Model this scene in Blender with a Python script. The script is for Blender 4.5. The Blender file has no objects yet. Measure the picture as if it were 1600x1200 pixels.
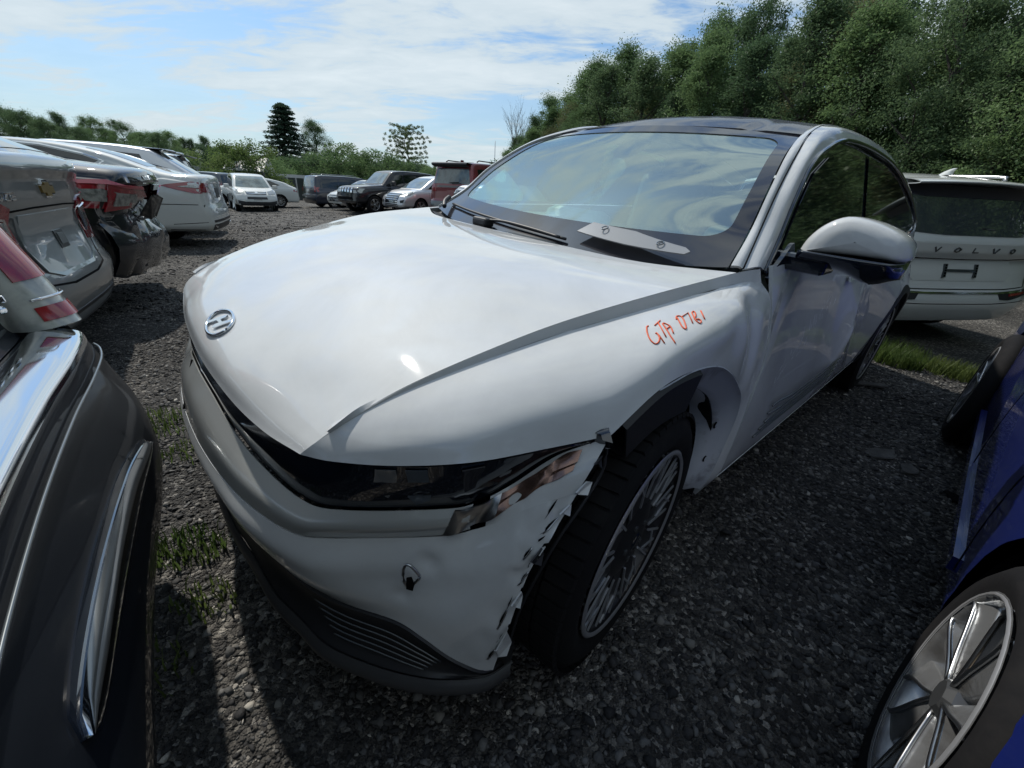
import bpy, bmesh, math, random
import numpy as np
from mathutils import Vector, Matrix, noise
from mathutils.bvhtree import BVHTree
from mathutils.geometry import delaunay_2d_cdt
R_ = math.radians
rng = np.random.default_rng(7)
random.seed(7)
scene = bpy.context.scene
COL = scene.collection

# ------------------------------------------------------------------ camera
CAM_H = 1.42
F_PX = 661.678                      # focal length in pixels of a 1600 wide picture
PITCH = math.atan(303 / F_PX); ROLL = 0.05
cd = Vector((0, math.cos(PITCH), -math.sin(PITCH)))
r0 = Vector((1, 0, 0)); u0 = r0.cross(cd)
cr = r0 * math.cos(ROLL) + u0 * math.sin(ROLL)
cu = -r0 * math.sin(ROLL) + u0 * math.cos(ROLL)
cam_data = bpy.data.cameras.new('camera')
cam_data.sensor_width = 36; cam_data.lens = 36 * F_PX / 1600
cam_data.clip_start = 0.02; cam_data.clip_end = 2000
cam = bpy.data.objects.new('camera', cam_data); COL.objects.link(cam)
cam.matrix_world = Matrix(((cr.x, cu.x, -cd.x, 0), (cr.y, cu.y, -cd.y, 0), (cr.z, cu.z, -cd.z, CAM_H), (0, 0, 0, 1)))
scene.camera = cam

# ------------------------------------------------------------------ sky and sun
SUN_DIR = Vector((-0.385, 0.476, 0.79)).normalized()
sun_el = math.asin(SUN_DIR.z); sun_az = math.atan2(SUN_DIR.x, SUN_DIR.y)
world = bpy.data.worlds.new('World'); scene.world = world; world.use_nodes = True
wn = world.node_tree; wn.nodes.clear()
def N(nt, t, **k):
    n = nt.nodes.new(t)
    for a, b in k.items():
        if hasattr(n, a) and a not in ('inputs',): setattr(n, a, b)
    return n
def L(nt, a, b): nt.links.new(a, b)
def math_node(nt, op, a, b=None, clamp=False):
    m = nt.nodes.new('ShaderNodeMath'); m.operation = op; m.use_clamp = clamp
    for i, v in enumerate((a, b)):
        if v is None: continue
        if isinstance(v, (int, float)): m.inputs[i].default_value = v
        else: nt.links.new(v, m.inputs[i])
    return m.outputs[0]
sky = N(wn, 'ShaderNodeTexSky'); sky.sky_type = 'NISHITA'; sky.sun_disc = False
sky.sun_elevation = sun_el; sky.sun_rotation = sun_az; sky.air_density = 1.0; sky.dust_density = 1.2; sky.ozone_density = 1.5
tc = N(wn, 'ShaderNodeTexCoord'); sep = N(wn, 'ShaderNodeSeparateXYZ'); L(wn, tc.outputs['Generated'], sep.inputs[0])
zc = math_node(wn, 'ADD', math_node(wn, 'MAXIMUM', sep.outputs[2], 0.0), 0.16)
cmb = N(wn, 'ShaderNodeCombineXYZ')
L(wn, math_node(wn, 'DIVIDE', sep.outputs[0], zc), cmb.inputs[0]); L(wn, math_node(wn, 'DIVIDE', sep.outputs[1], zc), cmb.inputs[1])
mp = N(wn, 'ShaderNodeMapping'); mp.inputs['Rotation'].default_value = (0, 0, R_(-28)); mp.inputs['Scale'].default_value = (0.55, 1.15, 1); mp.inputs['Location'].default_value = (0.35, 0.2, 0)
L(wn, cmb.outputs[0], mp.inputs[0])
n1 = N(wn, 'ShaderNodeTexNoise'); n1.inputs['Scale'].default_value = 1.0; n1.inputs['Detail'].default_value = 9; n1.inputs['Roughness'].default_value = 0.56; n1.inputs['Distortion'].default_value = 0.35
L(wn, mp.outputs[0], n1.inputs['Vector'])
n2 = N(wn, 'ShaderNodeTexNoise'); n2.inputs['Scale'].default_value = 4.2; n2.inputs['Detail'].default_value = 8; n2.inputs['Roughness'].default_value = 0.62; n2.inputs['Distortion'].default_value = 0.6
L(wn, mp.outputs[0], n2.inputs['Vector'])
n3 = N(wn, 'ShaderNodeTexNoise'); n3.inputs['Scale'].default_value = 7.5; n3.inputs['Detail'].default_value = 8; n3.inputs['Roughness'].default_value = 0.6; n3.inputs['Distortion'].default_value = 0.9
L(wn, mp.outputs[0], n3.inputs['Vector'])
hi = math_node(wn, 'MULTIPLY', math_node(wn, 'SUBTRACT', n3.outputs[0], 0.5), math_node(wn, 'MULTIPLY', math_node(wn, 'MAXIMUM', sep.outputs[2], 0.0), 0.75))
cov0 = math_node(wn, 'ADD', math_node(wn, 'MULTIPLY', n1.outputs[0], 0.70), math_node(wn, 'MULTIPLY', n2.outputs[0], 0.36))
cov = math_node(wn, 'ADD', cov0, hi)
ramp = N(wn, 'ShaderNodeValToRGB'); ramp.color_ramp.elements[0].position = 0.435; ramp.color_ramp.elements[1].position = 0.575
ramp.color_ramp.interpolation = 'EASE'
L(wn, cov, ramp.inputs[0])
hz = math_node(wn, 'SUBTRACT', 1.0, math_node(wn, 'MULTIPLY', math_node(wn, 'MAXIMUM', sep.outputs[2], 0.0), 3.6), clamp=True)
hz = math_node(wn, 'MULTIPLY', hz, 0.75)
mask = math_node(wn, 'MAXIMUM', math_node(wn, 'MULTIPLY', ramp.outputs[0], 0.92), hz)
cr2 = N(wn, 'ShaderNodeValToRGB')
cr2.color_ramp.elements[0].position = 0.42; cr2.color_ramp.elements[0].color = (4.9, 5.9, 6.5, 1)
cr2.color_ramp.elements[1].position = 0.72; cr2.color_ramp.elements[1].color = (7.0, 7.7, 8.0, 1)
L(wn, cov, cr2.inputs[0])
mixc = N(wn, 'ShaderNodeMixRGB'); L(wn, mask, mixc.inputs[0])
skyc = N(wn, 'ShaderNodeMixRGB'); skyc.blend_type = 'MULTIPLY'; skyc.inputs[0].default_value = 1.0; skyc.inputs[2].default_value = (0.70, 0.95, 1.14, 1)
L(wn, sky.outputs[0], skyc.inputs[1])
L(wn, skyc.outputs[0], mixc.inputs[1]); L(wn, cr2.outputs[0], mixc.inputs[2])
bg = N(wn, 'ShaderNodeBackground'); bg.inputs[1].default_value = 0.085
L(wn, mixc.outputs[0], bg.inputs[0])
wo = N(wn, 'ShaderNodeOutputWorld'); L(wn, bg.outputs[0], wo.inputs[0])

sun_d = bpy.data.lights.new('sun', 'SUN'); sun_d.energy = 3.0; sun_d.angle = R_(1.2); sun_d.color = (1, 0.95, 0.87)
sun = bpy.data.objects.new('sun', sun_d); COL.objects.link(sun)
sun.rotation_euler = SUN_DIR.to_track_quat('Z', 'Y').to_euler()
scene.view_settings.view_transform = 'Standard'; scene.view_settings.look = 'None'
scene.view_settings.exposure = 0.40; scene.view_settings.gamma = 1; scene.view_settings.use_curve_mapping = False
scene.render.engine = 'CYCLES'
scene.render.resolution_x = 1024; scene.render.resolution_y = 768
scene.cycles.max_bounces = 6; scene.cycles.transparent_max_bounces = 12

# ------------------------------------------------------------------ materials
MATS = {}
def mat(name, col, rough=0.5, metal=0.0, coat=0.0, trans=0.0, emis=None, bump=None, vary=None, spec=0.5, alpha=1, coat_rough=0.03, ior=1.5):
    if name in MATS: return MATS[name]
    m = bpy.data.materials.new(name); m.use_nodes = True; nt = m.node_tree; b = nt.nodes['Principled BSDF']
    b.inputs['Base Color'].default_value = (*col, 1); b.inputs['Roughness'].default_value = rough; b.inputs['Metallic'].default_value = metal
    b.inputs['Coat Weight'].default_value = coat; b.inputs['Coat Roughness'].default_value = coat_rough
    b.inputs['Transmission Weight'].default_value = trans; b.inputs['Specular IOR Level'].default_value = spec; b.inputs['IOR'].default_value = ior
    b.inputs['Alpha'].default_value = alpha
    t = nt.nodes.new('ShaderNodeTexCoord')
    if vary:                              # (scale, second colour, low, high)
        n = nt.nodes.new('ShaderNodeTexNoise'); n.inputs['Scale'].default_value = vary[0]; n.inputs['Detail'].default_value = 6; n.inputs['Roughness'].default_value = 0.6
        L(nt, t.outputs['Object'], n.inputs['Vector'])
        r = nt.nodes.new('ShaderNodeValToRGB'); r.color_ramp.elements[0].position = vary[2]; r.color_ramp.elements[1].position = vary[3]
        r.color_ramp.elements[0].color = (*col, 1); r.color_ramp.elements[1].color = (*vary[1], 1)
        L(nt, n.outputs[0], r.inputs[0]); L(nt, r.outputs[0], b.inputs['Base Color'])
        if len(vary) > 4:
            mr = nt.nodes.new('ShaderNodeMapRange'); mr.inputs[1].default_value = vary[2]; mr.inputs[2].default_value = vary[3]
            mr.inputs[3].default_value = rough; mr.inputs[4].default_value = vary[4]
            L(nt, n.outputs[0], mr.inputs[0]); L(nt, mr.outputs[0], b.inputs['Roughness'])
    if bump:                              # (scale, strength, distance)
        n = nt.nodes.new('ShaderNodeTexNoise'); n.inputs['Scale'].default_value = bump[0]; n.inputs['Detail'].default_value = 5
        L(nt, t.outputs['Object'], n.inputs['Vector'])
        bp = nt.nodes.new('ShaderNodeBump'); bp.inputs['Strength'].default_value = bump[1]; bp.inputs['Distance'].default_value = bump[2]
        L(nt, n.outputs[0], bp.inputs['Height']); L(nt, bp.outputs[0], b.inputs['Normal'])
    MATS[name] = m; return m
def paint(name, col, metal=0.0, rough=0.35, dirt_reflection=(0.25, 0.24, 0.22), coat=1.0, dl=0.62, dh=0.85, cr=0.015):
    """car paint: base, clear coat, a thin uneven film of dust; on white also painted cloud reflections"""
    if name in MATS: return MATS[name]
    m = mat(name, col, max(rough, .55) if metal == 0 else rough, metal, coat, coat_rough=cr)
    nt = m.node_tree; b = nt.nodes['Principled BSDF']; b.inputs['Specular IOR Level'].default_value = 0.15 if metal == 0 else 0.5; t = nt.nodes['Texture Coordinate'] if 'Texture Coordinate' in nt.nodes else nt.nodes.new('ShaderNodeTexCoord')
    n = nt.nodes.new('ShaderNodeTexNoise'); n.inputs['Scale'].default_value = 2.2; n.inputs['Detail'].default_value = 9; n.inputs['Roughness'].default_value = 0.7; n.inputs['Distortion'].default_value = 0.5
    L(nt, t.outputs['Object'], n.inputs['Vector'])
    mr = nt.nodes.new('ShaderNodeMapRange'); mr.inputs[1].default_value = dl; mr.inputs[2].default_value = dh; mr.inputs[3].default_value = 0.0; mr.inputs[4].default_value = 0.55
    L(nt, n.outputs[0], mr.inputs[0])
    mx = nt.nodes.new('ShaderNodeMixRGB'); mx.inputs[1].default_value = (*col, 1); mx.inputs[2].default_value = (*dirt_reflection, 1)
    L(nt, mr.outputs[0], mx.inputs[0]); L(nt, mx.outputs[0], b.inputs['Base Color'])
    cw = nt.nodes.new('ShaderNodeMapRange'); cw.inputs[1].default_value = 0.35; cw.inputs[2].default_value = 0.75; cw.inputs[3].default_value = cr; cw.inputs[4].default_value = cr + 0.012
    L(nt, n.outputs[0], cw.inputs[0]); L(nt, cw.outputs[0], b.inputs['Coat Roughness'])
    return m
M_WHITE = paint('pearl_white_paint', (0.54, 0.56, 0.57), 0.0, 0.35, dirt_reflection=(.33, .335, .33), dl=.40, dh=.80)  # mottling is dirt plus cloud reflections painted into the white
M_STRIP = paint('reflection_grey_paint', (0.46, 0.475, 0.465), 0.35, 0.3)  # grey base stands in for reflections on the white upper bumper
M_FUSION = paint('white_paint', (0.54, 0.56, 0.54), 0.0, 0.35)
M_SILVER = paint('silver_paint', (0.25, 0.275, 0.285), 0.65, 0.35)
M_LSILVER = paint('light_silver_paint', (0.52, 0.54, 0.56), 0.5, 0.35)
M_BLACK = paint('black_paint', (0.006, 0.008, 0.012), 0.0, 0.3, dirt_reflection=(0.03, 0.034, 0.036), dl=0.55)
M_NEARBLACK = paint('dusty_dimmed_black_paint', (0.006, 0.008, 0.012), 0.0, 0.3, dirt_reflection=(0.03, 0.034, 0.036), dl=0.60, coat=.40, cr=.03); M_NEARBLACK.node_tree.nodes['Principled BSDF'].inputs['Specular IOR Level'].default_value = .10  # coat and specular weakened to imitate darker reflections
M_SKYTINT = mat('sky_lightened_glass', (0.035, 0.042, 0.05), 0.05, coat=1.0, spec=1.0)  # base colour lightened to stand in for reflected sky
M_NAVY = paint('dark_blue_paint', (0.012, 0.018, 0.035), 0.3, 0.35)
M_BLUE = paint('blue_paint', (0.010, 0.020, 0.15), 0.35, 0.35, dirt_reflection=(0.07, 0.08, 0.12))
M_RED = paint('dark_red_paint', (0.16, 0.018, 0.025), 0.4, 0.35)
M_GREY = paint('dark_grey_paint', (0.07, 0.08, 0.085), 0.5, 0.35)
M_ROOF = paint('black_roof_paint', (0.03, 0.032, 0.042), 0.0, 0.3, dirt_reflection=(0.07, 0.07, 0.08), coat=.45)
M_PLASTIC = mat('black_plastic', (0.014, 0.015, 0.018), 0.5, bump=(220, 0.25, 0.001))
M_GLOSSBLACK = mat('gloss_black', (0.006, 0.009, 0.016), 0.08, coat=1.0)
M_DARK = mat('dark_void', (0.004, 0.004, 0.005), 0.9, spec=0.1)
M_LINER = mat('wheel_liner_felt', (0.010, 0.011, 0.014), 0.85, spec=0.2, bump=(60, 0.5, 0.004))
M_RUBBER = mat('tyre_rubber', (0.005, 0.005, 0.006), 0.85, spec=.25, vary=(14, (0.012, 0.011, 0.011), 0.5, 0.8), bump=(90, 0.3, 0.002))
M_CHROME = mat('chrome', (0.78, 0.80, 0.82), 0.07, 1.0)
M_DULLCHROME = mat('satin_metal', (0.45, 0.46, 0.47), 0.28, 1.0)
M_ALLOY = mat('silver_alloy', (0.40, 0.41, 0.42), 0.26, 0.75, vary=(9, (0.18, 0.175, 0.17), 0.45, 0.7))
M_ALLOYGREY = mat('grey_alloy', (0.12, 0.125, 0.13), 0.3, 0.7)
M_MACHINED = mat('machined_alloy', (0.42, 0.43, 0.45), 0.32, 0.6)
M_RIMBLACK = mat('black_rim', (0.012, 0.012, 0.014), 0.35)
M_ROTOR = mat('rusty_rotor', (0.20, 0.17, 0.13), 0.45, 0.7, vary=(30, (0.16, 0.09, 0.04), 0.45, 0.65))
M_TAIL = mat('red_lamp_lens', (0.26, 0.006, 0.018), 0.12, coat=1.0, vary=(25, (0.22, 0.01, 0.02), 0.4, 0.6))
M_MILKY = mat('milky_lens', (0.42, 0.44, 0.41), 0.15, coat=1.0, vary=(18, (0.26, 0.28, 0.27), 0.4, 0.65))
M_TAILPALE = mat('pale_red_lens', (0.42, 0.05, 0.08), 0.15, coat=1.0)
M_LENS = mat('clear_lamp_lens', (0.34, 0.36, 0.35), 0.12, 0.3, coat=1.0, vary=(30, (0.12, 0.13, 0.13), 0.4, 0.65))
M_LENSDARK = mat('lamp_projector', (0.10, 0.12, 0.14), 0.12, 0.2, coat=1.0)
M_AMBER = mat('copper_reflector', (0.24, 0.15, 0.12), 0.22, 0.85)
M_TINT = mat('tinted_glass', (0.006, 0.010, 0.010), 0.04, coat=0.6, spec=0.6)
M_GLASSLIT = mat('pale_lit_glass', (0.12, 0.16, 0.16), 0.06, coat=1.0, vary=(2.5, (0.04, 0.06, 0.06), 0.45, 0.6))  # paler mottled copy of the glass, reflected light put into its colour
M_FRIT = mat('glass_frit', (0.022, 0.022, 0.027), 0.10, coat=0.6)
M_FLANGE = mat('bare_inner_metal', (0.42, 0.45, 0.50), 0.4, 0.1, vary=(12, (0.2, 0.2, 0.22), 0.55, 0.7))
M_ORANGE = mat('orange_marker', (0.65, 0.10, 0.03), 0.6)
M_SCRATCH = mat('scratch', (0.5, 0.52, 0.54), 0.5)
M_INT = mat('interior_grey', (0.17, 0.19, 0.185), 0.7)
M_DASH = mat('dash_top', (0.40, 0.44, 0.43), 0.6)
M_BAG = mat('airbag_cloth', (0.55, 0.66, 0.62), 0.8, bump=(20, 0.4, 0.01))
M_BARK = mat('bark', (0.10, 0.085, 0.07), 0.9, bump=(18, 0.8, 0.02), vary=(5, (0.05, 0.045, 0.04), 0.4, 0.6))
M_METALROOF = mat('white_sheet_metal', (0.55, 0.56, 0.55), 0.5)
def glass_mat():
    m = bpy.data.materials.new('windscreen_glass'); m.use_nodes = True; nt = m.node_tree; nt.nodes.clear()
    tr = nt.nodes.new('ShaderNodeBsdfTransparent'); tr.inputs[0].default_value = (0.64, 0.88, 0.82, 1)
    gl = nt.nodes.new('ShaderNodeBsdfGlossy'); gl.inputs['Roughness'].default_value = 0.035; gl.inputs[0].default_value = (0.84, 0.97, 0.94, 1)
    df = nt.nodes.new('ShaderNodeBsdfDiffuse'); df.inputs[0].default_value = (0.50, 0.62, 0.60, 1)
    lw = nt.nodes.new('ShaderNodeFresnel'); lw.inputs[0].default_value = 1.75
    mr = nt.nodes.new('ShaderNodeMapRange'); mr.inputs[1].default_value = 0.0; mr.inputs[2].default_value = 1.0; mr.inputs[3].default_value = 0.33; mr.inputs[4].default_value = 1.0
    L(nt, lw.outputs[0], mr.inputs[0])
    mx = nt.nodes.new('ShaderNodeMixShader'); L(nt, mr.outputs[0], mx.inputs[0]); L(nt, tr.outputs[0], mx.inputs[1]); L(nt, gl.outputs[0], mx.inputs[2])
    m2 = nt.nodes.new('ShaderNodeMixShader'); m2.inputs[0].default_value = 0.10; L(nt, mx.outputs[0], m2.inputs[1]); L(nt, df.outputs[0], m2.inputs[2])
    o = nt.nodes.new('ShaderNodeOutputMaterial'); L(nt, m2.outputs[0], o.inputs[0]); return m
M_WSCREEN = glass_mat()
def leaf_mat(name, c1, c2, scale=0.6):
    m = bpy.data.materials.new(name); m.use_nodes = True; nt = m.node_tree; nt.nodes.clear()
    t = nt.nodes.new('ShaderNodeTexCoord'); n = nt.nodes.new('ShaderNodeTexNoise'); n.inputs['Scale'].default_value = scale; n.inputs['Detail'].default_value = 4
    oi = nt.nodes.new('ShaderNodeObjectInfo')
    ad = nt.nodes.new('ShaderNodeVectorMath'); ad.operation = 'ADD'
    cb = nt.nodes.new('ShaderNodeCombineXYZ'); L(nt, math_node(nt, 'MULTIPLY', oi.outputs['Random'], 40.0), cb.inputs[0])
    L(nt, t.outputs['Object'], ad.inputs[0]); L(nt, cb.outputs[0], ad.inputs[1]); L(nt, ad.outputs[0], n.inputs['Vector'])
    r = nt.nodes.new('ShaderNodeValToRGB'); r.color_ramp.elements[0].position = 0.3; r.color_ramp.elements[1].position = 0.7
    r.color_ramp.elements[0].color = (*c1, 1); r.color_ramp.elements[1].color = (*c2, 1)
    sm = math_node(nt, 'ADD', math_node(nt, 'MULTIPLY', n.outputs[0], 0.75), math_node(nt, 'MULTIPLY', oi.outputs['Random'], 0.25))
    L(nt, sm, r.inputs[0])
    d = nt.nodes.new('ShaderNodeBsdfDiffuse'); tl = nt.nodes.new('ShaderNodeBsdfTranslucent'); g = nt.nodes.new('ShaderNodeBsdfGlossy'); g.inputs['Roughness'].default_value = 0.45
    L(nt, r.outputs[0], d.inputs[0]); L(nt, r.outputs[0], tl.inputs[0])
    a = nt.nodes.new('ShaderNodeMixShader'); a.inputs[0].default_value = 0.48; L(nt, d.outputs[0], a.inputs[1]); L(nt, tl.outputs[0], a.inputs[2])
    b = nt.nodes.new('ShaderNodeMixShader'); b.inputs[0].default_value = 0.012; L(nt, a.outputs[0], b.inputs[1]); L(nt, g.outputs[0], b.inputs[2])
    o = nt.nodes.new('ShaderNodeOutputMaterial'); L(nt, b.outputs[0], o.inputs[0]); return m
M_LEAF = leaf_mat('leaf_green', (0.085, 0.145, 0.060), (0.16, 0.24, 0.10))
M_LEAFD = leaf_mat('leaf_dark', (0.065, 0.115, 0.058), (0.12, 0.18, 0.085))
M_LEAFB = leaf_mat('leaf_brownish', (0.11, 0.125, 0.06), (0.17, 0.18, 0.09))
M_LEAFL = leaf_mat('leaf_light', (0.08, 0.13, 0.035), (0.15, 0.21, 0.07))
M_NEEDLE = leaf_mat('needles', (0.03, 0.055, 0.04), (0.055, 0.09, 0.055))
M_PINE = leaf_mat('pine_needles', (0.08, 0.12, 0.05), (0.15, 0.19, 0.08))
M_GRASS = leaf_mat('grass_blades', (0.05, 0.09, 0.022), (0.13, 0.16, 0.05), 3)

# ------------------------------------------------------------------ object helpers
def link(o, parent=None, **props):
    COL.objects.link(o)
    if parent is not None: o.parent = parent
    for k, v in props.items(): o[k] = v
    return o
def thing(name, label, cat, loc=(0, 0, 0), rotz=0, group=None):
    o = bpy.data.objects.new(name, None); o.location = loc; o.rotation_euler = (0, 0, rotz); o.empty_display_size = 0.2
    link(o, label=label, category=cat)
    if group: o['group'] = group
    return o
def mesh_obj(name, V, F, m, parent=None, smooth=True, **props):
    me = bpy.data.meshes.new(name)
    me.from_pydata([tuple(map(float, v)) for v in V], [], [tuple(int(i) for i in f) for f in F]); me.update()
    if smooth: me.polygons.foreach_set('use_smooth', [True] * len(me.polygons))
    if m: me.materials.append(m)
    return link(bpy.data.objects.new(name, me), parent, **props)
def np_mesh(name, V, F, m, parent=None, smooth=False, **props):
    """V (n,3) array, F (k,c) array, fast"""
    me = bpy.data.meshes.new(name); V = np.asarray(V, np.float32); F = np.asarray(F, np.int32)
    me.vertices.add(len(V)); me.vertices.foreach_set('co', V.ravel())
    me.loops.add(F.size); me.loops.foreach_set('vertex_index', F.ravel())
    me.polygons.add(len(F)); me.polygons.foreach_set('loop_start', np.arange(0, F.size, F.shape[1], dtype=np.int32))
    me.polygons.foreach_set('loop_total', np.full(len(F), F.shape[1], dtype=np.int32))
    me.update(calc_edges=True); me.validate()
    if smooth: me.polygons.foreach_set('use_smooth', [True] * len(me.polygons))
    if m: me.materials.append(m)
    if parent is False: return me
    return link(bpy.data.objects.new(name, me), parent, **props)
def recalc(o, ref=None):
    bm = bmesh.new(); bm.from_mesh(o.data); bmesh.ops.recalc_face_normals(bm, faces=bm.faces)
    if ref is not None:
        s = 0
        for f in bm.faces: s += f.normal.dot(f.calc_center_median() - Vector(ref)) * f.calc_area()
        if s < 0: bmesh.ops.reverse_faces(bm, faces=bm.faces)
    bm.to_mesh(o.data); bm.free(); return o
def solid(o, th, off=-1):
    md = o.modifiers.new('thickness', 'SOLIDIFY'); md.thickness = th; md.offset = off
    es = o.modifiers.new('crisp_edges', 'EDGE_SPLIT'); es.split_angle = R_(42); es.use_edge_sharp = False; return o
def bevel(o, w=0.004, seg=2, ang=35):
    md = o.modifiers.new('bevel', 'BEVEL'); md.width = w; md.segments = seg; md.limit_method = 'ANGLE'; md.angle_limit = R_(ang); return o
def box(name, c, s, m, parent=None, rot=None, bev=0.0, **props):
    v = np.array([[x, y, z] for x in (-.5, .5) for y in (-.5, .5) for z in (-.5, .5)]) * np.array(s)
    if rot is not None: v = v @ np.array(rot.to_3x3()).T
    v = v + np.array(c)
    f = [(0, 1, 3, 2), (4, 6, 7, 5), (0, 4, 5, 1), (2, 3, 7, 6), (0, 2, 6, 4), (1, 5, 7, 3)]
    o = mesh_obj(name, v, f, m, parent, smooth=False, **props)
    if bev: bevel(o, bev)
    return o
def cr_interp(P, n, linear=False):
    """Catmull-Rom through the rows of P (k,...) sampled at n points, knot-uniform"""
    P = np.asarray(P, float); k = len(P); t = np.linspace(0, k - 1, n); i = np.minimum(t.astype(int), k - 2); u = (t - i).reshape((-1,) + (1,) * (P.ndim - 1))
    if linear or k < 3: return P[i] * (1 - u) + P[i + 1] * u
    Q = np.concatenate([2 * P[:1] - P[1:2], P, 2 * P[-1:] - P[-2:-1]])
    p0, p1, p2, p3 = Q[i], Q[i + 1], Q[i + 2], Q[i + 3]
    return 0.5 * ((2 * p1) + (-p0 + p2) * u + (2 * p0 - 5 * p1 + 4 * p2 - p3) * u ** 2 + (-p0 + 3 * p1 - 3 * p2 + p3) * u ** 3)
def surf(curves, nu, nv, linear_v=False):
    C = np.stack([cr_interp(c, nu) for c in curves])       # rows, nu, 3
    return cr_interp(C, nv, linear_v)
def grid_faces(a, b): 
    i = np.arange(a * b).reshape(a, b)
    return np.stack([i[:-1, :-1], i[1:, :-1], i[1:, 1:], i[:-1, 1:]], -1).reshape(-1, 4)
def grid_obj(name, G, m, parent, ref=(-1.5, 0, 0.4), th=0.006, drop=None, smooth=True, **props):
    a, b = G.shape[:2]; F = grid_faces(a, b)
    if drop is not None: F = F[~drop]
    o = np_mesh(name, G.reshape(-1, 3), F, m, parent, smooth, **props); recalc(o, ref)
    if th: solid(o, th)
    return o
def mir(G): G = np.array(G, float).copy(); G[..., 1] *= -1; return G
def tube(name, pts, r, m, parent=None, seg=8, smooth=True, caps=True, **props):
    P = np.asarray(pts, float); n = len(P); rr = np.broadcast_to(np.asarray(r, float), (n,)); V = []; F = []
    for i in range(n):
        d = P[min(i + 1, n - 1)] - P[max(i - 1, 0)]; d /= np.linalg.norm(d) + 1e-9
        a = np.cross(d, [0, 0, 1.0]); 
        if np.linalg.norm(a) < .1: a = np.cross(d, [1.0, 0, 0])
        a /= np.linalg.norm(a); b = np.cross(d, a)
        for k in range(seg):
            t = 2 * math.pi * k / seg; V.append(P[i] + rr[i] * (math.cos(t) * a + math.sin(t) * b))
    for i in range(n - 1):
        for k in range(seg):
            F.append((i * seg + k, i * seg + (k + 1) % seg, (i + 1) * seg + (k + 1) % seg, (i + 1) * seg + k))
    if caps: F.append(tuple(range(seg))[::-1]); F.append(tuple((n - 1) * seg + k for k in range(seg)))
    return mesh_obj(name, V, F, m, parent, smooth, **props)
def lathe(name, prof, m, parent=None, seg=48, axis='y', c=(0, 0, 0), smooth=True, **props):
    """prof: (radius, offset along axis)"""
    V = []; F = []; n = len(prof)
    for k in range(seg):
        t = 2 * math.pi * k / seg
        for r, h in prof: V.append((r * math.cos(t) + c[0], h + c[1], r * math.sin(t) + c[2]))
    for k in range(seg):
        k2 = (k + 1) % seg
        for i in range(n - 1): F.append((k * n + i, k * n + i + 1, k2 * n + i + 1, k2 * n + i))
    o = mesh_obj(name, V, F, m, parent, smooth, **props); recalc(o); return o
def joinV(parts):
    V = []; F = []; o = 0
    for v, f in parts:
        V.append(np.asarray(v, float)); F += [tuple(i + o for i in q) for q in f]; o += len(v)
    return np.concatenate(V), F

def fill_poly(poly, sp):
    P = [Vector(p) for p in poly]; n = len(P)
    pts = list(P); edges = []
    out = []
    for i in range(n):
        a, b = P[i], P[(i + 1) % n]; m_ = max(1, int((b - a).length / sp))
        for k in range(m_): out.append(a.lerp(b, k / m_))
    pts = out; n = len(pts); edges = [(i, (i + 1) % n) for i in range(n)]
    xs = [p.x for p in pts]; ys = [p.y for p in pts]
    def inside(x, y):
        c = False
        for i in range(n):
            a, b = pts[i], pts[i - 1]
            if (a.y > y) != (b.y > y) and x < (b.x - a.x) * (y - a.y) / (b.y - a.y) + a.x: c = not c
        return c
    nx = int((max(xs) - min(xs)) / sp); ny = int((max(ys) - min(ys)) / sp)
    if nx * ny < 6000:
        for i in range(1, nx):
            for j in range(1, ny):
                x = min(xs) + i * (max(xs) - min(xs)) / nx; y = min(ys) + j * (max(ys) - min(ys)) / ny
                if inside(x, y) and min((p - Vector((x, y))).length_squared for p in pts) > (sp * .45) ** 2: pts.append(Vector((x, y)))
    r = delaunay_2d_cdt(pts, edges, [], 1, 1e-6)
    return [tuple(v) for v in r[0]], [tuple(f) for f in r[2]]
def sheet(name, poly, fn, m, parent=None, sp=0.06, th=0.004, ref=None, smooth=True, **props):
    """polygon in (u,v) mapped to 3D by fn(u,v)"""
    vs, fs = fill_poly(poly, sp)
    V = [fn(*v) for v in vs]
    o = mesh_obj(name, V, fs, m, parent, smooth, **props); recalc(o, ref)
    if th: solid(o, th)
    return o
def conform_fn(bvh, plane, off=0.004, side=1, big=5):
    def f(u, v):
        if plane == 'side': org = Vector((u, side * big, v)); d = Vector((0, -side, 0))
        elif plane == 'rear': org = Vector((-big, u, v)); d = Vector((1, 0, 0))
        elif plane == 'front': org = Vector((big + 6, u, v)); d = Vector((-1, 0, 0))
        else: org = Vector((u, v, big)); d = Vector((0, 0, -1))
        loc, nor, i, dist = bvh.ray_cast(org, d)
        if loc is None:
            loc, nor, i, dist = bvh.find_nearest(Vector({'side': (u, side * .9, v), 'rear': (0, u, v), 'front': (4.6, u, v), 'top': (u, v, 1.4)}[plane]))
        if nor.dot(d) > 0: nor = -nor
        return loc + nor * off
    return f
def decal(name, bvh, plane, poly, m, parent, off=0.004, side=1, sp=0.08, th=0.006, **props):
    if side < 0 and plane != 'side': poly = [(p[0], -p[1]) if plane == 'top' else (-p[0], p[1]) for p in poly]
    return sheet(name, poly, conform_fn(bvh, plane, off, side), m, parent, sp, th, ref=(2.3, 0, 0.5), **props)
def strip_poly(pts, w):
    """polyline -> polygon of width w"""
    P = [Vector(p) for p in pts]; A = []; B = []
    for i, p in enumerate(P):
        d = (P[min(i + 1, len(P) - 1)] - P[max(i - 1, 0)]).normalized(); n = Vector((-d.y, d.x)) * w / 2
        A.append(tuple(p + n)); B.append(tuple(p - n))
    return A + B[::-1]
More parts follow.
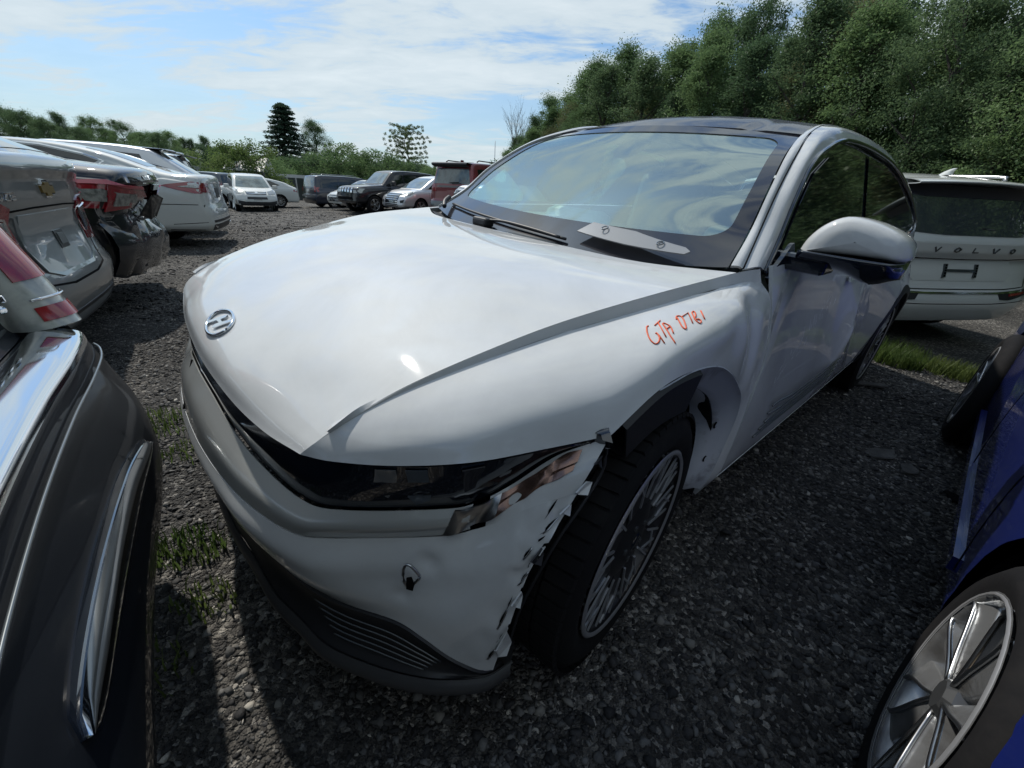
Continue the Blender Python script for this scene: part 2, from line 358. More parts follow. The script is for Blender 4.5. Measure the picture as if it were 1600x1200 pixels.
LET = {'G': [[(1, .85), (.6, 1), (.15, .8), (0, .45), (.2, .1), (.6, 0), (1, .15), (1, .45), (.6, .45)]], 'T': [[(0, 1), (1, 1)], [(.5, 1), (.5, 0)]],
 'A': [[(0, 0), (.5, 1), (1, 0)], [(.2, .4), (.8, .4)]], '0': [[(.5, 1), (.1, .75), (.1, .25), (.5, 0), (.9, .25), (.9, .75), (.5, 1)]], '7': [[(0, 1), (1, 1), (.4, 0)]],
 '8': [[(.5, .55), (.1, .8), (.5, 1), (.9, .8), (.5, .55), (.05, .25), (.5, 0), (.95, .25), (.5, .55)]], '1': [[(.5, 1), (.5, 0)]], 'V': [[(0, 1), (.5, 0), (1, 1)]],
 'O': [[(.5, 1), (.08, .8), (0, .5), (.08, .2), (.5, 0), (.92, .2), (1, .5), (.92, .8), (.5, 1)]], 'L': [[(0, 1), (0, 0), (1, 0)]], 'C': [[(1, .85), (.5, 1), (.05, .75), (.05, .25), (.5, 0), (1, .15)]],
 'R': [[(0, 0), (0, 1), (.8, 1), (1, .75), (.8, .5), (0, .5)], [(.5, .5), (1, 0)]], 'U': [[(0, 1), (0, .2), (.5, 0), (1, .2), (1, 1)]], 'Z': [[(0, 1), (1, 1), (0, 0), (1, 0)]],
 'E': [[(1, 1), (0, 1), (0, 0), (1, 0)], [(0, .5), (.8, .5)]], 'S': [[(1, .85), (.5, 1), (0, .75), (1, .25), (.5, 0), (0, .15)]], 'I': [[(.5, 1), (.5, 0)]], 'N': [[(0, 0), (0, 1), (1, 0), (1, 1)]]}
def stroke_mesh(paths, w):
    """list of 2D polylines -> quads (u,v) verts"""
    V = []; F = []
    for p in paths:
        P = [Vector(q) for q in p]
        for a, b in zip(P[:-1], P[1:]):
            d = (b - a); 
            if d.length < 1e-6: continue
            d.normalize(); n = Vector((-d.y, d.x)) * w / 2; a2 = a - d * w * .25; b2 = b + d * w * .25; k = len(V)
            V += [a2 + n, a2 - n, b2 - n, b2 + n]; F.append((k, k + 1, k + 2, k + 3))
    return V, F
def letters(name, text, org, adv, h, wl, sw, fn, m, parent, th=0.004, ref=(2.3, 0, .5), **props):
    """org (u,v) start, adv advance along u (sign gives direction), h height, wl letter width"""
    paths = []
    for i, ch in enumerate(text):
        if ch == ' ': continue
        for p in LET[ch]: paths.append([(org[0] + adv * i + math.copysign(wl, adv) * a, org[1] + h * b) for a, b in p])
    V, F = stroke_mesh(paths, sw)
    o = mesh_obj(name, [fn(v.x, v.y) for v in V], F, m, parent, smooth=False, **props); recalc(o, ref); solid(o, th); return o

# ------------------------------------------------------------------ terrain
def sstep(a, b, x): t = np.clip((x - a) / (b - a), 0, 1); return t * t * (3 - 2 * t)
def terrain(x, y):
    x = np.asarray(x, float); y = np.asarray(y, float)
    xs = 4 * np.tanh(x / 4); ys = 1.5 + 3.5 * np.tanh((y - 1.5) / 3.5)
    hp = .228 - .0449 * xs + .0274 * ys
    hp = np.minimum(hp, .335)
    r = np.hypot(x, y - 3); hp = hp * (1 - sstep(6, 17, r)) * (1 - .55 * sstep(2.8, 5, x))
    return hp
def tz(x, y): return float(terrain(x, y))
# ================================================================== ground
def ground_mat():
    m = bpy.data.materials.new('crushed_asphalt'); m.use_nodes = True; nt = m.node_tree; b = nt.nodes['Principled BSDF']
    t = nt.nodes.new('ShaderNodeTexCoord')
    v = nt.nodes.new('ShaderNodeTexVoronoi'); v.inputs['Scale'].default_value = 70; L(nt, t.outputs['Object'], v.inputs['Vector'])
    v2 = nt.nodes.new('ShaderNodeTexVoronoi'); v2.inputs['Scale'].default_value = 170; L(nt, t.outputs['Object'], v2.inputs['Vector'])
    n = nt.nodes.new('ShaderNodeTexNoise'); n.inputs['Scale'].default_value = .9; n.inputs['Detail'].default_value = 9; n.inputs['Roughness'].default_value = .62; L(nt, t.outputs['Object'], n.inputs['Vector'])
    r = nt.nodes.new('ShaderNodeValToRGB'); e = r.color_ramp.elements; e[0].position = 0; e[0].color = (.030, .030, .031, 1); e[1].position = 1; e[1].color = (.30, .295, .285, 1)
    x = e.new(.55); x.color = (.065, .064, .063, 1); x = e.new(.85); x.color = (.13, .128, .123, 1)
    s = nt.nodes.new('ShaderNodeSeparateColor'); L(nt, v.outputs['Color'], s.inputs[0]); L(nt, s.outputs[0], r.inputs[0])
    dr = nt.nodes.new('ShaderNodeValToRGB'); dr.color_ramp.elements[0].position = .42; dr.color_ramp.elements[0].color = (.60, .58, .55, 1); dr.color_ramp.elements[1].position = .68; dr.color_ramp.elements[1].color = (1.7, 1.62, 1.5, 1)
    L(nt, n.outputs[0], dr.inputs[0])
    mu = nt.nodes.new('ShaderNodeMixRGB'); mu.blend_type = 'MULTIPLY'; mu.inputs[0].default_value = 1; L(nt, r.outputs[0], mu.inputs[1]); L(nt, dr.outputs[0], mu.inputs[2])
    L(nt, mu.outputs[0], b.inputs['Base Color']); b.inputs['Roughness'].default_value = .85; b.inputs['Specular IOR Level'].default_value = .3
    hh = math_node(nt, 'ADD', math_node(nt, 'MULTIPLY', v.outputs['Distance'], -1.0), math_node(nt, 'MULTIPLY', v2.outputs['Distance'], -.5))
    hh = math_node(nt, 'ADD', hh, math_node(nt, 'MULTIPLY', n.outputs[0], 2.0))
    bp = nt.nodes.new('ShaderNodeBump'); bp.inputs['Strength'].default_value = 1; bp.inputs['Distance'].default_value = .018; L(nt, hh, bp.inputs['Height']); L(nt, bp.outputs[0], b.inputs['Normal'])
    return m
M_GROUND = ground_mat()
def axis_pts(lo, hi, near_lo, near_hi, step):
    a = list(np.arange(near_lo, near_hi, step)); s = step; q = near_hi
    while q < hi: a.append(q); s *= 1.25; q += s
    s = step; q = near_lo
    while q > lo: q -= s; a.insert(0, q); s *= 1.25
    return np.array(a)
gx = axis_pts(-600, 600, -5, 5.5, .09); gy = axis_pts(-200, 900, -1.2, 9, .09)
GX, GY = np.meshgrid(gx, gy, indexing='ij'); 
_terrain0 = terrain
def terrain(x, y):
    x = np.asarray(x, float); y = np.asarray(y, float)
    r = np.hypot(x, y - 3); return _terrain0(x, y) + sstep(8, 17, r) * np.clip(.024 * (x + 10), -.2, .30) * (1 - sstep(50, 90, r))
tn = np.array([[noise.noise(Vector((a * 1.3, b * 1.3, 0))) * .018 + noise.noise(Vector((a * 4, b * 4, 3))) * .007 if abs(a) < 9 and -2 < b < 16 else 0. for b in gy] for a in gx])
GZ = terrain(GX, GY) + tn
g = np_mesh('ground', np.stack([GX, GY, GZ], -1).reshape(-1, 3), grid_faces(len(gx), len(gy))[:, ::-1], M_GROUND, None, True, kind='structure')
def gz(x, y): return tz(x, y) + float(noise.noise(Vector((x * 1.3, y * 1.3, 0))) * .018 + noise.noise(Vector((x * 4, y * 4, 3))) * .007)
# ---- loose crushed stone
def stone_protos(k=8):
    ico = bmesh.new(); bmesh.ops.create_icosphere(ico, subdivisions=1, radius=1); V = np.array([v.co for v in ico.verts]); F = np.array([[v.index for v in f.verts] for f in ico.faces]); ico.free()
    out = []
    for i in range(k):
        W_ = V * (rng.uniform(.35, 1.4, (len(V), 1))) * np.array([1, rng.uniform(.5, .9), rng.uniform(.3, .5)]); out.append(W_)
    return out, F
SPROT, SF = stone_protos()
def scatter(name, n, sampler, size, m, label=None, cat=None, lift=.25, tilt=.5):
    X, Y = sampler(n); n = len(X); S = size(n, X, Y); Z = terrain(X, Y)
    Z = Z + np.array([noise.noise(Vector((a * 1.3, b * 1.3, 0))) * .018 + noise.noise(Vector((a * 4, b * 4, 3))) * .007 for a, b in zip(X, Y)])
    idx = rng.integers(0, len(SPROT), n); P = np.stack(SPROT)[idx]
    a = rng.uniform(0, 2 * np.pi, n); tx = rng.normal(0, tilt, n)
    ca, sa = np.cos(a)[:, None], np.sin(a)[:, None]; ct, st_ = np.cos(tx)[:, None], np.sin(tx)[:, None]
    x, y, z = P[..., 0], P[..., 1], P[..., 2]; y, z = y * ct - z * st_, y * st_ + z * ct; x, y = x * ca - y * sa, x * sa + y * ca
    V = np.stack([x, y, z], -1) * S[:, None, None] + np.stack([X, Y, Z + S * lift * .5], -1)[:, None]
    k = V.shape[1]; F = (SF[None] + (np.arange(n) * k)[:, None, None]).reshape(-1, 3)
    o = np_mesh(name, V.reshape(-1, 3), F, m, None, False, kind='stuff')
    if label: o['label'] = label; o['category'] = cat
    return o
def stone_mat(name, cols, sc=30):
    m = bpy.data.materials.new(name); m.use_nodes = True; nt = m.node_tree; b = nt.nodes['Principled BSDF']
    gi = nt.nodes.new('ShaderNodeNewGeometry'); r = nt.nodes.new('ShaderNodeValToRGB'); r.color_ramp.interpolation = 'CONSTANT'
    e = r.color_ramp.elements; e[0].color = (*cols[0][1], 1); e[0].position = cols[0][0]; e[1].position = cols[1][0]; e[1].color = (*cols[1][1], 1)
    for p, c in cols[2:]: q = e.new(p); q.color = (*c, 1)
    L(nt, gi.outputs['Random Per Island'], r.inputs[0]); L(nt, r.outputs[0], b.inputs['Base Color']); b.inputs['Roughness'].default_value = .8; b.inputs['Specular IOR Level'].default_value = .35
    t = nt.nodes.new('ShaderNodeTexCoord'); n = nt.nodes.new('ShaderNodeTexNoise'); n.inputs['Scale'].default_value = 160; n.inputs['Detail'].default_value = 4; L(nt, t.outputs['Object'], n.inputs['Vector'])
    bp = nt.nodes.new('ShaderNodeBump'); bp.inputs['Strength'].default_value = .6; bp.inputs['Distance'].default_value = .003; L(nt, n.outputs[0], bp.inputs['Height']); L(nt, bp.outputs[0], b.inputs['Normal'])
    return m
M_STONE = stone_mat('asphalt_crumbs', [(0, (.022, .022, .023)), (.30, (.042, .041, .041)), (.58, (.075, .074, .072)), (.80, (.13, .128, .123)), (.92, (.18, .172, .155)), (.985, (.36, .34, .30))])
def sam(x0, x1, y0, y1, p=1.0):
    return lambda n: (rng.uniform(x0, x1, n), y0 + (y1 - y0) * rng.uniform(0, 1, n) ** p)
scatter('gravel', 50000, sam(-.3, 4.2, .1, 4.4, 1.15), lambda n, X, Y: .006 + .015 * rng.random(n) ** 4, M_STONE, 'dark crushed asphalt and small stones between the parked cars', 'gravel')
scatter('gravel', 32000, sam(-2.6, .2, .2, 3.6), lambda n, X, Y: .006 + .012 * rng.random(n) ** 4, M_STONE, 'crushed asphalt beside the front of the white hatchback', 'gravel')
scatter('gravel', 14000, sam(-8, -1.5, 3.2, 12, 1.2), lambda n, X, Y: .010 + .020 * rng.random(n) ** 3, M_STONE, 'loose crushed asphalt in the open yard', 'gravel')
scatter('gravel', 9000, sam(-18, 2, 9, 26), lambda n, X, Y: .018 + .045 * rng.random(n) ** 4, M_STONE, 'coarse debris strewn over the far yard', 'gravel')
scatter('gravel', 420, sam(-.3, 4.2, .2, 4.2), lambda n, X, Y: .010 + .018 * rng.random(n) ** 3, M_STONE, 'scattered larger asphalt lumps on the gravel', 'gravel', lift=.5)
# flat slabs of broken asphalt that can be told apart
def rock(x, y, s, fl, rot, m, label, nm='rock', cat='rock'):
    bm = bmesh.new(); bmesh.ops.create_icosphere(bm, subdivisions=3, radius=1)
    for v in bm.verts:
        d = v.co.copy(); v.co = d * (1 + .28 * noise.noise(d * 1.4 + Vector((x * 9, y * 9, 0))) + .12 * noise.noise(d * 4)); v.co.x *= s; v.co.y *= s * .6; v.co.z *= s * fl
        if v.co.z > s * fl * .55: v.co.z = s * fl * .55 + (v.co.z - s * fl * .55) * .2
    me = bpy.data.meshes.new(nm); bm.to_mesh(me); bm.free(); me.materials.append(m)
    o = bpy.data.objects.new(nm, me); link(o, label=label, category=cat); o.location = (x, y, gz(x, y) + s * fl * .25); o.rotation_euler = (0, 0, rot); return o
M_SLAB = mat('asphalt_slab', (.05, .048, .045), .9, bump=(45, 1, .01), vary=(8, (.10, .097, .09), .4, .65))
M_PALE = mat('pale_stone', (.22, .20, .17), .85, bump=(40, .8, .006))
rock(2.02, 1.98, .085, .25, .3, M_SLAB, 'flat dark asphalt slab lying between hatchback and blue sedan', 'asphalt_slab', 'slab')
rock(2.06, 1.84, .060, .35, .8, M_SLAB, 'thicker asphalt lump touching the flat dark slab', 'asphalt_slab', 'slab')
rock(2.12, 1.64, .050, .3, 1.4, M_DARK, 'black rubber-like scrap between the slab and the blue sedan', 'rubber_scrap', 'scrap')
rock(2.66, 2.10, .035, .5, .2, M_PALE, 'pale stone sticking out of dark gravel near the blue sedan')
rock(1.62, 1.02, .045, .35, 2.0, M_SLAB, 'dark elongated lump near the front wheel of the blue sedan', 'asphalt_slab', 'slab')
for i, (x, y) in enumerate(((-4.0, 7.6), (-3.2, 8.4), (-5.1, 10.5), (-6.2, 12.6), (-3.7, 11.5), (-8.4, 16.2))):
    rock(x, y, .16 + .03 * (i % 3), .22, i * 1.1, M_SLAB, ('long dark debris flake in the open yard behind the white sedan', 'dark debris flake beyond the white sedan bumper', 'flat scrap piece in the middle of the yard', 'dark scrap flake far out in the yard', 'broad asphalt flake behind the hatchback hood', 'far debris flake in front of the white crossover')[i], 'debris_flake', 'debris')
tw = tube('twig', [(2.55, 2.5, tz(2.55, 2.5) + .03), (2.63, 2.43, tz(2.6, 2.4) + .05), (2.72, 2.42, tz(2.7, 2.4) + .035)], .004, M_BARK, None, 5); tw['label'] = 'thin dry twig on the dark gravel between the rear wheel and blue sedan'; tw['category'] = 'twig'
bd = box('board_scrap', (2.55, 2.95, tz(2.55, 2.95) + .02), (.45, .06, .014), M_SLAB, None, rot=Matrix.Rotation(R_(-12), 4, 'Z')); bd['label'] = 'thin dark board scrap on gravel beside the white hatchback rear wheel'; bd['category'] = 'board'

# ---- grass tufts
def tuft(x, y, r, n, h, label, m=M_GRASS):
    a = rng.uniform(0, 2 * np.pi, n); rad = r * np.sqrt(rng.random(n)); bx = x + rad * np.cos(a); by = y + rad * np.sin(a) * .8; bz_ = terrain(bx, by)
    hh = h * rng.uniform(.45, 1.1, n); la = rng.uniform(0, 2 * np.pi, n); ln = hh * rng.uniform(.1, .7, n); w = rng.uniform(.0018, .004, n) * (1 + h * 3)
    wx, wy = -np.sin(la) * w, np.cos(la) * w
    P0 = np.stack([bx - wx, by - wy, bz_ - .01], -1); P1 = np.stack([bx + wx, by + wy, bz_ - .01], -1)
    mx, my, mz = bx + np.cos(la) * ln * .35, by + np.sin(la) * ln * .35, bz_ + hh * .6
    P2 = np.stack([mx + wx * .7, my + wy * .7, mz], -1); P3 = np.stack([mx - wx * .7, my - wy * .7, mz], -1)
    P4 = np.stack([bx + np.cos(la) * ln, by + np.sin(la) * ln, bz_ + hh], -1)
    V = np.stack([P0, P1, P2, P3, P4], 1).reshape(-1, 3); o = np.arange(n)[:, None] * 5
    F = np.concatenate([o + np.array([0, 1, 2]), o + np.array([0, 2, 3]), o + np.array([3, 2, 4])])
    return np_mesh('grass_tuft', V, F, m, None, False, label=label, category='grass', group='grass tufts between the cars', kind='stuff')
for (x, y, r, n, h, lab) in ((3.35, 3.52, .20, 600, .16, 'bright grass clump under the white SUV beside the hatchback rear wheel'), (3.75, 3.42, .20, 520, .14, 'second grass clump along the edge of the white SUV shadow'), (4.1, 3.2, .18, 420, .13, 'grass clump close to the far wheel of the blue sedan'), (3.6, 3.85, .26, 500, .15, 'grass in the shade below the white SUV bumper'),
        (-1.62, 1.72, .18, 200, .05, 'low grass patch behind the black car corner, near the silver sedan'), (-1.35, 1.50, .12, 100, .045, 'thin grass between the black car and the hatchback nose'), (-1.03, 1.02, .11, 170, .05, 'small grass tuft on gravel beside the hatchback bumper'), (-.86, .84, .09, 90, .04, 'sparse weeds by the lower bumper of the hatchback'), (-.90, .62, .14, 120, .05, 'dark weeds in the shadow near the black car')):
    tuft(x, y, r, n, h, lab)

# ================================================================== vegetation
def crown_mesh(kind, n, seed):
    g_ = np.random.default_rng(seed)
    if kind == 'broad':                      # unit tree: height 1, crown of clumps
        k = 210; th = g_.uniform(0, 2 * np.pi, k); zc_ = g_.uniform(.02, .97, k); R = .33 * np.sin(np.pi * np.clip((zc_ + .25) / 1.27, 0, 1)) ** .7 * g_.uniform(.3, 1.0, k)
        C = np.stack([R * np.cos(th), R * np.sin(th), zc_], -1); cs = g_.uniform(.022, .070, k)
    elif kind == 'poplar':
        k = 150; th = g_.uniform(0, 2 * np.pi, k); zc_ = g_.uniform(.08, .98, k); R = .17 * np.sin(np.pi * np.clip((zc_ + .25) / 1.27, 0, 1)) ** .8 * g_.uniform(.2, 1.0, k)
        C = np.stack([R * np.cos(th), R * np.sin(th), zc_], -1); cs = g_.uniform(.018, .050, k)
    elif kind == 'bush':
        k = 40; th = g_.uniform(0, 2 * np.pi, k); zc_ = g_.uniform(.05, .9, k); R = .62 * np.sqrt(np.clip(1 - zc_ ** 2, 0, 1)) * g_.uniform(.3, 1, k)
        C = np.stack([R * np.cos(th), R * np.sin(th), zc_], -1); cs = g_.uniform(.10, .2, k)
    elif kind in ('conifer', 'pine'):
        C = []; cs = []
        tiers = 17 if kind == 'conifer' else 12
        for t in range(tiers):
            zt = .10 + .88 * t / tiers if kind == 'conifer' else .22 + .75 * t / tiers
            rad = (.27 * (1 - zt) + .015) if kind == 'conifer' else (.34 * math.sin(math.pi * min(1, (1.12 - zt) * 1.05)) ** .9 * g_.uniform(.75, 1.1))
            nb = 11 if kind == 'conifer' else 7
            for q in range(nb):
                a = 2 * math.pi * (q + g_.uniform(-.4, .4)) / nb; rr = rad * g_.uniform(.75, 1.1)
                for s in np.linspace(.25, 1, 4): C.append((rr * s * math.cos(a), rr * s * math.sin(a), zt - .03 * s * (1 if kind == 'conifer' else -1.2) + g_.normal(0, .006))); cs.append(.022 if kind == 'conifer' else .026)
        C = np.array(C); cs = np.array(cs); k = len(C)
    idx = g_.integers(0, k, n); d = g_.normal(0, 1, (n, 3)); d /= np.linalg.norm(d, axis=1)[:, None]; rr = g_.random(n) ** .45
    P = C[idx] + (g_.normal(0, .62, (n, 3)) if kind in ('broad', 'poplar') else d * rr[:, None]) * cs[idx][:, None] * np.array([1, 1, .8])
    ls = {'broad': .0054, 'poplar': .0050, 'bush': .017, 'conifer': .0085, 'pine': .0085}[kind] * g_.uniform(.6, 1.3, n)
    a = g_.normal(0, 1, (n, 3)); a /= np.linalg.norm(a, axis=1)[:, None]; b = np.cross(a, g_.normal(0, 1, (n, 3))); b /= np.linalg.norm(b, axis=1)[:, None]
    a = a * ls[:, None]; b = b * ls[:, None] * .6
    V = np.stack([P - a, P - b * .8 + a * .1, P + a, P + b * .8 + a * .1], 1).reshape(-1, 3); F = np.arange(n * 4).reshape(-1, 4)
    return V, F, C
def crown(kind, n, seed, m):
    V, F, C = crown_mesh(kind, n, seed); me = np_mesh('crown', V, F, m, False); 
    parts = []
    # trunk and limbs
    def seg(p, q, r0_, r1_, sd=5):
        p = np.array(p, float); q = np.array(q, float); d = q - p; d /= np.linalg.norm(d); a = np.cross(d, [0.3, .2, .9]); a /= np.linalg.norm(a); b = np.cross(d, a)
        V = [p + r0_ * (math.cos(t) * a + math.sin(t) * b) for t in np.linspace(0, 2 * np.pi, sd + 1)[:-1]] + [q + r1_ * (math.cos(t) * a + math.sin(t) * b) for t in np.linspace(0, 2 * np.pi, sd + 1)[:-1]]
        return V, [(i, (i + 1) % sd, (i + 1) % sd + sd, i + sd) for i in range(sd)]
    hgt = .9; bend = rng.normal(0, .012, (6, 2)); bend[0] = 0; zt = np.linspace(-.02, hgt, 6); pts = [(bend[i, 0], bend[i, 1], zt[i]) for i in range(6)]
    for i in range(5): parts.append(seg(pts[i], pts[i + 1], .020 * (1 - i / 5.5), .020 * (1 - (i + 1) / 5.5), 7))
    sel = rng.choice(len(C), min(26, len(C)), replace=False)
    for j in sel:
        z0 = max(.05, C[j][2] - .12 - .3 * abs(C[j][0])); parts.append(seg((np.interp(z0, zt, bend[:, 0]), np.interp(z0, zt, bend[:, 1]), z0), C[j], .006, .0018, 4))
    Vt, Ft = joinV(parts); tm = bpy.data.meshes.new('trunk'); tm.from_pydata([tuple(v) for v in Vt], [], Ft); tm.materials.append(M_BARK)
    return me, tm
PROTO = {}
for i in range(3): PROTO['broad%d' % i] = crown('broad', 62000, 10 + i, (M_LEAF, M_LEAFD, M_LEAFB)[i])
for i in range(2): PROTO['poplar%d' % i] = crown('poplar', 34000, 20 + i, (M_LEAF, M_LEAFD)[i])
PROTO['bush0'] = crown('bush', 9000, 30, M_LEAFL); PROTO['bush1'] = crown('bush', 9000, 31, M_LEAF); PROTO['bush2'] = crown('bush', 9000, 32, M_LEAFD)
PROTO['conifer0'] = crown('conifer', 26000, 40, M_NEEDLE); PROTO['pine0'] = crown('pine', 17000, 41, M_PINE)
def tree(p, x, y, h, wd=1.0, label='', cat='tree', nm='tree', group=None, rot=None, dz=0):
    e = thing(nm, label, cat, (x, y, tz(x, y) - .1 + dz), rng.uniform(0, 6.28) if rot is None else rot, group); e.scale = (h * wd, h * wd, h)
    for me, n_ in zip(PROTO[p], ('crown', 'trunk')): link(bpy.data.objects.new(n_, me), e)
    return e
# forest wall on the right: angular position (degrees right of straight ahead), distance, height
random.seed(3)
def ordn(n): return str(n) + ('th' if 10 <= n % 100 <= 20 else {1: 'st', 2: 'nd', 3: 'rd'}.get(n % 10, 'th'))
cnt = [0, 0, 0, 0]
FOREST = 'broadleaf trees of the forest edge along the right side of the yard'
def fdist(a): # distance of forest edge by azimuth (deg, + right)
    return float(np.interp(a, [-1, 3, 10, 20, 30, 42, 55, 70], [40, 35, 28, 22, 18, 15.5, 14, 13]))
def ftop(a):  # elevation of the tree tops
    return float(np.interp(a, [-1, 1, 4, 8, 14, 20, 27, 34, 42, 50, 60, 70], [4.6, 6.6, 9.2, 11.4, 13.2, 14.6, 15.9, 16.3, 17.2, 18.0, 19, 20]))
k = 0
for row, (dd, hh) in enumerate(((0, .94), (2.6, 1.0), (6, 1.02))):
    a = -1.9 + row * .6
    while a < 64:
        d = fdist(a) + dd + random.uniform(-.8, .8); h = (d * math.tan(R_(ftop(a))) + CAM_H) * hh * random.uniform(.80, 1.14)
        x, y = d * math.sin(R_(a)), d * math.cos(R_(a)); p = random.choice(['broad0', 'broad1', 'poplar0', 'poplar1', 'poplar0', 'broad2', 'poplar1']) if a < 48 else random.choice(['broad2', 'broad2', 'broad1', 'broad0'])
        w = random.uniform(.8, 1.05) * (1.0 if p.startswith('broad') else 1.5)
        cnt[0] += row == 0; lab = ('%s tree from the left in the front row of the forest on the right' % ordn(cnt[0])) if row == 0 else 'tree standing deeper in the dense green forest on the right'
        t_ = tree(p, x, y, h, w, lab, 'tree', 'forest_tree', FOREST); k += 1
        a += math.degrees(h * (.30 if p.startswith('broad') else .22) * w / d) * random.uniform(.55, .85)
# shrubs filling the forest foot
a = -.5
while a < 66:
    d = fdist(a) - 1.6 + random.uniform(-.7, .7); x, y = d * math.sin(R_(a)), d * math.cos(R_(a)); h = random.uniform(2.2, 3.8) * d / 22
    tree(random.choice(['bush1', 'bush2', 'bush1']), x, y, h, 1.0, '%s shrub from the left along the foot of the right hand forest' % ordn(int(cnt.__setitem__(1, cnt[1] + 1) or cnt[1])), 'shrub', 'shrub', 'shrubs at the forest edge')
    a += math.degrees(h * .85 / d)
# unseen trees added round the right and behind, sized to block sky light
a = 68
while a < 262:
    d = 13.5 + random.uniform(-1, 1.5) + (3 if a > 120 else 0); h = random.uniform(9.5, 12) if a < 160 else (random.uniform(5, 6) if a < 205 else random.uniform(8, 10)); x, y = d * math.sin(R_(a)), d * math.cos(R_(a))
    tree(random.choice(['broad0', 'broad1', 'broad2']), x, y, h, 1.15, 'added forest tree outside the picture, blocking sky light', 'tree', 'forest_tree', 'added trees blocking sky light behind the viewer'); a += 9.5
# distant tree line on the left: (pixel-free) azimuth, distance, height
LEFT = 'trees of the distant tree line behind the parked cars'
def ltop(a): return float(np.interp(a, [-62, -50, -47, -44, -40, -36, -34, -33, -30, -27, -23, -19, -14, -10, -6, 0], [5.5, 4.6, 4.1, 4.1, 3.9, 3.5, 3.3, 2.7, 2.1, 2.2, 2.2, 2.6, 2.0, 2.3, 1.8, 1.6]))
a = -66
while a < -1:
    d = 75 + 12 * math.sin(a * .9) + random.uniform(-6, 6) - 20 * (a < -44); h = max(3.2, d * math.tan(R_(ltop(a))) * random.uniform(.78, 1.16) + 1.6)
    p = random.choice(['broad1', 'poplar1', 'broad1', 'poplar1', 'broad0'])
    tree(p, d * math.sin(R_(a)), d * math.cos(R_(a)), h, random.uniform(1.0, 1.35), '%s tree from the left in the distant green line on the horizon' % ordn(int(cnt.__setitem__(2, cnt[2] + 1) or cnt[2])), 'tree', 'distant_tree', LEFT)
    a += math.degrees(h * .135 / d)
def az(px, py, d):
    """yard position at azimuth of a pixel (used once to survey positions), d metres away"""
    rr_ = cr * ((px - 800) / F_PX) + cu * ((600 - py) / F_PX) + cd; q = math.hypot(rr_.x, rr_.y); return rr_.x / q * d, rr_.y / q * d
x, y = az(452, 250, 62); tree('conifer0', x, y, 9.9, 1.9, 'tall dark spruce standing alone above the distant tree line', 'tree', 'spruce_tree')
x, y = az(497, 250, 64); tree('broad1', x, y, 8.3, .9, 'rounded tree just right of the tall spruce', 'tree', 'distant_tree')
x, y = az(637, 250, 60); tree('pine0', x, y, 8.4, 1.05, 'sparse pale pine with open layered branches above the parked cars', 'tree', 'pine_tree')
x, y = az(560, 265, 66); tree('broad0', x, y, 5.0, 1.3, 'low broad tree between the spruce and the pine', 'tree', 'distant_tree')
for i, (px, d, h, p) in enumerate(((330, 40, 3.2, 'bush0'), (372, 42, 4.2, 'bush0'), (400, 41, 3.9, 'bush0'), (425, 45, 3.4, 'bush1'))):
    x, y = az(px, 265, d); tree(p, x, y, h, 1.15, ('light yellow-green bush left of the white crossover', 'tallest light green bush behind the white crossover', 'light green bush right behind the white crossover roof', 'darker bush between the light bushes and the spruce')[i], 'bush', 'bush')
for i, px in enumerate((455, 480, 505, 530, 555, 580, 605, 630, 655, 680)):
    x, y = az(px, 270, 48 + (i % 3) * 3); tree('bush2' if i % 3 else 'bush1', x, y, 3.6 + (i % 4) * .5 - (i > 6) * .8, 1.3, '%s dark thicket from the left behind the parked vans' % ordn(i + 1), 'bush', 'bush', 'dark thicket behind the parked vans')
# bare tree at the left end of the forest
def bare(x, y, h):
    e = thing('bare_tree', 'leafless grey tree at the left end of the forest edge', 'tree', (x, y, tz(x, y)), 0); parts = []
    def grow(p, d, ln, r, dep):
        q = p + d * ln; parts.append((p, q, r, r * .7))
        if dep == 0: return
        for k_ in range(3 if dep > 2 else 2):
            nd = (d + Vector((random.uniform(-.45, .45), random.uniform(-.45, .45), random.uniform(0, .25)))).normalized(); grow(p.lerp(q, random.uniform(.55, 1)), nd, ln * random.uniform(.6, .8), r * .62, dep - 1)
    for k_ in range(3): grow(Vector((random.uniform(-.5, .5), random.uniform(-.3, .3), 0)), Vector((random.uniform(-.2, .2), random.uniform(-.2, .2), 1)).normalized(), h * .38, .045, 5)
    V = []; F = []
    for p, q, r_, r2 in parts:
        d = (q - p).normalized(); a_ = d.cross(Vector((.3, .9, .1))).normalized(); b_ = d.cross(a_); o = len(V)
        for c_, rr_ in ((p, r_), (q, r2)):
            for t_ in range(4): V.append(c_ + (a_ * math.cos(t_ * 1.571) + b_ * math.sin(t_ * 1.571)) * rr_)
        F += [(o + i_, o + (i_ + 1) % 4, o + 4 + (i_ + 1) % 4, o + 4 + i_) for i_ in range(4)]
    mesh_obj('branches', V, F, M_BARK, e, False)
x, y = az(812, 230, 46); bare(x, y, 8.4)
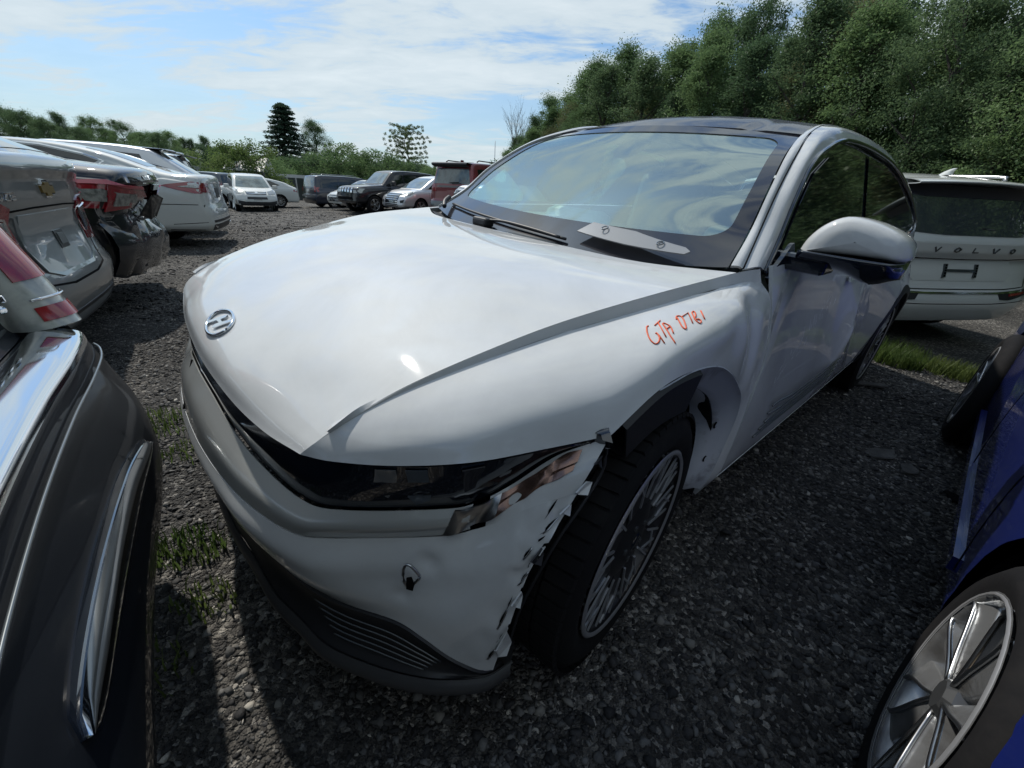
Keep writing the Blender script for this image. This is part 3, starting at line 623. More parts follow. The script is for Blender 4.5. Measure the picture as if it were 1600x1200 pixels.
# ---- long low white roofs of sheds and trailers behind the cars
def shed(px0, px1, d, zt, label, gable=False):
    x0, y0 = az(px0, 270, d); x1, y1 = az(px1, 270, d + 3); e = thing('shed', label, 'shed', (0, 0, 0)); z0 = tz(x0, y0)
    dx, dy = (y1 - y0), -(x1 - x0); q = math.hypot(dx, dy); dx, dy = dx / q * 3, dy / q * 3
    if dy < 0: dx, dy = -dx, -dy
    V = [(x0, y0, z0), (x1, y1, z0), (x1 + dx, y1 + dy, z0), (x0 + dx, y0 + dy, z0)]; V += [(a_, b_, zt - .25) for a_, b_, _ in V]
    o = mesh_obj('wall', V, [(0, 1, 5, 4), (1, 2, 6, 5), (2, 3, 7, 6), (3, 0, 4, 7)], M_GREY, e, False)
    W_ = [(a_, b_, zt - .24) for a_, b_, _ in V[:4]] + [(a_, b_, zt) for a_, b_, _ in V[:4]]
    if gable: m_ = [((x0 + x1) / 2, (y0 + y1) / 2, zt + .3), ((x0 + x1) / 2 + dx, (y0 + y1) / 2 + dy, zt + .8)]; mesh_obj('roof', W_[:4] + m_, [(0, 1, 4), (3, 5, 2), (0, 4, 5, 3), (1, 2, 5, 4)], M_METALROOF, e, False)
    else: mesh_obj('roof', W_, [(0, 1, 5, 4), (1, 2, 6, 5), (2, 3, 7, 6), (3, 0, 4, 7), (4, 5, 6, 7)], M_METALROOF, e, False)
    for k_ in range(4): x_ = x0 + (x1 - x0) * (k_ + .5) / 4; y_ = y0 + (y1 - y0) * (k_ + .5) / 4; box('wall_post', (x_ - dx * .01, y_ - dy * .01, (z0 + zt) / 2 - .1), (.08, .08, zt - z0 - .3), M_METALROOF, e)
shed(300, 366, 40, 1.95, 'low flat white roof behind the grey minivan'); shed(345, 370, 42, 2.05, 'small gabled shed roof in front of the light green bush', True); shed(424, 480, 42, 1.75, 'long thin white roof behind the white fastback car')
pl = tube('pole', [Vector((*az(773, 250, 40), 0)), Vector((*az(773, 250, 40), 5.0))], .03, M_DULLCHROME, None, 6); pl['label'] = 'thin grey pole against the sky left of the forest'; pl['category'] = 'pole'
FAR = dict(crossover=(-14.86, 24.69, -53), minivan=(-17.2, 27.6, 172), wagon=(-12.9, 26.6, 212), bluevan=(-12.47, 26.82, 47.6), darksedan=(-8.4, 22.4, 52), smallfront=(-6.8, 27.7, 230), offroader=(-4.9, 24.7, 231), silverx=(-2.75, 23.7, 230), redsuv=(-2.72, 17.47, 60), barred=(1.75, 18.4, 230), hatch=(-6.6, 9.9, 208), rack=(-8.6, 12.5, 208))
# ================================================================== the damaged white hatchback
HERO_R = Matrix(((-0.7294, 0.6826, 0.0449, -0.2931), (-0.6839, -0.7291, -0.0273, 1.5046), (0.0141, -0.0507, 0.9986, 0.2854), (0, 0, 0, 1)))
HERO_R = Matrix.LocRotScale(HERO_R.to_translation(), HERO_R.to_quaternion(), None)
hero = thing('hatchback_car', 'white electric hatchback with a torn front bumper corner and orange writing on its fender', 'car')
hero.matrix_world = HERO_R
H = hero
NU = 61
# ---- hood
C0 = [(.728, 0, .703), (.712, 0, .748), (.663, 0, .79), (.56, 0, .845), (.38, 0, .915), (.17, 0, .965), (-.05, 0, .988), (-.29, 0, .992)]
C1 = [(.719, .27, .708), (.702, .27, .75), (.655, .27, .79), (.55, .27, .845), (.37, .28, .913), (.165, .29, .962), (-.055, .30, .986), (-.295, .31, .992)]
C2 = [(.700, .45, .716), (.680, .452, .748), (.635, .455, .787), (.54, .46, .843), (.36, .475, .903), (.16, .50, .950), (-.06, .53, .978), (-.32, .56, .993)]
C3 = [(.676, .588, .734), (.656, .604, .757), (.60, .620, .794), (.50, .637, .838), (.348, .667, .885), (.168, .695, .925), (-.08, .748, .970), (-.43, .784, 1.003)]
def full_y(cs): return [mir(c) for c in cs[:0:-1]] + [np.array(c, float) for c in cs]
G = surf(full_y([C0, C1, C2, C3]), NU, 57)
# gentle low-frequency unevenness of pressed sheet
grid_obj('hood', G, M_WHITE, H, th=.012)
# ---- fender: chamfer band, wing
K = [np.array(p) + w_ * np.array([-.003, .017, -.033]) for p, w_ in zip(C3, (.0, .0, .06, .22, .42, .60, .75, .8))]; K = [tuple(map(float, p)) for p in K]; K[0] = (.6758, .5885, .7338)
C3x = C3 + [(-.555, .800, 1.010)]; Kx = K + [(-.558, .815, .972)]
I_ = Kx + [(-.57, .85, .93), (-.56, .88, .837), (-.53, .905, .74), (-.505, .912, .64), (-.5, .912, .5), (-.5, .905, .36), (-.5, .885, .30)]
E_ = [(.674, .591, .7335), (.641, .642, .737), (.568, .72, .745), (.467, .795, .755), (.34, .85, .765), (.228, .896, .775), (.10, .905, .840), (-.03, .908, .851),
      (-.15, .91, .835), (-.25, .91, .795), (-.35, .907, .735), (-.43, .905, .67), (-.47, .902, .59), (-.475, .897, .49), (-.455, .893, .36), (-.45, .88, .30)]
I_ = np.array(I_); E_ = np.array(E_)
bul = np.array([0, 0, .25, .55, .85, 1, .9, .8, .5, .35, .25, .15, .1, .05, 0, 0])[:, None]
M1 = I_ * .66 + E_ * .34 + bul * np.array([0, .022, .022]); M2 = I_ * .33 + E_ * .67 + bul * np.array([0, .030, .024])
def seg_interp(P, splits, n):
    """interpolate with sharp corners kept at the split knots"""
    out = []
    for a, b in zip(splits[:-1], splits[1:]):
        s = cr_interp(np.array(P)[a:b + 1], n * (b - a) + 1); out.append(s if a == 0 else s[1:])
    return np.concatenate(out)
SP = [0, 5, 8, 15]
rows = np.stack([seg_interp(q, SP, 7) for q in (I_, M1, M2, E_)])
W = cr_interp(rows, 19)
# the long vertical buckle behind the arch and small pushed-in folds
def dent(Gr, c, r, amt, d=(0, -1, 0)):
    q = np.linalg.norm((Gr - np.array(c)) / np.array(r), axis=-1); w = np.exp(-q ** 2 * 1.5)[..., None]
    return Gr + w * amt * np.array(d, float)
W = dent(W, (-.40, .87, .86), (.05, .2, .16), .015)
W = dent(W, (-.30, .84, .90), (.035, .2, .12), -.010)
W = dent(W, (-.50, .9, .70), (.05, .2, .10), .006)
B_ = np.stack([cr_interp(C3x, 64), cr_interp(Kx, 64)])
B_ = np.stack([B_[0] + np.array([0, .0015, -.001]), B_[0] * .5 + B_[1] * .5, B_[1]])
def fender(s):
    nm = (lambda g: g) if s > 0 else mir
    a = grid_faces(*W.shape[:2]); V1 = nm(W).reshape(-1, 3); V2 = nm(B_[:, 12:]).reshape(-1, 3); b = grid_faces(3, 52) + len(V1)
    o = np_mesh('fender', np.concatenate([V1, V2]), np.concatenate([a, b]), M_WHITE, H, True)
    recalc(o, (-.2, 0, .5)); solid(o, .010)
    # inner arch flange of bare metal behind the missing cladding
    c = np.array([0, 0, .35]); E8 = cr_interp(E_[6:], 60); lst = [E8]
    for k, (dr, dy) in enumerate(((.012, -.018), (.055, -.032), (.075, -.06), (.085, -.11))):
        v = E8 - c; v[:, 1] = 0; v /= np.linalg.norm(v, axis=1)[:, None]; q = E8 - v * dr; q[:, 1] += dy; lst.append(q)
    grid_obj('arch_flange', nm(np.stack(lst)), M_FLANGE, H, (0, 2.2 * s, .3), th=.003)
    for i, (x, z) in enumerate(((-.215, .765), (-.30, .715), (-.425, .43), (-.415, .56))):
        lathe('flange_hole', [(0, 0), (.011, 0), (.012, .002), (.008, .004)], M_DARK, H, 12, c=(x, s * (.872 if z > .6 else .868), z)) if s > 0 else None
    # black arch trim from headlamp corner to the top of the arch
    E5 = cr_interp(E_[5:9], 66)[5:50]; v = E5 - c; v[:, 1] = 0; v /= np.linalg.norm(v, axis=1)[:, None]
    grid_obj('arch_trim', nm(np.stack([E5 + [0, -.004, -.002], E5 - v * .012 + [0, .008, 0], E5 - v * .105 + [0, .000, 0], E5 - v * .115 + [0, -.05, 0]])), M_PLASTIC, H, (0, 0, .3), th=.004)
    # felt wheel-well liner, a half barrel
    t = np.linspace(R_(-12), R_(192), 40); lin = []
    for y, rad in ((.862, .428), (.80, .43), (.62, .43), (.50, .42), (.45, .2), (.45, .02)):
        lin.append(np.stack([-.035 + rad * np.cos(t), np.full_like(t, y), .35 + rad * np.sin(t)], -1))
    grid_obj('wheel_liner', nm(np.stack(lin)), M_LINER, H, (0, 0, .35), th=.004)
    return o
fl = fender(1); fr = fender(-1)

# ---- headlamp band
HL = [(.728, 0, .700), (.725, .12, .700), (.719, .25, .703), (.703, .40, .709), (.672, .56, .728), (.641, .64, .735), (.568, .72, .743), (.50, .772, .748), (.42, .818, .756), (.34, .85, .763), (.236, .892, .771)]
T_ = [(.739, 0, .665), (.735, .12, .655), (.727, .25, .630), (.709, .369, .604), (.675, .539, .60), (.625, .626, .61), (.49, .735, .62), (.437, .770, .632), (.372, .797, .663), (.305, .842, .730), (.232, .896, .772)]
S_ = [(.785, 0, .53), (.782, .12, .53), (.770, .25, .525), (.748, .375, .52), (.704, .53, .53), (.647, .607, .54), (.50, .73, .555), (.442, .772, .572), (.405, .815, .61), (.365, .857, .655), (.30, .895, .678)]
M_ = [(.79, 0, .46), (.787, .12, .46), (.778, .25, .455), (.76, .385, .45), (.712, .54, .445), (.658, .625, .445), (.54, .735, .45), (.49, .792, .46), (.455, .84, .48), (.42, .868, .51), (.395, .887, .52)]
V_ = [(.765, 0, .40), (.763, .12, .395), (.752, .25, .385), (.722, .39, .365), (.686, .521, .355), (.64, .61, .348), (.575, .705, .342), (.545, .76, .325), (.512, .81, .292), (.47, .855, .262), (.438, .868, .250)]
Bt = [(.755, 0, .20), (.752, .12, .20), (.740, .243, .20), (.730, .39, .20), (.705, .495, .20), (.68, .59, .195), (.62, .69, .19), (.563, .765, .19), (.515, .815, .195), (.45, .862, .20), (.395, .878, .215)]
HL, T_, S_, M_, V_, Bt = [np.array(q) for q in (HL, T_, S_, M_, V_, Bt)]
nrm2 = np.array([.02, .012, 0])
def both(rows, nu, nv, lin=False):
    g = surf(rows, nu, nv, lin); return np.concatenate([mir(g)[:, ::-1][:, :-1], g], 1)
HLi = HL + np.array([-.008, -.004, -.006]); Ti = T_ + np.array([-.006, -.003, .002])
mid = HLi * .5 + Ti * .5 + np.array([.004, .003, 0])
band = both([HLi, mid, Ti], 60, 11)
hb = grid_obj('headlamp_band', band, M_GLOSSBLACK, H, (0, 0, .5), th=.02)
def on_rows(A, B, u, v, off=0.0):
    """point on the strip between rows A and B: u knot coordinate, v 0..1"""
    a = cr_interp(A, 1001)[int(np.clip(u / (len(A) - 1), 0, 1) * 1000)]; b = cr_interp(B, 1001)[int(np.clip(u / (len(B) - 1), 0, 1) * 1000)]
    p = a * (1 - v) + b * v; n = np.array([1.0, .8 + .05 * u, .1]); n /= np.linalg.norm(n); return p + n * off
def row_sheet(name, A, B, poly, m, parent, sp=.15, off=.005, th=.003, s=1, **k):
    fn = (lambda u, v: on_rows(A, B, u, v * 1.0, off)) if s > 0 else (lambda u, v: mir(on_rows(A, B, u, v, off)))
    # v is scaled so that polygon cells are not slivers
    return sheet(name, [(p[0], p[1]) for p in poly], fn, m, parent, sp, th, ref=(0, 0, .5), **k)
for s in (1, -1):
    row_sheet('lamp_lens', HLi, Ti, [(6.05, .06), (6.48, .06), (5.95, .80), (5.74, .90), (5.72, .7)], M_LENSDARK, hb, off=.004, th=.001, s=s)
    row_sheet('lamp_lens', HLi, Ti, [(5.60, .06), (5.90, .06), (5.66, .50), (5.50, .72), (5.38, .50)], M_LENSDARK, hb, off=.004, th=.001, s=s)
    row_sheet('lamp_lens', HLi, Ti, [(7.15, .12), (7.6, .10), (7.2, .6), (6.9, .66)], M_FRIT, hb, off=.007, s=s)
# ---- upper bumper strip and bumper cover
grid_obj('upper_bumper', both([T_, T_ * .55 + S_ * .45 + nrm2 * .6, S_], 60, 9)[:, 18:-18], M_STRIP, H, (0, 0, .5), th=.004)
for s in (1, -1):
    ln = np.array([[.7745, -.02 - .0, .548]])
    p = [on_rows(T_, S_, .95 - .25 * v, v, .003) for v in np.linspace(0, 1, 8)]
    P = np.array(p); 
    if s > 0: P[:, 1] *= -1
    tube('panel_gap', P, .0028, M_DARK, H, 6) if s > 0 else None
Sb = S_ + np.array([.001, .001, -.002])
bump = surf([Sb, Sb * .45 + M_ * .55 + nrm2 * .35, M_, M_ * .5 + V_ * .5 + nrm2 * .25, V_], 121, 33)
Tn = surf([T_[6:], T_[6:] * .5 + Sb[6:] * .5 + nrm2 * .3, Sb[6:]], 40, 9)     # corner piece up to the fender
# crumple near the torn wheel-arch edge
def crumple(g, amt=.012):
    g = g.copy(); nv_, nu_ = g.shape[:2]
    for j in range(nv_):
        for i in range(nu_):
            e = max(0, (i / (nu_ - 1) - .80) / .20)
            if e > 0:
                p = Vector(g[j, i]) * 22; nz = noise.noise(p) + .5 * noise.noise(p * 2.3)
                g[j, i] += np.array([.9, .6, .25]) * nz * amt * e ** 1.6
    return g
bump = crumple(bump); bumpR = surf([Sb, Sb * .45 + M_ * .55 + nrm2 * .35, M_, M_ * .5 + V_ * .5 + nrm2 * .25, V_], 121, 33)
# dents: punched hole, small scuffs, long crease
def ndent(g, c, r, amt): return dent(g, c, (r, r, r), amt, (-.7, -.7, 0))
cc = np.array([.495, .79, .455])
bump = ndent(bump, (.535, .752, .505), .030, .020); bump = ndent(bump, (.565, .715, .42), .018, .006); bump = ndent(bump, (.60, .69, .47), .09, .008)
F = grid_faces(33, 121); drop = np.zeros(len(F), bool)
for j in range(32):
    e = int(.3 + 1.8 * noise.noise(Vector((j * .42, 3.1, 0))) + 2.0 * noise.noise(Vector((j * 1.3, 9.1, 0))))
    for i in range(120 - max(0, e), 120): drop[j * 120 + i] = True
def bump_pt(u, v, off=.002):        # u 0..1 along the row towards the wheel, v 0..1 downwards
    a = min(u * 120, 119.999); b = min(max(v, 0) * 32, 31.999); i, j = int(a), int(b); f_, g_ = a - i, b - j
    p = (bump[j, i] * (1 - f_) + bump[j, i + 1] * f_) * (1 - g_) + (bump[j + 1, i] * (1 - f_) + bump[j + 1, i + 1] * f_) * g_
    return Vector(p) + Vector((.72, .69, 0)) * off
random.seed(11)
for k in range(10):
    v0 = .05 + .095 * k + random.uniform(-.03, .03); u0 = .972 - random.uniform(0, .045); hl = random.uniform(.020, .055); wd_ = random.uniform(.0025, .008); lean = random.uniform(-.010, .022)
    pl_ = [(u0 + lean, v0 - hl), (u0 + wd_ * .6 + lean * .5, v0 - hl * .5), (u0 + wd_, v0 - hl * .1), (u0 + wd_ * .3, v0 + hl * .3), (u0 + wd_ * .7 - lean, v0 + hl * .7), (u0 - lean, v0 + hl), (u0 - wd_ * .5, v0 + hl * .4), (u0 - wd_, v0), (u0 - wd_ * .3, v0 - hl * .4)]
    sheet('tear', pl_, lambda u, v: bump_pt(u, v), M_DARK, H, .012, .0, ref=(0, 0, .4))
    if k % 2: tube('tear_lip', [bump_pt(u + .004, v, .003) for u, v in pl_[:5]], .0016, M_DULLCHROME, H, 5)
grid_obj('bumper_cover', bump, M_WHITE, H, (0, 0, .4), th=.004, drop=drop)
grid_obj('bumper_cover', mir(bumpR), M_WHITE, H, (0, 0, .4), th=.004)
Tc = Tn.copy()
grid_obj('bumper_corner', Tc[:, 14:], M_WHITE, H, (0, 0, .5), th=.004)
grid_obj('bumper_corner', mir(Tc), M_WHITE, H, (0, 0, .5), th=.004)
# copper coloured side reflector, bent, along the lamp end
refl = []
for v in np.linspace(0, 1, 5):
    row = []
    for t in np.linspace(0, 1, 26):
        a = cr_interp(T_[6:], 101)[int(10 + t * 76)]; b = cr_interp(Sb[6:], 101)[int(4 + t * 84)]
        p = a * (1 - v * (.85 - .45 * t)) + b * v * (.85 - .45 * t) + np.array([.5, .8, .15]) * .012
        nz = noise.noise(Vector((t * 6, v * 3, 5))); p = p + np.array([.7, .7, 0]) * nz * .010
        row.append(p)
    refl.append(row)
refl = np.array(refl)
grid_obj('side_reflector', refl[:, 11:], M_AMBER, H, (0, 0, .5), th=.003)
grid_obj('crumpled_trim', refl[:, :12], M_DULLCHROME, H, (0, 0, .5), th=.003)
# torn shards and exposed plastic along the edge
edge = cr_interp(np.array([(.232, .896, .772), (.262, .90, .722), (.30, .897, .678), (.357, .893, .614), (.402, .887, .507), (.422, .877, .37), (.438, .868, .256)]), 80)
for k in range(6):
    i = int(10 + k * 11.0 + random.uniform(-2, 2)); p = edge[min(i, 78)]; q = edge[min(i + random.randint(3, 9), 79)]
    tip = (p + q) / 2 + np.array([random.uniform(-.026, -.008), random.uniform(-.006, .008), random.uniform(-.012, .008)])
    inn = (p + q) / 2 + np.array([.02, .002, .0])
    mm = M_WHITE if k % 3 else M_PLASTIC
    o = mesh_obj('torn_shard', [p, q, tip, inn, (np.array(tip) * .6 + q * .4) + [.004, .01, -.012]], [(0, 1, 3), (0, 2, 1), (1, 2, 4)], mm, H, False); solid(o, .003)
for pts, r in (([(.232, .893, .76), (.232, .897, .70), (.275, .897, .64), (.325, .890, .57), (.360, .882, .49), (.385, .872, .40), (.40, .868, .30)], .0042),):
    tube('torn_edge_strip', cr_interp(np.array(pts), 30), r, M_WHITE if r > .0045 else M_PLASTIC, H, 6)
tube('dent_rim', [(.557 + .016 * math.cos(t) * .7 - .0 , .742 - .016 * math.cos(t) * .7 + .0, .498 + .026 * math.sin(t) + .008 * math.sin(2 * t)) for t in np.linspace(0, 2 * math.pi, 16)], .0030, M_DULLCHROME, H, 6)
sheet('punched_hole', [(-.007, -.022), (.006, -.025), (.009, -.008), (.004, .012), (-.006, .008)], lambda u, v: (.563 - u * .7, .745 + u * .7, .490 + v), M_DARK, H, .02, .002, ref=(0, 0, .5))
# ---- lower black intake with thin louvre lines, skirt
Vb = V_ + np.array([.004, .003, -.003]); Vi = Vb + np.array([-.03, -.02, -.02])
low = both([Vb, Vb * .6 + Bt * .4 + nrm2 * -.6, Vb * .35 + Bt * .65 + nrm2 * -.4, Bt + np.array([0, 0, .03])], 60, 12)
lg = grid_obj('lower_grille', low, M_PLASTIC, H, (0, 0, .3), th=.006)
for s in (1, -1):
    for k in range(5):
        v = .18 + k * .105; P = np.array([on_rows(Vb, Bt, u, v + .02 * (u - 5), -.004) for u in np.linspace(4.25 + .18 * k, 7.75 - .14 * k, 24)])
        P[:, 0] += .002
        if s < 0: P = mir(P)
        tube('grille_slat', P, .0018, M_GREY, lg, 6)
lipo = both([Bt + np.array([.004, .003, .032]), Bt + np.array([.014, .012, .016]), Bt + np.array([.008, .007, 0]), Bt + np.array([-.06, -.05, -.004])], 60, 10)
grid_obj('front_skirt', lipo, mat('grey_plastic', (.035, .036, .038), .4), H, (0, 0, .4), th=.004)
# ---- oval emblem on the hood tip
hood_bvh = BVHTree.FromPolygons([tuple(v) for v in G.reshape(-1, 3)], [tuple(int(i) for i in f) for f in grid_faces(*G.shape[:2])])
def hood_at(x, y, off=.0): 
    loc, n, i, d = hood_bvh.ray_cast(Vector((x, y, 2)), Vector((0, 0, -1)))
    if loc is None: loc, n, i, d = hood_bvh.find_nearest(Vector((x, y, .8)))
    if n.z < 0: n = -n
    return loc + n * off
em = lambda a, b: hood_at(.668 - b * .78, a, .004)          # a across, b up the hood
t = np.linspace(0, 2 * math.pi, 41)
ring = tube('emblem', [em(.070 * math.cos(q), .038 * math.sin(q)) for q in t], .0042, M_CHROME, H, 8)
slant = [(-.030, -.024), (-.018, .020), (-.012, .026), (-.005, .018), (-.008, .004), (.010, .004), (.020, .026), (.028, .022), (.018, -.022), (.012, -.026), (.004, -.016), (.006, -.004), (-.012, -.006), (-.020, -.028)]
slant = [(a * 1.25 + b * .55, b * .95) for a, b in slant]
sheet('emblem_bar', slant, lambda a, b: em(a, b) + Vector((0, 0, .002)), M_CHROME, H, .012, .004, ref=(0, 0, .2))

# ---- pillars, roof rails
Gk = np.array([(-.464, .750, 1.008), (-.61, .720, 1.097), (-.74, .690, 1.211), (-.94, .640, 1.335), (-1.155, .597, 1.413), (-1.43, .56, 1.475), (-1.9, .552, 1.512), (-2.5, .55, 1.505), (-3.1, .54, 1.445), (-3.6, .52, 1.35)])
Rk = np.array([(-.49, .776, 1.010), (-.635, .738, 1.113), (-.76, .708, 1.217), (-.955, .664, 1.338), (-1.16, .620, 1.425), (-1.43, .598, 1.483), (-1.9, .607, 1.495), (-2.43, .612, 1.476), (-3.1, .620, 1.378), (-3.6, .60, 1.27)])
Wk = np.array([(-.575, .805, 1.004), (-.69, .778, 1.09), (-.81, .748, 1.20), (-.965, .714, 1.31), (-1.14, .692, 1.375), (-1.40, .684, 1.43), (-1.9, .690, 1.44), (-2.5, .697, 1.41), (-3.1, .725, 1.30), (-3.55, .76, 1.15)])
for s in (1, -1):
    q = (lambda a: a) if s > 0 else mir
    g = surf([Gk + [.0, .002, .006], Gk * .5 + Rk * .5 + [0, .004, .006], Rk], 90, 7)
    g2 = surf([Rk + [0, .001, -.003], Rk * .5 + Wk * .5 + [0, .012, .010], Wk], 90, 9)
    grid_obj('pillar_trim', q(g), M_WHITE, H, (-1.8, 0, .8), th=.008)
    grid_obj('roof_rail', q(g2), M_WHITE, H, (-1.8, 0, .8), th=.008)
    tube('pillar_gap', q(cr_interp(Rk[:5] + [.0, .002, -.001], 40)), .0022, M_DARK, H, 6)
    tube('window_seal', q(cr_interp(Wk + [0, .004, -.006], 90)), .009, M_GLOSSBLACK, H, 8)
# ---- windscreen
tt = np.linspace(0, 1, 24)
ctr = cr_interp(np.array([(-.31, 0, .955), (-.50, 0, 1.080), (-.70, 0, 1.208), (-.90, 0, 1.330), (-1.085, 0, 1.438)]), 24)
edg = cr_interp(Gk[:5] + [0, -.004, -.004], 24)
def screen(a, sgrid): 
    out = []
    for i in range(len(ctr)):
        sg = np.asarray(sgrid)[:, None]; p = ctr[i] + sg ** 2 * (edg[i] - ctr[i]); p[:, 1] = sgrid * edg[i][1]; out.append(p)
    return np.array(out) + a
SG = screen(np.array([0, 0, 0]), np.linspace(-1, 1, 41))
grid_obj('windscreen', SG, M_WSCREEN, H, (-1.5, 0, .5), th=0)
def screen_pt(s_, v, off=.004):
    i = v * 23; a = int(min(i, 22)); f_ = i - a
    c = ctr[a] * (1 - f_) + ctr[a + 1] * f_; e = edg[a] * (1 - f_) + edg[a + 1] * f_
    p = c + s_ * s_ * (e - c); p[1] = s_ * e[1]; return Vector(p) + Vector((.53, 0, .85)) * off
def inner(u): # frit inner boundary: returns (s, v) rounded rectangle
    return u
fr_out = [(-1, 0), (1, 0), (1, 1), (-1, 1)]
def rrect(s0, v0, s1, v1, rs, rv, n=7):
    P = []
    for cx_, cy_, a0 in ((s1 - rs, v0 + rv, -90), (s1 - rs, v1 - rv, 0), (s0 + rs, v1 - rv, 90), (s0 + rs, v0 + rv, 180)):
        for k in range(n + 1):
            a = R_(a0 + 90 * k / n); P.append((cx_ + rs * math.cos(a), cy_ + rv * math.sin(a)))
    return P
inn_ = rrect(-.93, .20, .93, .93, .10, .10)
_d = []
for i in range(len(inn_)):
    a0, a1 = np.array(inn_[i]), np.array(inn_[(i + 1) % len(inn_)]); m_ = max(1, int(np.abs(a1 - a0).max() / .03)); _d += [tuple(a0 + (a1 - a0) * k / m_) for k in range(m_)]
inn_ = _d
nI = len(inn_)
outp = []
for (sx, v) in inn_:
    dx, dy = sx - 0, v - .565; k = min(1 / abs(dx) if abs(dx) > 1e-6 else 9e9, (.565 if dy < 0 else .435) / abs(dy) if abs(dy) > 1e-6 else 9e9); outp.append((sx * k, .565 + dy * k))
Vv = []; 
for a, b in zip(inn_, outp):
    for f_ in (0, .33, .66, 1): Vv.append((a[0] + (b[0] - a[0]) * f_, a[1] + (b[1] - a[1]) * f_))
# refine ring segments
def ring_mesh(A, B, nseg, m4):
    V = []; Fc = []; n = len(A)
    for i in range(n):
        for k in range(nseg):
            f_ = k / nseg; a = np.array(A[i]) * (1 - f_) + np.array(A[(i + 1) % n]) * f_; b = np.array(B[i]) * (1 - f_) + np.array(B[(i + 1) % n]) * f_
            for j in range(m4): V.append(a + (b - a) * j / (m4 - 1))
    N_ = n * nseg
    for i in range(N_):
        for j in range(m4 - 1): Fc.append((i * m4 + j, i * m4 + j + 1, ((i + 1) % N_) * m4 + j + 1, ((i + 1) % N_) * m4 + j))
    return V, Fc
dens_i = []; dens_o = []
for i in range(nI):
    a0, a1, b0, b1 = [np.array(q) for q in (inn_[i], inn_[(i + 1) % nI], outp[i], outp[(i + 1) % nI])]
    m_ = max(1, int(np.abs(b1 - b0).max() / .06), int(np.abs(a1 - a0).max() / .06))
    for k in range(m_): dens_i.append(tuple(a0 + (a1 - a0) * k / m_)); dens_o.append(tuple(b0 + (b1 - b0) * k / m_))
rv, rf = ring_mesh(dens_i, dens_o, 1, 7)
fo = mesh_obj('frit_border', [screen_pt(max(-1, min(1, a)), max(0, min(1, b)), .003) for a, b in rv], rf, M_FRIT, H); recalc(fo, (-1.5, 0, .5))
sheet('sensor_housing', [(-.17, .925), (-.12, .78), (.02, .78), (.06, .925)], lambda a, b: screen_pt(a, b, -.03), mat('sensor_shade', (.09, .055, .06), .5), H, .05, .02, ref=(-1.5, 0, .5))
# ---- roof
rc = cr_interp(np.array([(-1.085, 0, 1.440), (-1.3, 0, 1.497), (-1.5, 0, 1.532), (-1.9, 0, 1.567), (-2.5, 0, 1.568), (-3.1, 0, 1.515), (-3.62, 0, 1.42)]), 40)
re = cr_interp(np.array([Gk[4], Gk[5], (-1.62, .555, 1.495), Gk[6] + [-.1, 0, 0], Gk[7], Gk[8], Gk[9]]), 40) + [0, 0, .004]
rg = []
for i in range(40):
    sg = np.linspace(-1, 1, 41)[:, None]; p = rc[i] + np.abs(sg) ** 2.2 * (re[i] - rc[i]); p[:, 1] = sg[:, 0] * re[i][1]
    p[:, 2] -= .006 * np.exp(-((np.abs(sg[:, 0]) - .72) / .035) ** 2); rg.append(p)
grid_obj('roof', np.array(rg), M_ROOF, H, (-2, 0, .5), th=.01)
tube('roof_seal', [Vector(rc[0]) * (1 - f * f) + Vector(re[0]) * f * f + Vector((.004, (f - f * f) * re[0][1] if f > 0 else (f + f * f) * re[0][1], .002)) for f in np.linspace(-.99, .99, 2)], .004, M_DARK, H) if False else None
# ---- side glass and doors
zz = np.array([.20, .24, .30, .36, .5, .64, .74, .84, .93, 1.0, 1.06, 1.12]); yy = np.array([.83, .86, .885, .905, .912, .912, .905, .884, .853, .830, .812, .80])
def sideY(x, z):
    y = float(np.interp(z, zz, yy))
    y += .030 * math.exp(-((x + 3.0) / .65) ** 2) * math.exp(-((z - .72) / .22) ** 2) + .010 * math.exp(-((x + 1.5) / .7) ** 2) * math.exp(-((z - .66) / .3) ** 2)
    ln = .868 - .02 * (x + .6)                        # handle-line crease
    d = ln - z
    if d > 0: y -= .013 * math.exp(-d / .10) * min(1, d / .008) * min(1, (-x - .50) / .3)
    d2 = z - (.46 + (-.62 - x) * .20)                 # rising diagonal fold
    if -.02 < d2: y -= .010 * math.exp(-max(d2, 0) / .12) * min(1, (d2 + .02) / .02) * min(1, max(0, (-x - .55) / .25))
    # scuffs and dents in the doors
    for (cx_, cz_, r, a) in ((-.85, .93, .06, .008), (-1.05, .90, .05, -.006), (-.95, .62, .10, .010), (-1.35, .70, .09, .007), (-1.9, .80, .12, .010), (-2.25, .86, .08, .008), (-.72, .75, .06, .009), (-1.6, .93, .07, .006)):
        y -= .45 * a * math.exp(-(((x - cx_) / r) ** 2 + ((z - cz_) / r) ** 2))
    if x < -3.3: y -= .35 * (-3.3 - x) ** 2 * 1.4
    return y
bz = lambda x: 1.035 + .012 * (-x - .6)               # belt height
def wl_(x):                                           # window line z,y at x
    i = np.interp(-x, -Wk[:, 0], np.arange(len(Wk))); a = int(min(i, len(Wk) - 2)); f_ = i - a; p = Wk[a] * (1 - f_) + Wk[a + 1] * f_; return p
def glassY(x, z, off=0):
    return .796 - .30 * (z - 1.05) + off
dlo = [(-.60, 1.03)] + [tuple(p) for p in cr_interp(Wk[:, [0, 2]] + [0, -.006], 30)[:-2]] + [(-3.42, 1.10), (-3.0, 1.06)]
dlo = [(min(-.585, x), z) for x, z in dlo]
fw = [(-.68, 1.045), (-.735, 1.09), (-.85, 1.185), (-.99, 1.285), (-1.15, 1.345), (-1.4, 1.395), (-1.70, 1.408), (-1.73, 1.062)]
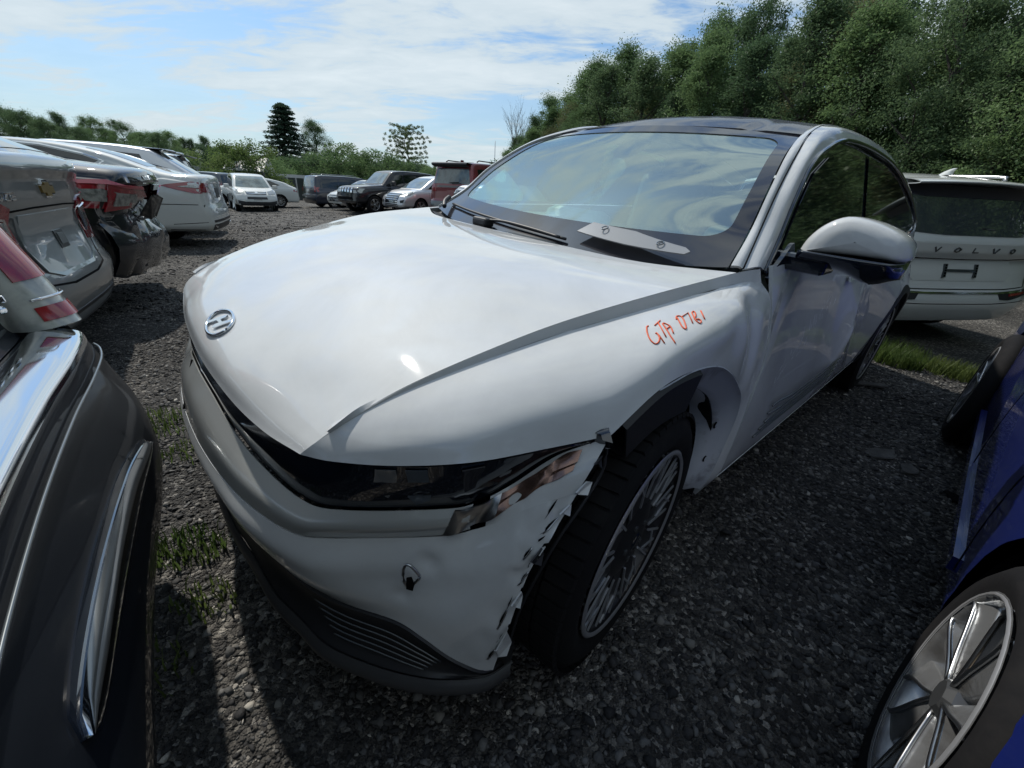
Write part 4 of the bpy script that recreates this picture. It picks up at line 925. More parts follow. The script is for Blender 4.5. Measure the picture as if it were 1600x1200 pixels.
rw = [(-1.84, 1.066), (-1.80, 1.408), (-2.2, 1.398), (-2.6, 1.352), (-2.95, 1.27), (-3.18, 1.165), (-3.1, 1.09)]
fd = [(-.575, 1.022), (-.578, .93), (-.568, .837), (-.54, .74), (-.512, .64), (-.506, .5), (-.506, .335), (-1.745, .335), (-1.77, 1.05)]
rd_ = [(-1.778, 1.05), (-1.753, .335), (-2.50, .335), (-2.555, .42), (-2.62, .56), (-2.76, .71), (-2.80, .80), (-2.86, 1.06)]
an = [(-3.0 + .415 * math.cos(R_(a)), .35 + .415 * math.sin(R_(a))) for a in range(12, 181, 12)]
qt = [(-2.868, 1.06), (-2.808, .80), (-2.768, .715)] + [p for p in an if p[0] < -2.79] + [(-3.42, .32), (-3.74, .34), (-3.79, .6), (-3.75, .9), (-3.66, 1.06), (-3.55, 1.15), (-3.42, 1.10), (-3.0, 1.062)]
for s in (1, -1):
    S = lambda x, z, o=0.0: Vector((x, s * (sideY(x, z) + o), z))
    if s > 0: bk = sheet('window_frame', dlo, lambda x, z: Vector((x, s * glassY(x, z, -.004), z)), M_GLOSSBLACK, H, .09, .006, ref=(-2, 0, .5))
    for wp in (fw, rw): sheet('side_window', wp, lambda x, z: Vector((x, s * glassY(x, z, .003), z)), M_TINT if s > 0 else M_WSCREEN, H, .2, .003 if s > 0 else 0, ref=(-2, 0, .5), smooth=False)
    fdo = sheet('door', fd, S, M_WHITE, H, .032, .01, ref=(-2, 0, .5))
    rdo = sheet('door', rd_, S, M_WHITE, H, .045, .01, ref=(-2, 0, .5))
    sheet('quarter_panel', qt, S, M_WHITE, H, .05, .01, ref=(-2, 0, .5))
    sheet('sill', [(-.50, .328), (-.50, .235), (-2.50, .235), (-2.50, .328)], lambda x, z: Vector((x, s * (sideY(x, z) + .002), z)), M_WHITE, H, .05, .03, ref=(-2, 0, .5))
    if s > 0:
        for k in range(5):       # thin louvre lines low on the front door
            z0 = .425 + .022 * k; tube('door_louvre', [S(x, z0 + .01 * (-x - .7), .002) for x in np.linspace(-.72 - .03 * k, -1.72, 20)], .0035, M_DARK if k % 1 else M_GREY, fdo, 6)
        # scratches
        for k in range(34):
            t_ = k / 33; x = -.70 - .55 * t_ + random.uniform(-.03, .03); z = .66 + .20 * t_ + random.uniform(-.025, .025); l = random.uniform(.012, .05); a = random.uniform(-.6, .6) + 1.0
            sheet('scratch', strip_poly([(x, z), (x - l * math.cos(a), z + l * math.sin(a))], random.uniform(.0015, .004)), lambda u, v: S(u, v, .0015), M_SCRATCH, fdo, .05, 0, ref=(-2, 0, .5))
        for dx, dz, l in ((-.80, .945, .10),) if False else (): pass
        for dx, dz, l in () if True else ((-.80, .945, .10), (-.93, .95, .07), (-1.02, .925, .09), (-.86, .90, .06)):
            tube('scratch', [S(dx - l * t_, dz + .02 * math.sin(3 * t_), .001) for t_ in np.linspace(0, 1, 6)], .0018, M_SCRATCH, fdo, 5)
        hd = sheet('door_handle', [(-1.50, .905), (-1.50, .93), (-1.72, .935), (-1.72, .91)], lambda x, z: S(x, z, .006), M_WHITE, fdo, .04, .008, ref=(-2, 0, .5))
        hd = sheet('door_handle', [(-2.45, .925), (-2.45, .95), (-2.67, .955), (-2.67, .93)], lambda x, z: S(x, z, .006), M_WHITE, rdo, .04, .008, ref=(-2, 0, .5))
        # handwriting
    # rear arch cladding ring and well
    t = np.linspace(R_(-8), R_(188), 44)
    ringr = np.stack([np.stack([-3.0 + r * np.cos(t), np.array([s * (sideY(-3.0 + r * math.cos(a), .35 + r * math.sin(a)) + o) for a in t]), .35 + r * np.sin(t)], -1) for r, o in ((.425, .003), (.41, .012), (.375, .008), (.365, -.04), (.36, -.25), (.2, -.28), (.01, -.28))])
    grid_obj('rear_arch_trim', ringr, M_PLASTIC, H, (-3, 0, .35), th=.004)
# ---- tail
tl = [np.array([(-3.60, y, 1.40 - .35 * y * y) for y in np.linspace(-.52, .52, 9)]), np.array([(-3.72, y, 1.20) for y in np.linspace(-.62, .62, 9)]), np.array([(-3.76, y, 1.02) for y in np.linspace(-.70, .70, 9)]),
      np.array([(-3.81 + .12 * (y / .78) ** 4, y, .80) for y in np.linspace(-.76, .76, 9)]), np.array([(-3.84 + .12 * (y / .78) ** 4, y, .55) for y in np.linspace(-.78, .78, 9)]), np.array([(-3.79 + .1 * (y / .78) ** 4, y, .25) for y in np.linspace(-.74, .74, 9)])]
grid_obj('tailgate', surf(tl, 30, 30), M_WHITE, H, (-2, 0, .6), th=.01)
sheet('rear_window', [(-.45, 1.36), (-.56, 1.08), (.56, 1.08), (.45, 1.36)], lambda y, z: Vector((-3.622 - (1.40 - z) * .44 - .008, y, z)), M_TINT, H, .1, .004, ref=(-2, 0, .6))
for s in (1, -1):
    grid_obj('tail_corner', surf([np.array([(-3.60, s * .54, 1.33), (-3.72, s * .63, 1.19), (-3.76, s * .71, 1.02), (-3.70, s * .77, .80), (-3.73, s * .79, .55), (-3.70, s * .75, .25)]),
        np.array([(-3.56, s * .60, 1.27), (-3.62, s * .72, 1.16), (-3.70, s * .775, 1.02), (-3.72, s * .80, .80), (-3.735, s * .81, .55), (-3.70, s * .78, .26)])], 24, 6), M_WHITE, H, (-2, 0, .6), th=.006)
# ---- underside
box('underbody', (-1.80, 0, .27), (3.9, 1.50, .08), M_DARK, H)
box('engine_bay', (.25, 0, .50), (.55, .80, .35), M_DARK, H)
# ---- interior seen through the glass
box('dashboard', (-.88, 0, .92), (.76, 1.36, .18), M_DASH, H, bev=.05)
box('floor_tub', (-1.9, 0, .40), (2.6, 1.50, .06), M_INT, H)
box('door_card', (-1.9, .80, .72), (2.3, .02, .55), M_INT, H); box('door_card', (-1.9, -.80, .72), (2.3, .02, .55), M_INT, H)
for y in (.38, -.38):
    st = box('seat', (-1.75, y, .62), (.55, .50, .20), M_INT, H, bev=.05)
    box('seat_back', (-2.05, y, .98), (.16, .50, .62), M_INT, st, rot=Matrix.Rotation(R_(-14), 4, 'Y'), bev=.05)
    box('headrest', (-2.13, y, 1.36), (.10, .26, .16), M_INT, st, rot=Matrix.Rotation(R_(-14), 4, 'Y'), bev=.04)
box('rear_seat', (-2.95, 0, .85), (.2, 1.25, .70), M_INT, H, bev=.06)
sw = Matrix.Rotation(R_(65), 4, 'Y')
tube('steering_wheel', [Vector((-1.20, .38, 1.04)) + sw.to_3x3() @ Vector((.18 * math.cos(a), .18 * math.sin(a), 0)) for a in np.linspace(0, 2 * math.pi, 33)], .015, M_INT, H, 8)
tube('steering_column', [(-.80, .38, .88), (-1.11, .38, .97)], .04, M_INT, H)
bag = []
for t_ in np.linspace(0, 1, 16):
    row = []
    for v in np.linspace(0, 1, 12):
        x = -.92 - 1.7 * t_; zt = min(1.36, 1.14 + .9 * t_ ** .6 * .35 + .08); zb_ = .90 - .03 * math.sin(9 * t_)
        row.append((x + .02 * math.sin(9 * v), .655 - .02 * v + .05 * math.sin(math.pi * v) * math.sin(14 * t_ + 2 * v) - .05 * (1 - v) * 0, zb_ + (zt - zb_) * v))
    bag.append(row)
grid_obj('curtain_airbag', np.array(bag), M_BAG, H, None, th=.02)
lathe('airbag_fold', [(0, 0), (.05, 0), (.06, .03), (.06, .16), (.045, .19), (0, .19)], M_BAG, H, 20, c=(-.88, .48, 1.03))
box('passenger_airbag', (-1.1, -.36, .98), (.12, .42, .16), M_BAG, H, bev=.05)

# ---- mirror
def mirror_parts(s):
    out = np.array([(.833, 1.056), (.846, 1.100), (.876, 1.142), (.922, 1.168), (.985, 1.163), (1.045, 1.142), (1.074, 1.122), (1.086, 1.100), (1.086, 1.072), (1.04, 1.070), (.96, 1.068), (.88, 1.062)])
    cen = out.mean(0); rows_ = []
    loop = cr_interp(np.vstack([out, out[:1]]), 49)
    for x, k in ((-.690, .02), (-.692, .45), (-.698, .76), (-.712, .92), (-.745, 1.0), (-.82, 1.01), (-.875, .98)):
        p = cen + (loop - cen) * k; rows_.append(np.stack([np.full(49, x) - .10 * (p[:, 0] - .95) * (1), s * p[:, 0], p[:, 1]], -1))
    grid_obj('mirror_cap', np.array(rows_), M_WHITE, H, (-.8, s * .97, 1.1), th=.004)
    p = cen + (loop - cen) * .93; rr = [np.stack([np.full(49, -.872) - .10 * (q[:, 0] - .95), s * q[:, 0], q[:, 1]], -1) for q in (cen + (loop - cen) * .96, cen + (loop - cen) * .5, cen + (loop - cen) * .01)]
    grid_obj('mirror_glass', np.array(rr), M_CHROME, H, (-.7, s * .97, 1.1), th=.004)
    lo = []
    for x, dz, k in ((-.650, 0, .80), (-.672, -.022, .95), (-.74, -.045, 1.0), (-.82, -.052, 1.0), (-.88, -.03, .97)):
        yv = np.linspace(.842, 1.088, 14); mid_ = .965; y_ = mid_ + (yv - mid_) * k; prof = np.clip((y_ - .84) * 5, 0, 1) * np.clip((1.095 - y_) * 9, 0, 1)
        lo.append(np.stack([np.full(14, x) - .10 * (y_ - .95), s * y_, 1.064 + dz * (.75 + .25 * prof) - .006 * prof - .022 * np.exp(-((y_ - 1.03) / .045) ** 2) * (abs(dz) > .02)], -1))
    top_ = [r + np.array([0, 0, 0]) for r in lo]
    g = np.array(lo); gt = g.copy(); gt[..., 2] = 1.067
    V = np.concatenate([g.reshape(-1, 3), gt.reshape(-1, 3)]); f1 = grid_faces(5, 14); f2 = f1 + 70
    ed = [(i, i + 1) for i in range(13)] + [(56 + i, 57 + i) for i in range(13)] + [(i * 14, i * 14 + 14) for i in range(4)] + [(i * 14 + 13, i * 14 + 27) for i in range(4)]
    f3 = np.array([(a, b, b + 70, a + 70) for a, b in ed])
    o = np_mesh('mirror_base', V, np.concatenate([f1, f2, f3]), M_GLOSSBLACK, H, True); recalc(o)
    ys = [.80, .84, .90]
    box('mirror_arm', (-.735, s * .855, 1.030), (.12, .15, .052), M_GLOSSBLACK, H, bev=.012)
    sheet('mirror_sail', [(-.575, .985), (-.60, 1.012), (-.70, 1.075), (-.72, 1.08), (-.76, 1.03), (-.74, 1.0), (-.62, .96)], lambda x, z: Vector((x, s * (.826 - .15 * max(0, z - 1.03)), z)), M_GLOSSBLACK, H, .04, .012, ref=(-2, 0, .5))
mirror_parts(1)      # the far mirror is missing from the car
# ---- wipers and cowl
cowl = [np.array([(-.30 - .16 * (y / .76) ** 2 + dx, y, zc_ + .03 * (y / .76) ** 2) for y in np.linspace(-.76, .76, 15)]) for dx, zc_ in ((.03, .955), (-.02, .948), (-.07, .975))]
grid_obj('cowl_panel', surf(cowl, 40, 6), M_PLASTIC, H, (-.3, 0, 2), th=.004)
def wip(name, pts, r, parent=H, m=M_PLASTIC): return tube(name, cr_interp(np.array([screen_pt(a, b, o) for a, b, o in pts]), 24), r, m, parent, 6)
wa = wip('wiper_arm', [(-.30, .045, .035), (-.15, .070, .035), (.05, .072, .03), (.26, .060, .022)], .006)
wip('wiper_blade', [(-.85, .085, .015), (-.55, .095, .015), (-.20, .095, .015), (.05, .085, .015), (.29, .065, .015)], .0055, wa)
wb = wip('wiper_arm', [(-.95, .10, .03), (-.90, .05, .035), (-.84, .02, .03)], .011)
box('wiper_pivot', tuple(screen_pt(-.30, .04, .03)), (.05, .09, .035), M_PLASTIC, wa, bev=.01)
# loose clear panel lying at the foot of the screen
lp = sheet('clear_panel', [(.33, .10), (.37, .165), (.60, .135), (.84, .055), (.865, .03), (.85, .012), (.60, .05)], lambda a, b: HERO_R @ screen_pt(a, b, .028 + .01 * a), mat('frosted_plastic', (.30, .31, .32), .25, coat=.6, alpha=.8), None, .05, .004, ref=tuple(HERO_R @ Vector((-1.5, 0, .5))))
lp['label'] = 'loose frosted plastic piece lying at the foot of the white hatchback windscreen'; lp['category'] = 'plastic panel'
for a, b in ((.46, .125), (.74, .065)):
    c = HERO_R @ screen_pt(a, b, .040); rr_ = tube('screw_cap', [c + HERO_R.to_3x3() @ Vector((.012 * math.cos(t_), .010 * math.sin(t_), .008 * math.cos(t_) * -.6)) for t_ in np.linspace(0, 6.28, 12)], .002, M_LENSDARK, lp, 5)
# ---- orange handwriting on the fender
fb = BVHTree.FromPolygons([tuple(v) for v in W.reshape(-1, 3)], [tuple(int(i) for i in f) for f in grid_faces(*W.shape[:2])])
# ink paths in pixels of the handwriting sample, turned into positions on the fender plane
WA = np.array([.105, .7600, .925]); 
def ink_(u, v):            # u along the fender (towards the door), v up
    p = Vector((-.085 - u, .80, .90 + v * .0)); x = -.02 - u * .30; 
    org = Vector((x, 2.2, .885 + v)); d = Vector((0, -1, 0)); 
    loc, n, i, dd = fb.ray_cast(org, d)
    if loc is None: loc, n, i, dd = fb.find_nearest(Vector((x, .85, .885 + v)))
    if n.y < 0: n = -n
    return loc + n * .003
INK = {'G': [[(0.0191, 0.8056), (0.025, 0.8055), (0.0395, 0.8163), (0.0508, 0.8286), (0.0568, 0.8389), (0.058, 0.8469), (0.0553, 0.8509), (0.0481, 0.851), (0.0404, 0.848), (0.032, 0.8414), (0.0274, 0.8322), (0.0301, 0.8311)], [(0.0274, 0.8322), (0.0294, 0.8396), (0.0394, 0.8598)]], 'T': [[(0.0075, 0.8133), (-0.0208, 0.8084)], [(-0.0092, 0.81), (0.0207, 0.8508)]], 'A': [[(-0.0125, 0.8198), (-0.0011, 0.838), (0.0099, 0.8549), (0.0177, 0.8723)], [(-0.0125, 0.8198), (-0.0178, 0.8199), (-0.0192, 0.8286), (-0.0178, 0.8366), (-0.0038, 0.853)], [(-0.0043, 0.8359), (-0.0181, 0.8346)]], '0': [[(-0.0564, 0.8269), (-0.0665, 0.8202), (-0.0751, 0.8205), (-0.0773, 0.8276), (-0.0654, 0.8419), (-0.049, 0.8563), (-0.0424, 0.8573), (-0.0432, 0.8495), (-0.0572, 0.8324), (-0.0644, 0.8245)]], '7': [[(-0.0803, 0.827), (-0.1099, 0.8245), (-0.0804, 0.8539)]], '8': [[(-0.1193, 0.8289), (-0.1286, 0.8273), (-0.1268, 0.8332), (-0.115, 0.8416), (-0.1023, 0.8459), (-0.0977, 0.8535), (-0.0975, 0.8612), (-0.1046, 0.8614), (-0.1109, 0.8571), (-0.1087, 0.8509), (-0.0995, 0.8487), (-0.1112, 0.8371), (-0.1193, 0.8289)]], '1': [[(-0.1496, 0.8348), (-0.1267, 0.8581)]]}
for ch, ps in INK.items():
    for p in ps:
        q = cr_interp(np.array(p), max(2, 3 * len(p))) if len(p) > 3 else np.array(p)
        def surf_pt(x, y):
            loc, n, i, dd = fb.ray_cast(Vector((x, y, 2)), Vector((0, 0, -1)))
            if loc is None: loc, n, i, dd = fb.find_nearest(Vector((x, y, .93)))
            return loc + (n if n.z > 0 else -n) * .001
        tube('handwriting', [surf_pt(*a) for a in q], .0016, M_ORANGE, fl, 5)

# ---- wheels
def tyre_and_rim(parent, s, style, R=.36, r=.262, w=.235, steer=0, c=(0, 0, 0), tread=True, seg=64, spokes=None, mats=(None, None)):
    w2 = w / 2
    root = parent
    prof = [(r - .012, -w2 * .9), (r, -w2 * .92), (r + .02, -w2 * 1.0), ((r + R) / 2, -w2 * 1.07), (R - .03, -w2 * 1.0), (R - .008, -w2 * .88), (R, -w2 * .7), (R, -w2 * .42), (R - .008, -w2 * .38), (R - .008, -w2 * .32), (R, -w2 * .28), (R, w2 * .28), (R - .008, w2 * .32), (R - .008, w2 * .38), (R, w2 * .42), (R, w2 * .7), (R - .008, w2 * .88), (R - .03, w2 * 1.0), ((r + R) / 2, w2 * 1.07), (r + .02, w2), (r, w2 * .92), (r - .012, w2 * .9), (r - .012, -w2 * .9)]
    o = lathe('tyre', prof, M_RUBBER, root, seg, c=c); return o
def wheel(parent, x, y, z, s, style='turbine', R=.362, r=.262, steer=0.0, w=.235, seg=64, camber=0.0):
    """s=+1: outer face towards +y"""
    e = bpy.data.objects.new('wheel', None); link(e, parent); e.empty_display_size = .1
    e.location = (x, y, z); e.rotation_euler = (camber, 0, steer + (0 if s > 0 else math.pi))
    tyre_and_rim(e, s, style, R, r, w, seg=seg)
    w2 = w / 2; yo = w2 * .97
    dark = M_RIMBLACK
    barrel = lathe('rim', [(r - .005, -w2 * .85), (r - .02, -w2 * .8), (r - .035, -w2 * .3), (r - .03, w2 * .6), (r - .012, w2 * .90), (r - .004, w2 * 1.03), (r + .006, w2 * 1.0)],
                   {'turbine': M_RIMBLACK, 'twin': M_ALLOY}.get(style, M_ALLOY), e, seg)
    if style == 'turbine': lathe('rim_lip', [(r - .010, yo + .004), (r - .003, yo + .010), (r + .004, yo + .004)], M_MACHINED, e, seg)
    lathe('brake_disc', [(0, -.03), (r * .62, -.03), (r * .62, -.018), (r * .30, -.018), (r * .28, .01), (0, .01)], M_ROTOR, e, 32)
    parts = []
    def prism(pts, y0, y1, tilt=0.0):
        """flat outline (x,z) extruded in y, y1 outer; tilt lowers the centre"""
        n = len(pts); V = [(p[0], y1 - tilt * (1 - math.hypot(*p) / r), p[1]) for p in pts] + [(p[0], y0 - tilt * (1 - math.hypot(*p) / r), p[1]) for p in pts]
        Fc = [tuple(range(n)), tuple(range(2 * n - 1, n - 1, -1))] + [(i, i + n, (i + 1) % n + n, (i + 1) % n) for i in range(n)]
        return V, Fc
    rot = lambda p, a: (p[0] * math.cos(a) - p[1] * math.sin(a), p[0] * math.sin(a) + p[1] * math.cos(a))
    if w > .22:                                   # tread blocks of the big tyres
        P_ = []
        for k in range(64):
            for (ya, yb, sh) in ((-.115, -.052, 0), (-.045, .045, .5), (.052, .115, .25)):
                a0 = 2 * math.pi * (k + sh) / 64; a1 = a0 + 2 * math.pi / 64 * .80; V = []
                for rr_ in (R - .004, R + .006):
                    for yy_, tw_ in ((ya, 0), (yb, .02)):
                        for aa in (a0, a1): V.append((rr_ * math.cos(aa + tw_), yy_ * (1 if rr_ < R else .97), rr_ * math.sin(aa + tw_)))
                P_.append((V, [(4, 5, 7, 6), (0, 1, 5, 4), (2, 6, 7, 3), (0, 4, 6, 2), (1, 3, 7, 5)]))
        V, Fc = joinV(P_); mesh_obj('tread', V, Fc, M_RUBBER, e, False, kind='stuff')
        for k in range(5): lathe('lug_nut', [(0, .012), (.009, .012), (.010, -.01)], M_ALLOYGREY, e, 6, c=(.055 * math.cos(k * 1.2566), yo - .012, .055 * math.sin(k * 1.2566)), smooth=False)
    if style == 'turbine':
        # black disc with five wide blades, thin machined edges in a star lattice
        hub = lathe('rim_face', [(0, yo - .004), (.03, yo), (.075, yo - .006), (.13, yo - .018), (.155, yo - .03), (.15, yo - .045)], dark, e, 40)
        P = []; Q = []
        for k in range(10):
            a = 2 * math.pi * k / 10
            P.append(prism([rot(p, a) for p in ((.10, -.035), (r - .008, -.012), (r - .006, .030), (.10, .030))], yo - .03, yo - .006, .012))
            for (p, q) in (((.115, .026), (r - .006, .052)), ((.135, -.03), (r - .006, -.040)), ((.165, .030), (r - .006, -.005)), ((.19, -.030), (r - .008, .022))):
                d = Vector(q) - Vector(p); n_ = Vector((-d.y, d.x)).normalized() * .0030
                Q.append(prism([rot(t_, a) for t_ in (tuple(Vector(p) - n_), tuple(Vector(q) - n_), tuple(Vector(q) + n_), tuple(Vector(p) + n_))], yo - .0065, yo - .002, .010))
        V, Fc = joinV(P); o = mesh_obj('spoke', V, Fc, dark, e, False); recalc(o)
        V, Fc = joinV(Q); o = mesh_obj('spoke_edge', V, Fc, M_MACHINED, e, False); recalc(o)
        lathe('centre_cap', [(0, yo + .003), (.026, yo + .002), (.030, yo - .004)], M_GLOSSBLACK, e, 24)
    elif style == 'twin':
        # five pairs of curved spokes, bright edges
        for k in range(5):
            a = 2 * math.pi * k / 5 + .3
            for sg in (1, -1):
                A = cr_interp(np.array([(.030, .000), (.10, .016), (.16, .036), (.205, .048), (r - .006, .044)]), 12); B = cr_interp(np.array([(.040, .022), (.085, .052), (.135, .082), (.178, .104), (r - .028, .116)]), 12)
                pts = [rot((p[0], p[1] * sg), a) for p in A] + [rot((p[0], p[1] * sg), a) for p in B[::-1]]
                V = []; n = len(pts)
                for j, p in enumerate(pts): V.append((p[0], yo - .002 - .014 * (1 - math.hypot(*p) / r) - (.0 if j < 12 else .014), p[1]))
                for j, p in enumerate(pts): V.append((p[0], yo - .045, p[1]))
                Fc = [(j, j + 1, n - 2 - j, n - 1 - j) for j in range(11)] + [(i, i + n, (i + 1) % n + n, (i + 1) % n) for i in range(n)]
                o = mesh_obj('spoke', V, Fc, M_ALLOY, e, False); recalc(o); bevel(o, .003, 2, 30)
                ed = [rot((p[0], p[1] * sg), a) for p in A]
                tube('spoke_edge', [(p[0], yo + .001 - .014 * (1 - math.hypot(*p) / r), p[1]) for p in ed], .0045, M_DULLCHROME, e, 6)
        lathe('centre_cap', [(0, yo - .004), (.032, yo - .004), (.045, yo - .016), (.05, yo - .04)], M_ALLOYGREY, e, 10, smooth=False)
        lathe('rim_lip', [(r - .006, yo + .004), (r - .001, yo + .008), (r + .003, yo + .004)], M_MACHINED, e, seg)
    else:
        P = []; ns = 5 if style == 'five' else 10
        for k in range(ns):
            a = 2 * math.pi * k / ns; wd = .045 if ns == 5 else .02
            P.append(prism([rot(p, a) for p in ((.03, -wd * .8), (r - .01, -wd), (r - .01, wd), (.03, wd * .8))], yo - .03, yo - .004, .01))
        V, Fc = joinV(P); o = mesh_obj('spoke', V, Fc, M_ALLOY, e, False); recalc(o)
        lathe('centre_cap', [(0, yo), (.04, yo - .002), (.05, yo - .02)], M_ALLOY, e, 16)
    return e
wheel(H, 0, .785, .352, 1, 'turbine', steer=.136); wheel(H, 0, -.785, .352, -1, 'turbine', steer=.136)
wheel(H, -3.0, .80, .352, 1, 'turbine'); wheel(H, -3.0, -.80, .352, -1, 'turbine')
# ================================================================== the other cars: one lofted shell per car, fittings laid onto it
def pf(pts, x):
    return float(np.interp(x, [p[0] for p in pts], [p[1] for p in pts]))
def spf(pts, n=160):
    """smooth profile through the points, returned as dense table"""
    P = np.array(pts, float); return cr_interp(P, n)
def make_car(name, label, x, y, yaw, z, sp, group=None):
    """local frame: x forward from the rear bumper, y left. sp: dict of proportions"""
    Ln, Wd, Ht = sp['L'], sp['W'], sp['H']; hw = Wd / 2
    root = thing(name, label, sp.get('cat', 'car'), (x, y, z), R_(yaw), group)
    det = sp.get('detail', 1)
    top = np.array(sp['top'], float); belt = np.array(sp['belt'], float); zb = sp.get('zb', .28)
    dense = spf(top, 12 * len(top)) if sp.get('smooth', True) else top
    order = np.maximum.accumulate(dense[:, 0] + np.arange(len(dense)) * 1e-6)
    topz = lambda q: float(np.interp(q, order, dense[:, 1]))
    bel = lambda q: float(np.interp(q, belt[:, 0], belt[:, 1]))
    wr, rr = sp['wheel']; ax = sp['axles']; wellr = wr + .045
    st = set(np.round(np.linspace(0, Ln, int(Ln / (.055 if det else .10))), 4)); st |= set(np.round(top[:, 0], 4))
    for a in ax:
        st |= set(np.round(a + wellr * np.cos(np.linspace(0, math.pi, 15 if det else 9)), 4))
    st = sorted(q for q in st if 0 <= q <= Ln); st = [q for i, q in enumerate(st) if i == 0 or q - st[i - 1] > .012]
    plan = sp.get('plan', .10); nosep = sp.get('nosep', .16)
    rearp = sp.get('rearp', [(.2, .10), (.45, .0), (.62, .01), (.72, .05), (.95, .07), (1.2, .10)]); frontp = sp.get('frontp', [(.2, .10), (.4, .0), (.6, .02), (.75, .10), (.95, .30)])
    tumble = sp.get('tumble', .40)
    def ring(q):
        tz_ = topz(q); b = min(bel(q), tz_ - .02); w = hw * (1 - .05 * (max(0, .5 - q) / .5) ** 2 - .10 * (max(0, q - (Ln - .7)) / .7) ** 2)
        gh = max(0, tz_ - b); wt = w * .90 - tumble * min(gh, .6) if gh > .0 else w * .9
        zs = zb; mid_ = zs + (b - zs) * .55
        P = [(0, zs), (w * .80, zs), (w * .955, zs + .05), (w * .985, zs + .16), (w, mid_), (w * .985, b - .13 * min(1, (b - zs) / .6)), (w * .94, b - .012), (w * .905, b + .02 * min(1, gh * 8))]
        if gh > .15: P += [(w * .905 * .5 + wt * .5 + .008, b + gh * .5), (wt + .012, tz_ - .075), (wt - .05, tz_ - .018), (wt * .6, tz_ + .004), (0, tz_ + .012)]
        else: P += [(w * .87, b + gh * .55), (w * .82, b + gh * .82), (w * .74, tz_ - .004), (w * .45, tz_ + .008), (0, tz_ + .014)]
        return np.array(P)
    rings = []
    for q in st:
        Rg = cr_interp(ring(q), 37 if det else 25); rings.append(np.column_stack([np.full(len(Rg), q), Rg]))
    G = np.array(rings); G = np.concatenate([G, mir(G)[:, ::-1][:, 1:]], 1)        # closed over the top
    def deform(V):
        V = V.copy(); X, Y, Z = V[..., 0].copy(), V[..., 1], V[..., 2]
        fr = np.clip(1 - X / .75, 0, 1); ff = np.clip(1 - (Ln - X) / .9, 0, 1)
        ra = np.interp(Z, [p[0] for p in rearp], [p[1] for p in rearp]); fa = np.interp(Z, [p[0] for p in frontp], [p[1] for p in frontp])
        yy_ = np.abs(Y) / hw
        X = X + fr * (ra + plan * yy_ ** 3.2) - ff * (fa + nosep * yy_ ** 2.6)
        V[..., 0] = X; return V
    n, m_ = G.shape[:2]; D = deform(G); V = D.reshape(-1, 3); F = grid_faces(n, m_)
    # open the wheel arches
    c = G.reshape(-1, 3)[F].mean(1); side = np.abs(c[:, 1]) > hw * .72; kill = np.zeros(len(F), bool)
    Vf = V.copy(); Gf = G.reshape(-1, 3)
    for a in ax:
        d = np.hypot(Vf[F].mean(1)[:, 0] - a, c[:, 2] - wr); kill |= side & (d < wellr) & (c[:, 2] < wr + wellr)
    Fk = F[~kill]; used = np.zeros(len(V), bool); used[F[kill].ravel()] = True; u2 = np.zeros(len(V), bool); u2[Fk.ravel()] = True
    bd = used & u2 & (np.abs(Gf[:, 1]) > hw * .72)
    for a in ax:
        dx = Vf[:, 0] - a; dz = Vf[:, 2] - wr; d = np.hypot(dx, dz); s_ = bd & (d < wellr * 1.6) & (dz > -.03)
        Vf[s_, 0] = a + dx[s_] / d[s_] * wellr; Vf[s_, 2] = wr + dz[s_] / d[s_] * wellr
    # end caps
    caps = []; nh = (m_ + 1) // 2; off = len(Vf); Vs = [Vf]
    for e in (0, n - 1):
        lf = G[e, :nh]; K_ = 13; g = np.stack([np.column_stack([lf[:, 0], lf[:, 1] * k, lf[:, 2]]) for k in np.linspace(1, -1, K_)], 1)
        g = deform(g); caps.append(grid_faces(nh, K_) + off); Vs.append(g.reshape(-1, 3)); off += nh * K_
    Vall = np.concatenate(Vs); Fall = np.concatenate([Fk] + caps)
    body = np_mesh('body', Vall, Fall, sp['paint'], root, True); 
    bm = bmesh.new(); bm.from_mesh(body.data); bmesh.ops.remove_doubles(bm, verts=bm.verts, dist=.0008); bmesh.ops.dissolve_degenerate(bm, dist=.0005, edges=bm.edges); bmesh.ops.recalc_face_normals(bm, faces=bm.faces)
    v = sum(f.normal.dot(f.calc_center_median() - Vector((Ln / 2, 0, .6))) * f.calc_area() for f in bm.faces)
    if v < 0: bmesh.ops.reverse_faces(bm, faces=bm.faces)
    bvh = BVHTree.FromPolygons([tuple(q) for q in Vall], [tuple(int(i) for i in f) for f in np.concatenate([F] + caps)])
    bm.to_mesh(body.data); bm.free()
    body.data.polygons.foreach_set('use_smooth', [True] * len(body.data.polygons))
    # wheel wells and wheels
    for a in ax:
        for s in (1, -1):
            t = np.linspace(0, math.pi, 17); rows_ = []
            for yv, r_ in ((hw * .97, wellr * .995), (hw * .72, wellr), (hw * .45, wellr), (hw * .45, .02)):
                rows_.append(np.stack([a + r_ * np.cos(t), np.full_like(t, s * yv), wr + r_ * np.sin(t)], -1))
            if det: grid_obj('wheel_well', np.array(rows_), M_DARK, root, (a, 0, wr), th=0)
            steer = sp.get('steer', 0) if a > Ln / 2 else 0
            wheel(root, a, s * (hw - sp.get('inset', .13) + (sp.get('rear_out', 0) if a < Ln / 2 else 0)), wr, s, sp.get('rim', 'ten'), wr, rr, steer, .21, 40 if det else 20)
    box('underbody', (Ln / 2, 0, zb + .03), (Ln - 1.1, Wd * .6, .10), M_DARK, root)
    if not det: box('wheel_well', (Ln / 2, 0, wr + .16), (Ln - .9, Wd * .76, .30), M_DARK, root)
    f = lambda nm, plane, poly, m, **k: decal(nm, bvh, plane, poly, m, root, sp=k.pop('sp', .07 if det else .14), th=k.pop('th', .008), **k)
    return root, body, bvh, f
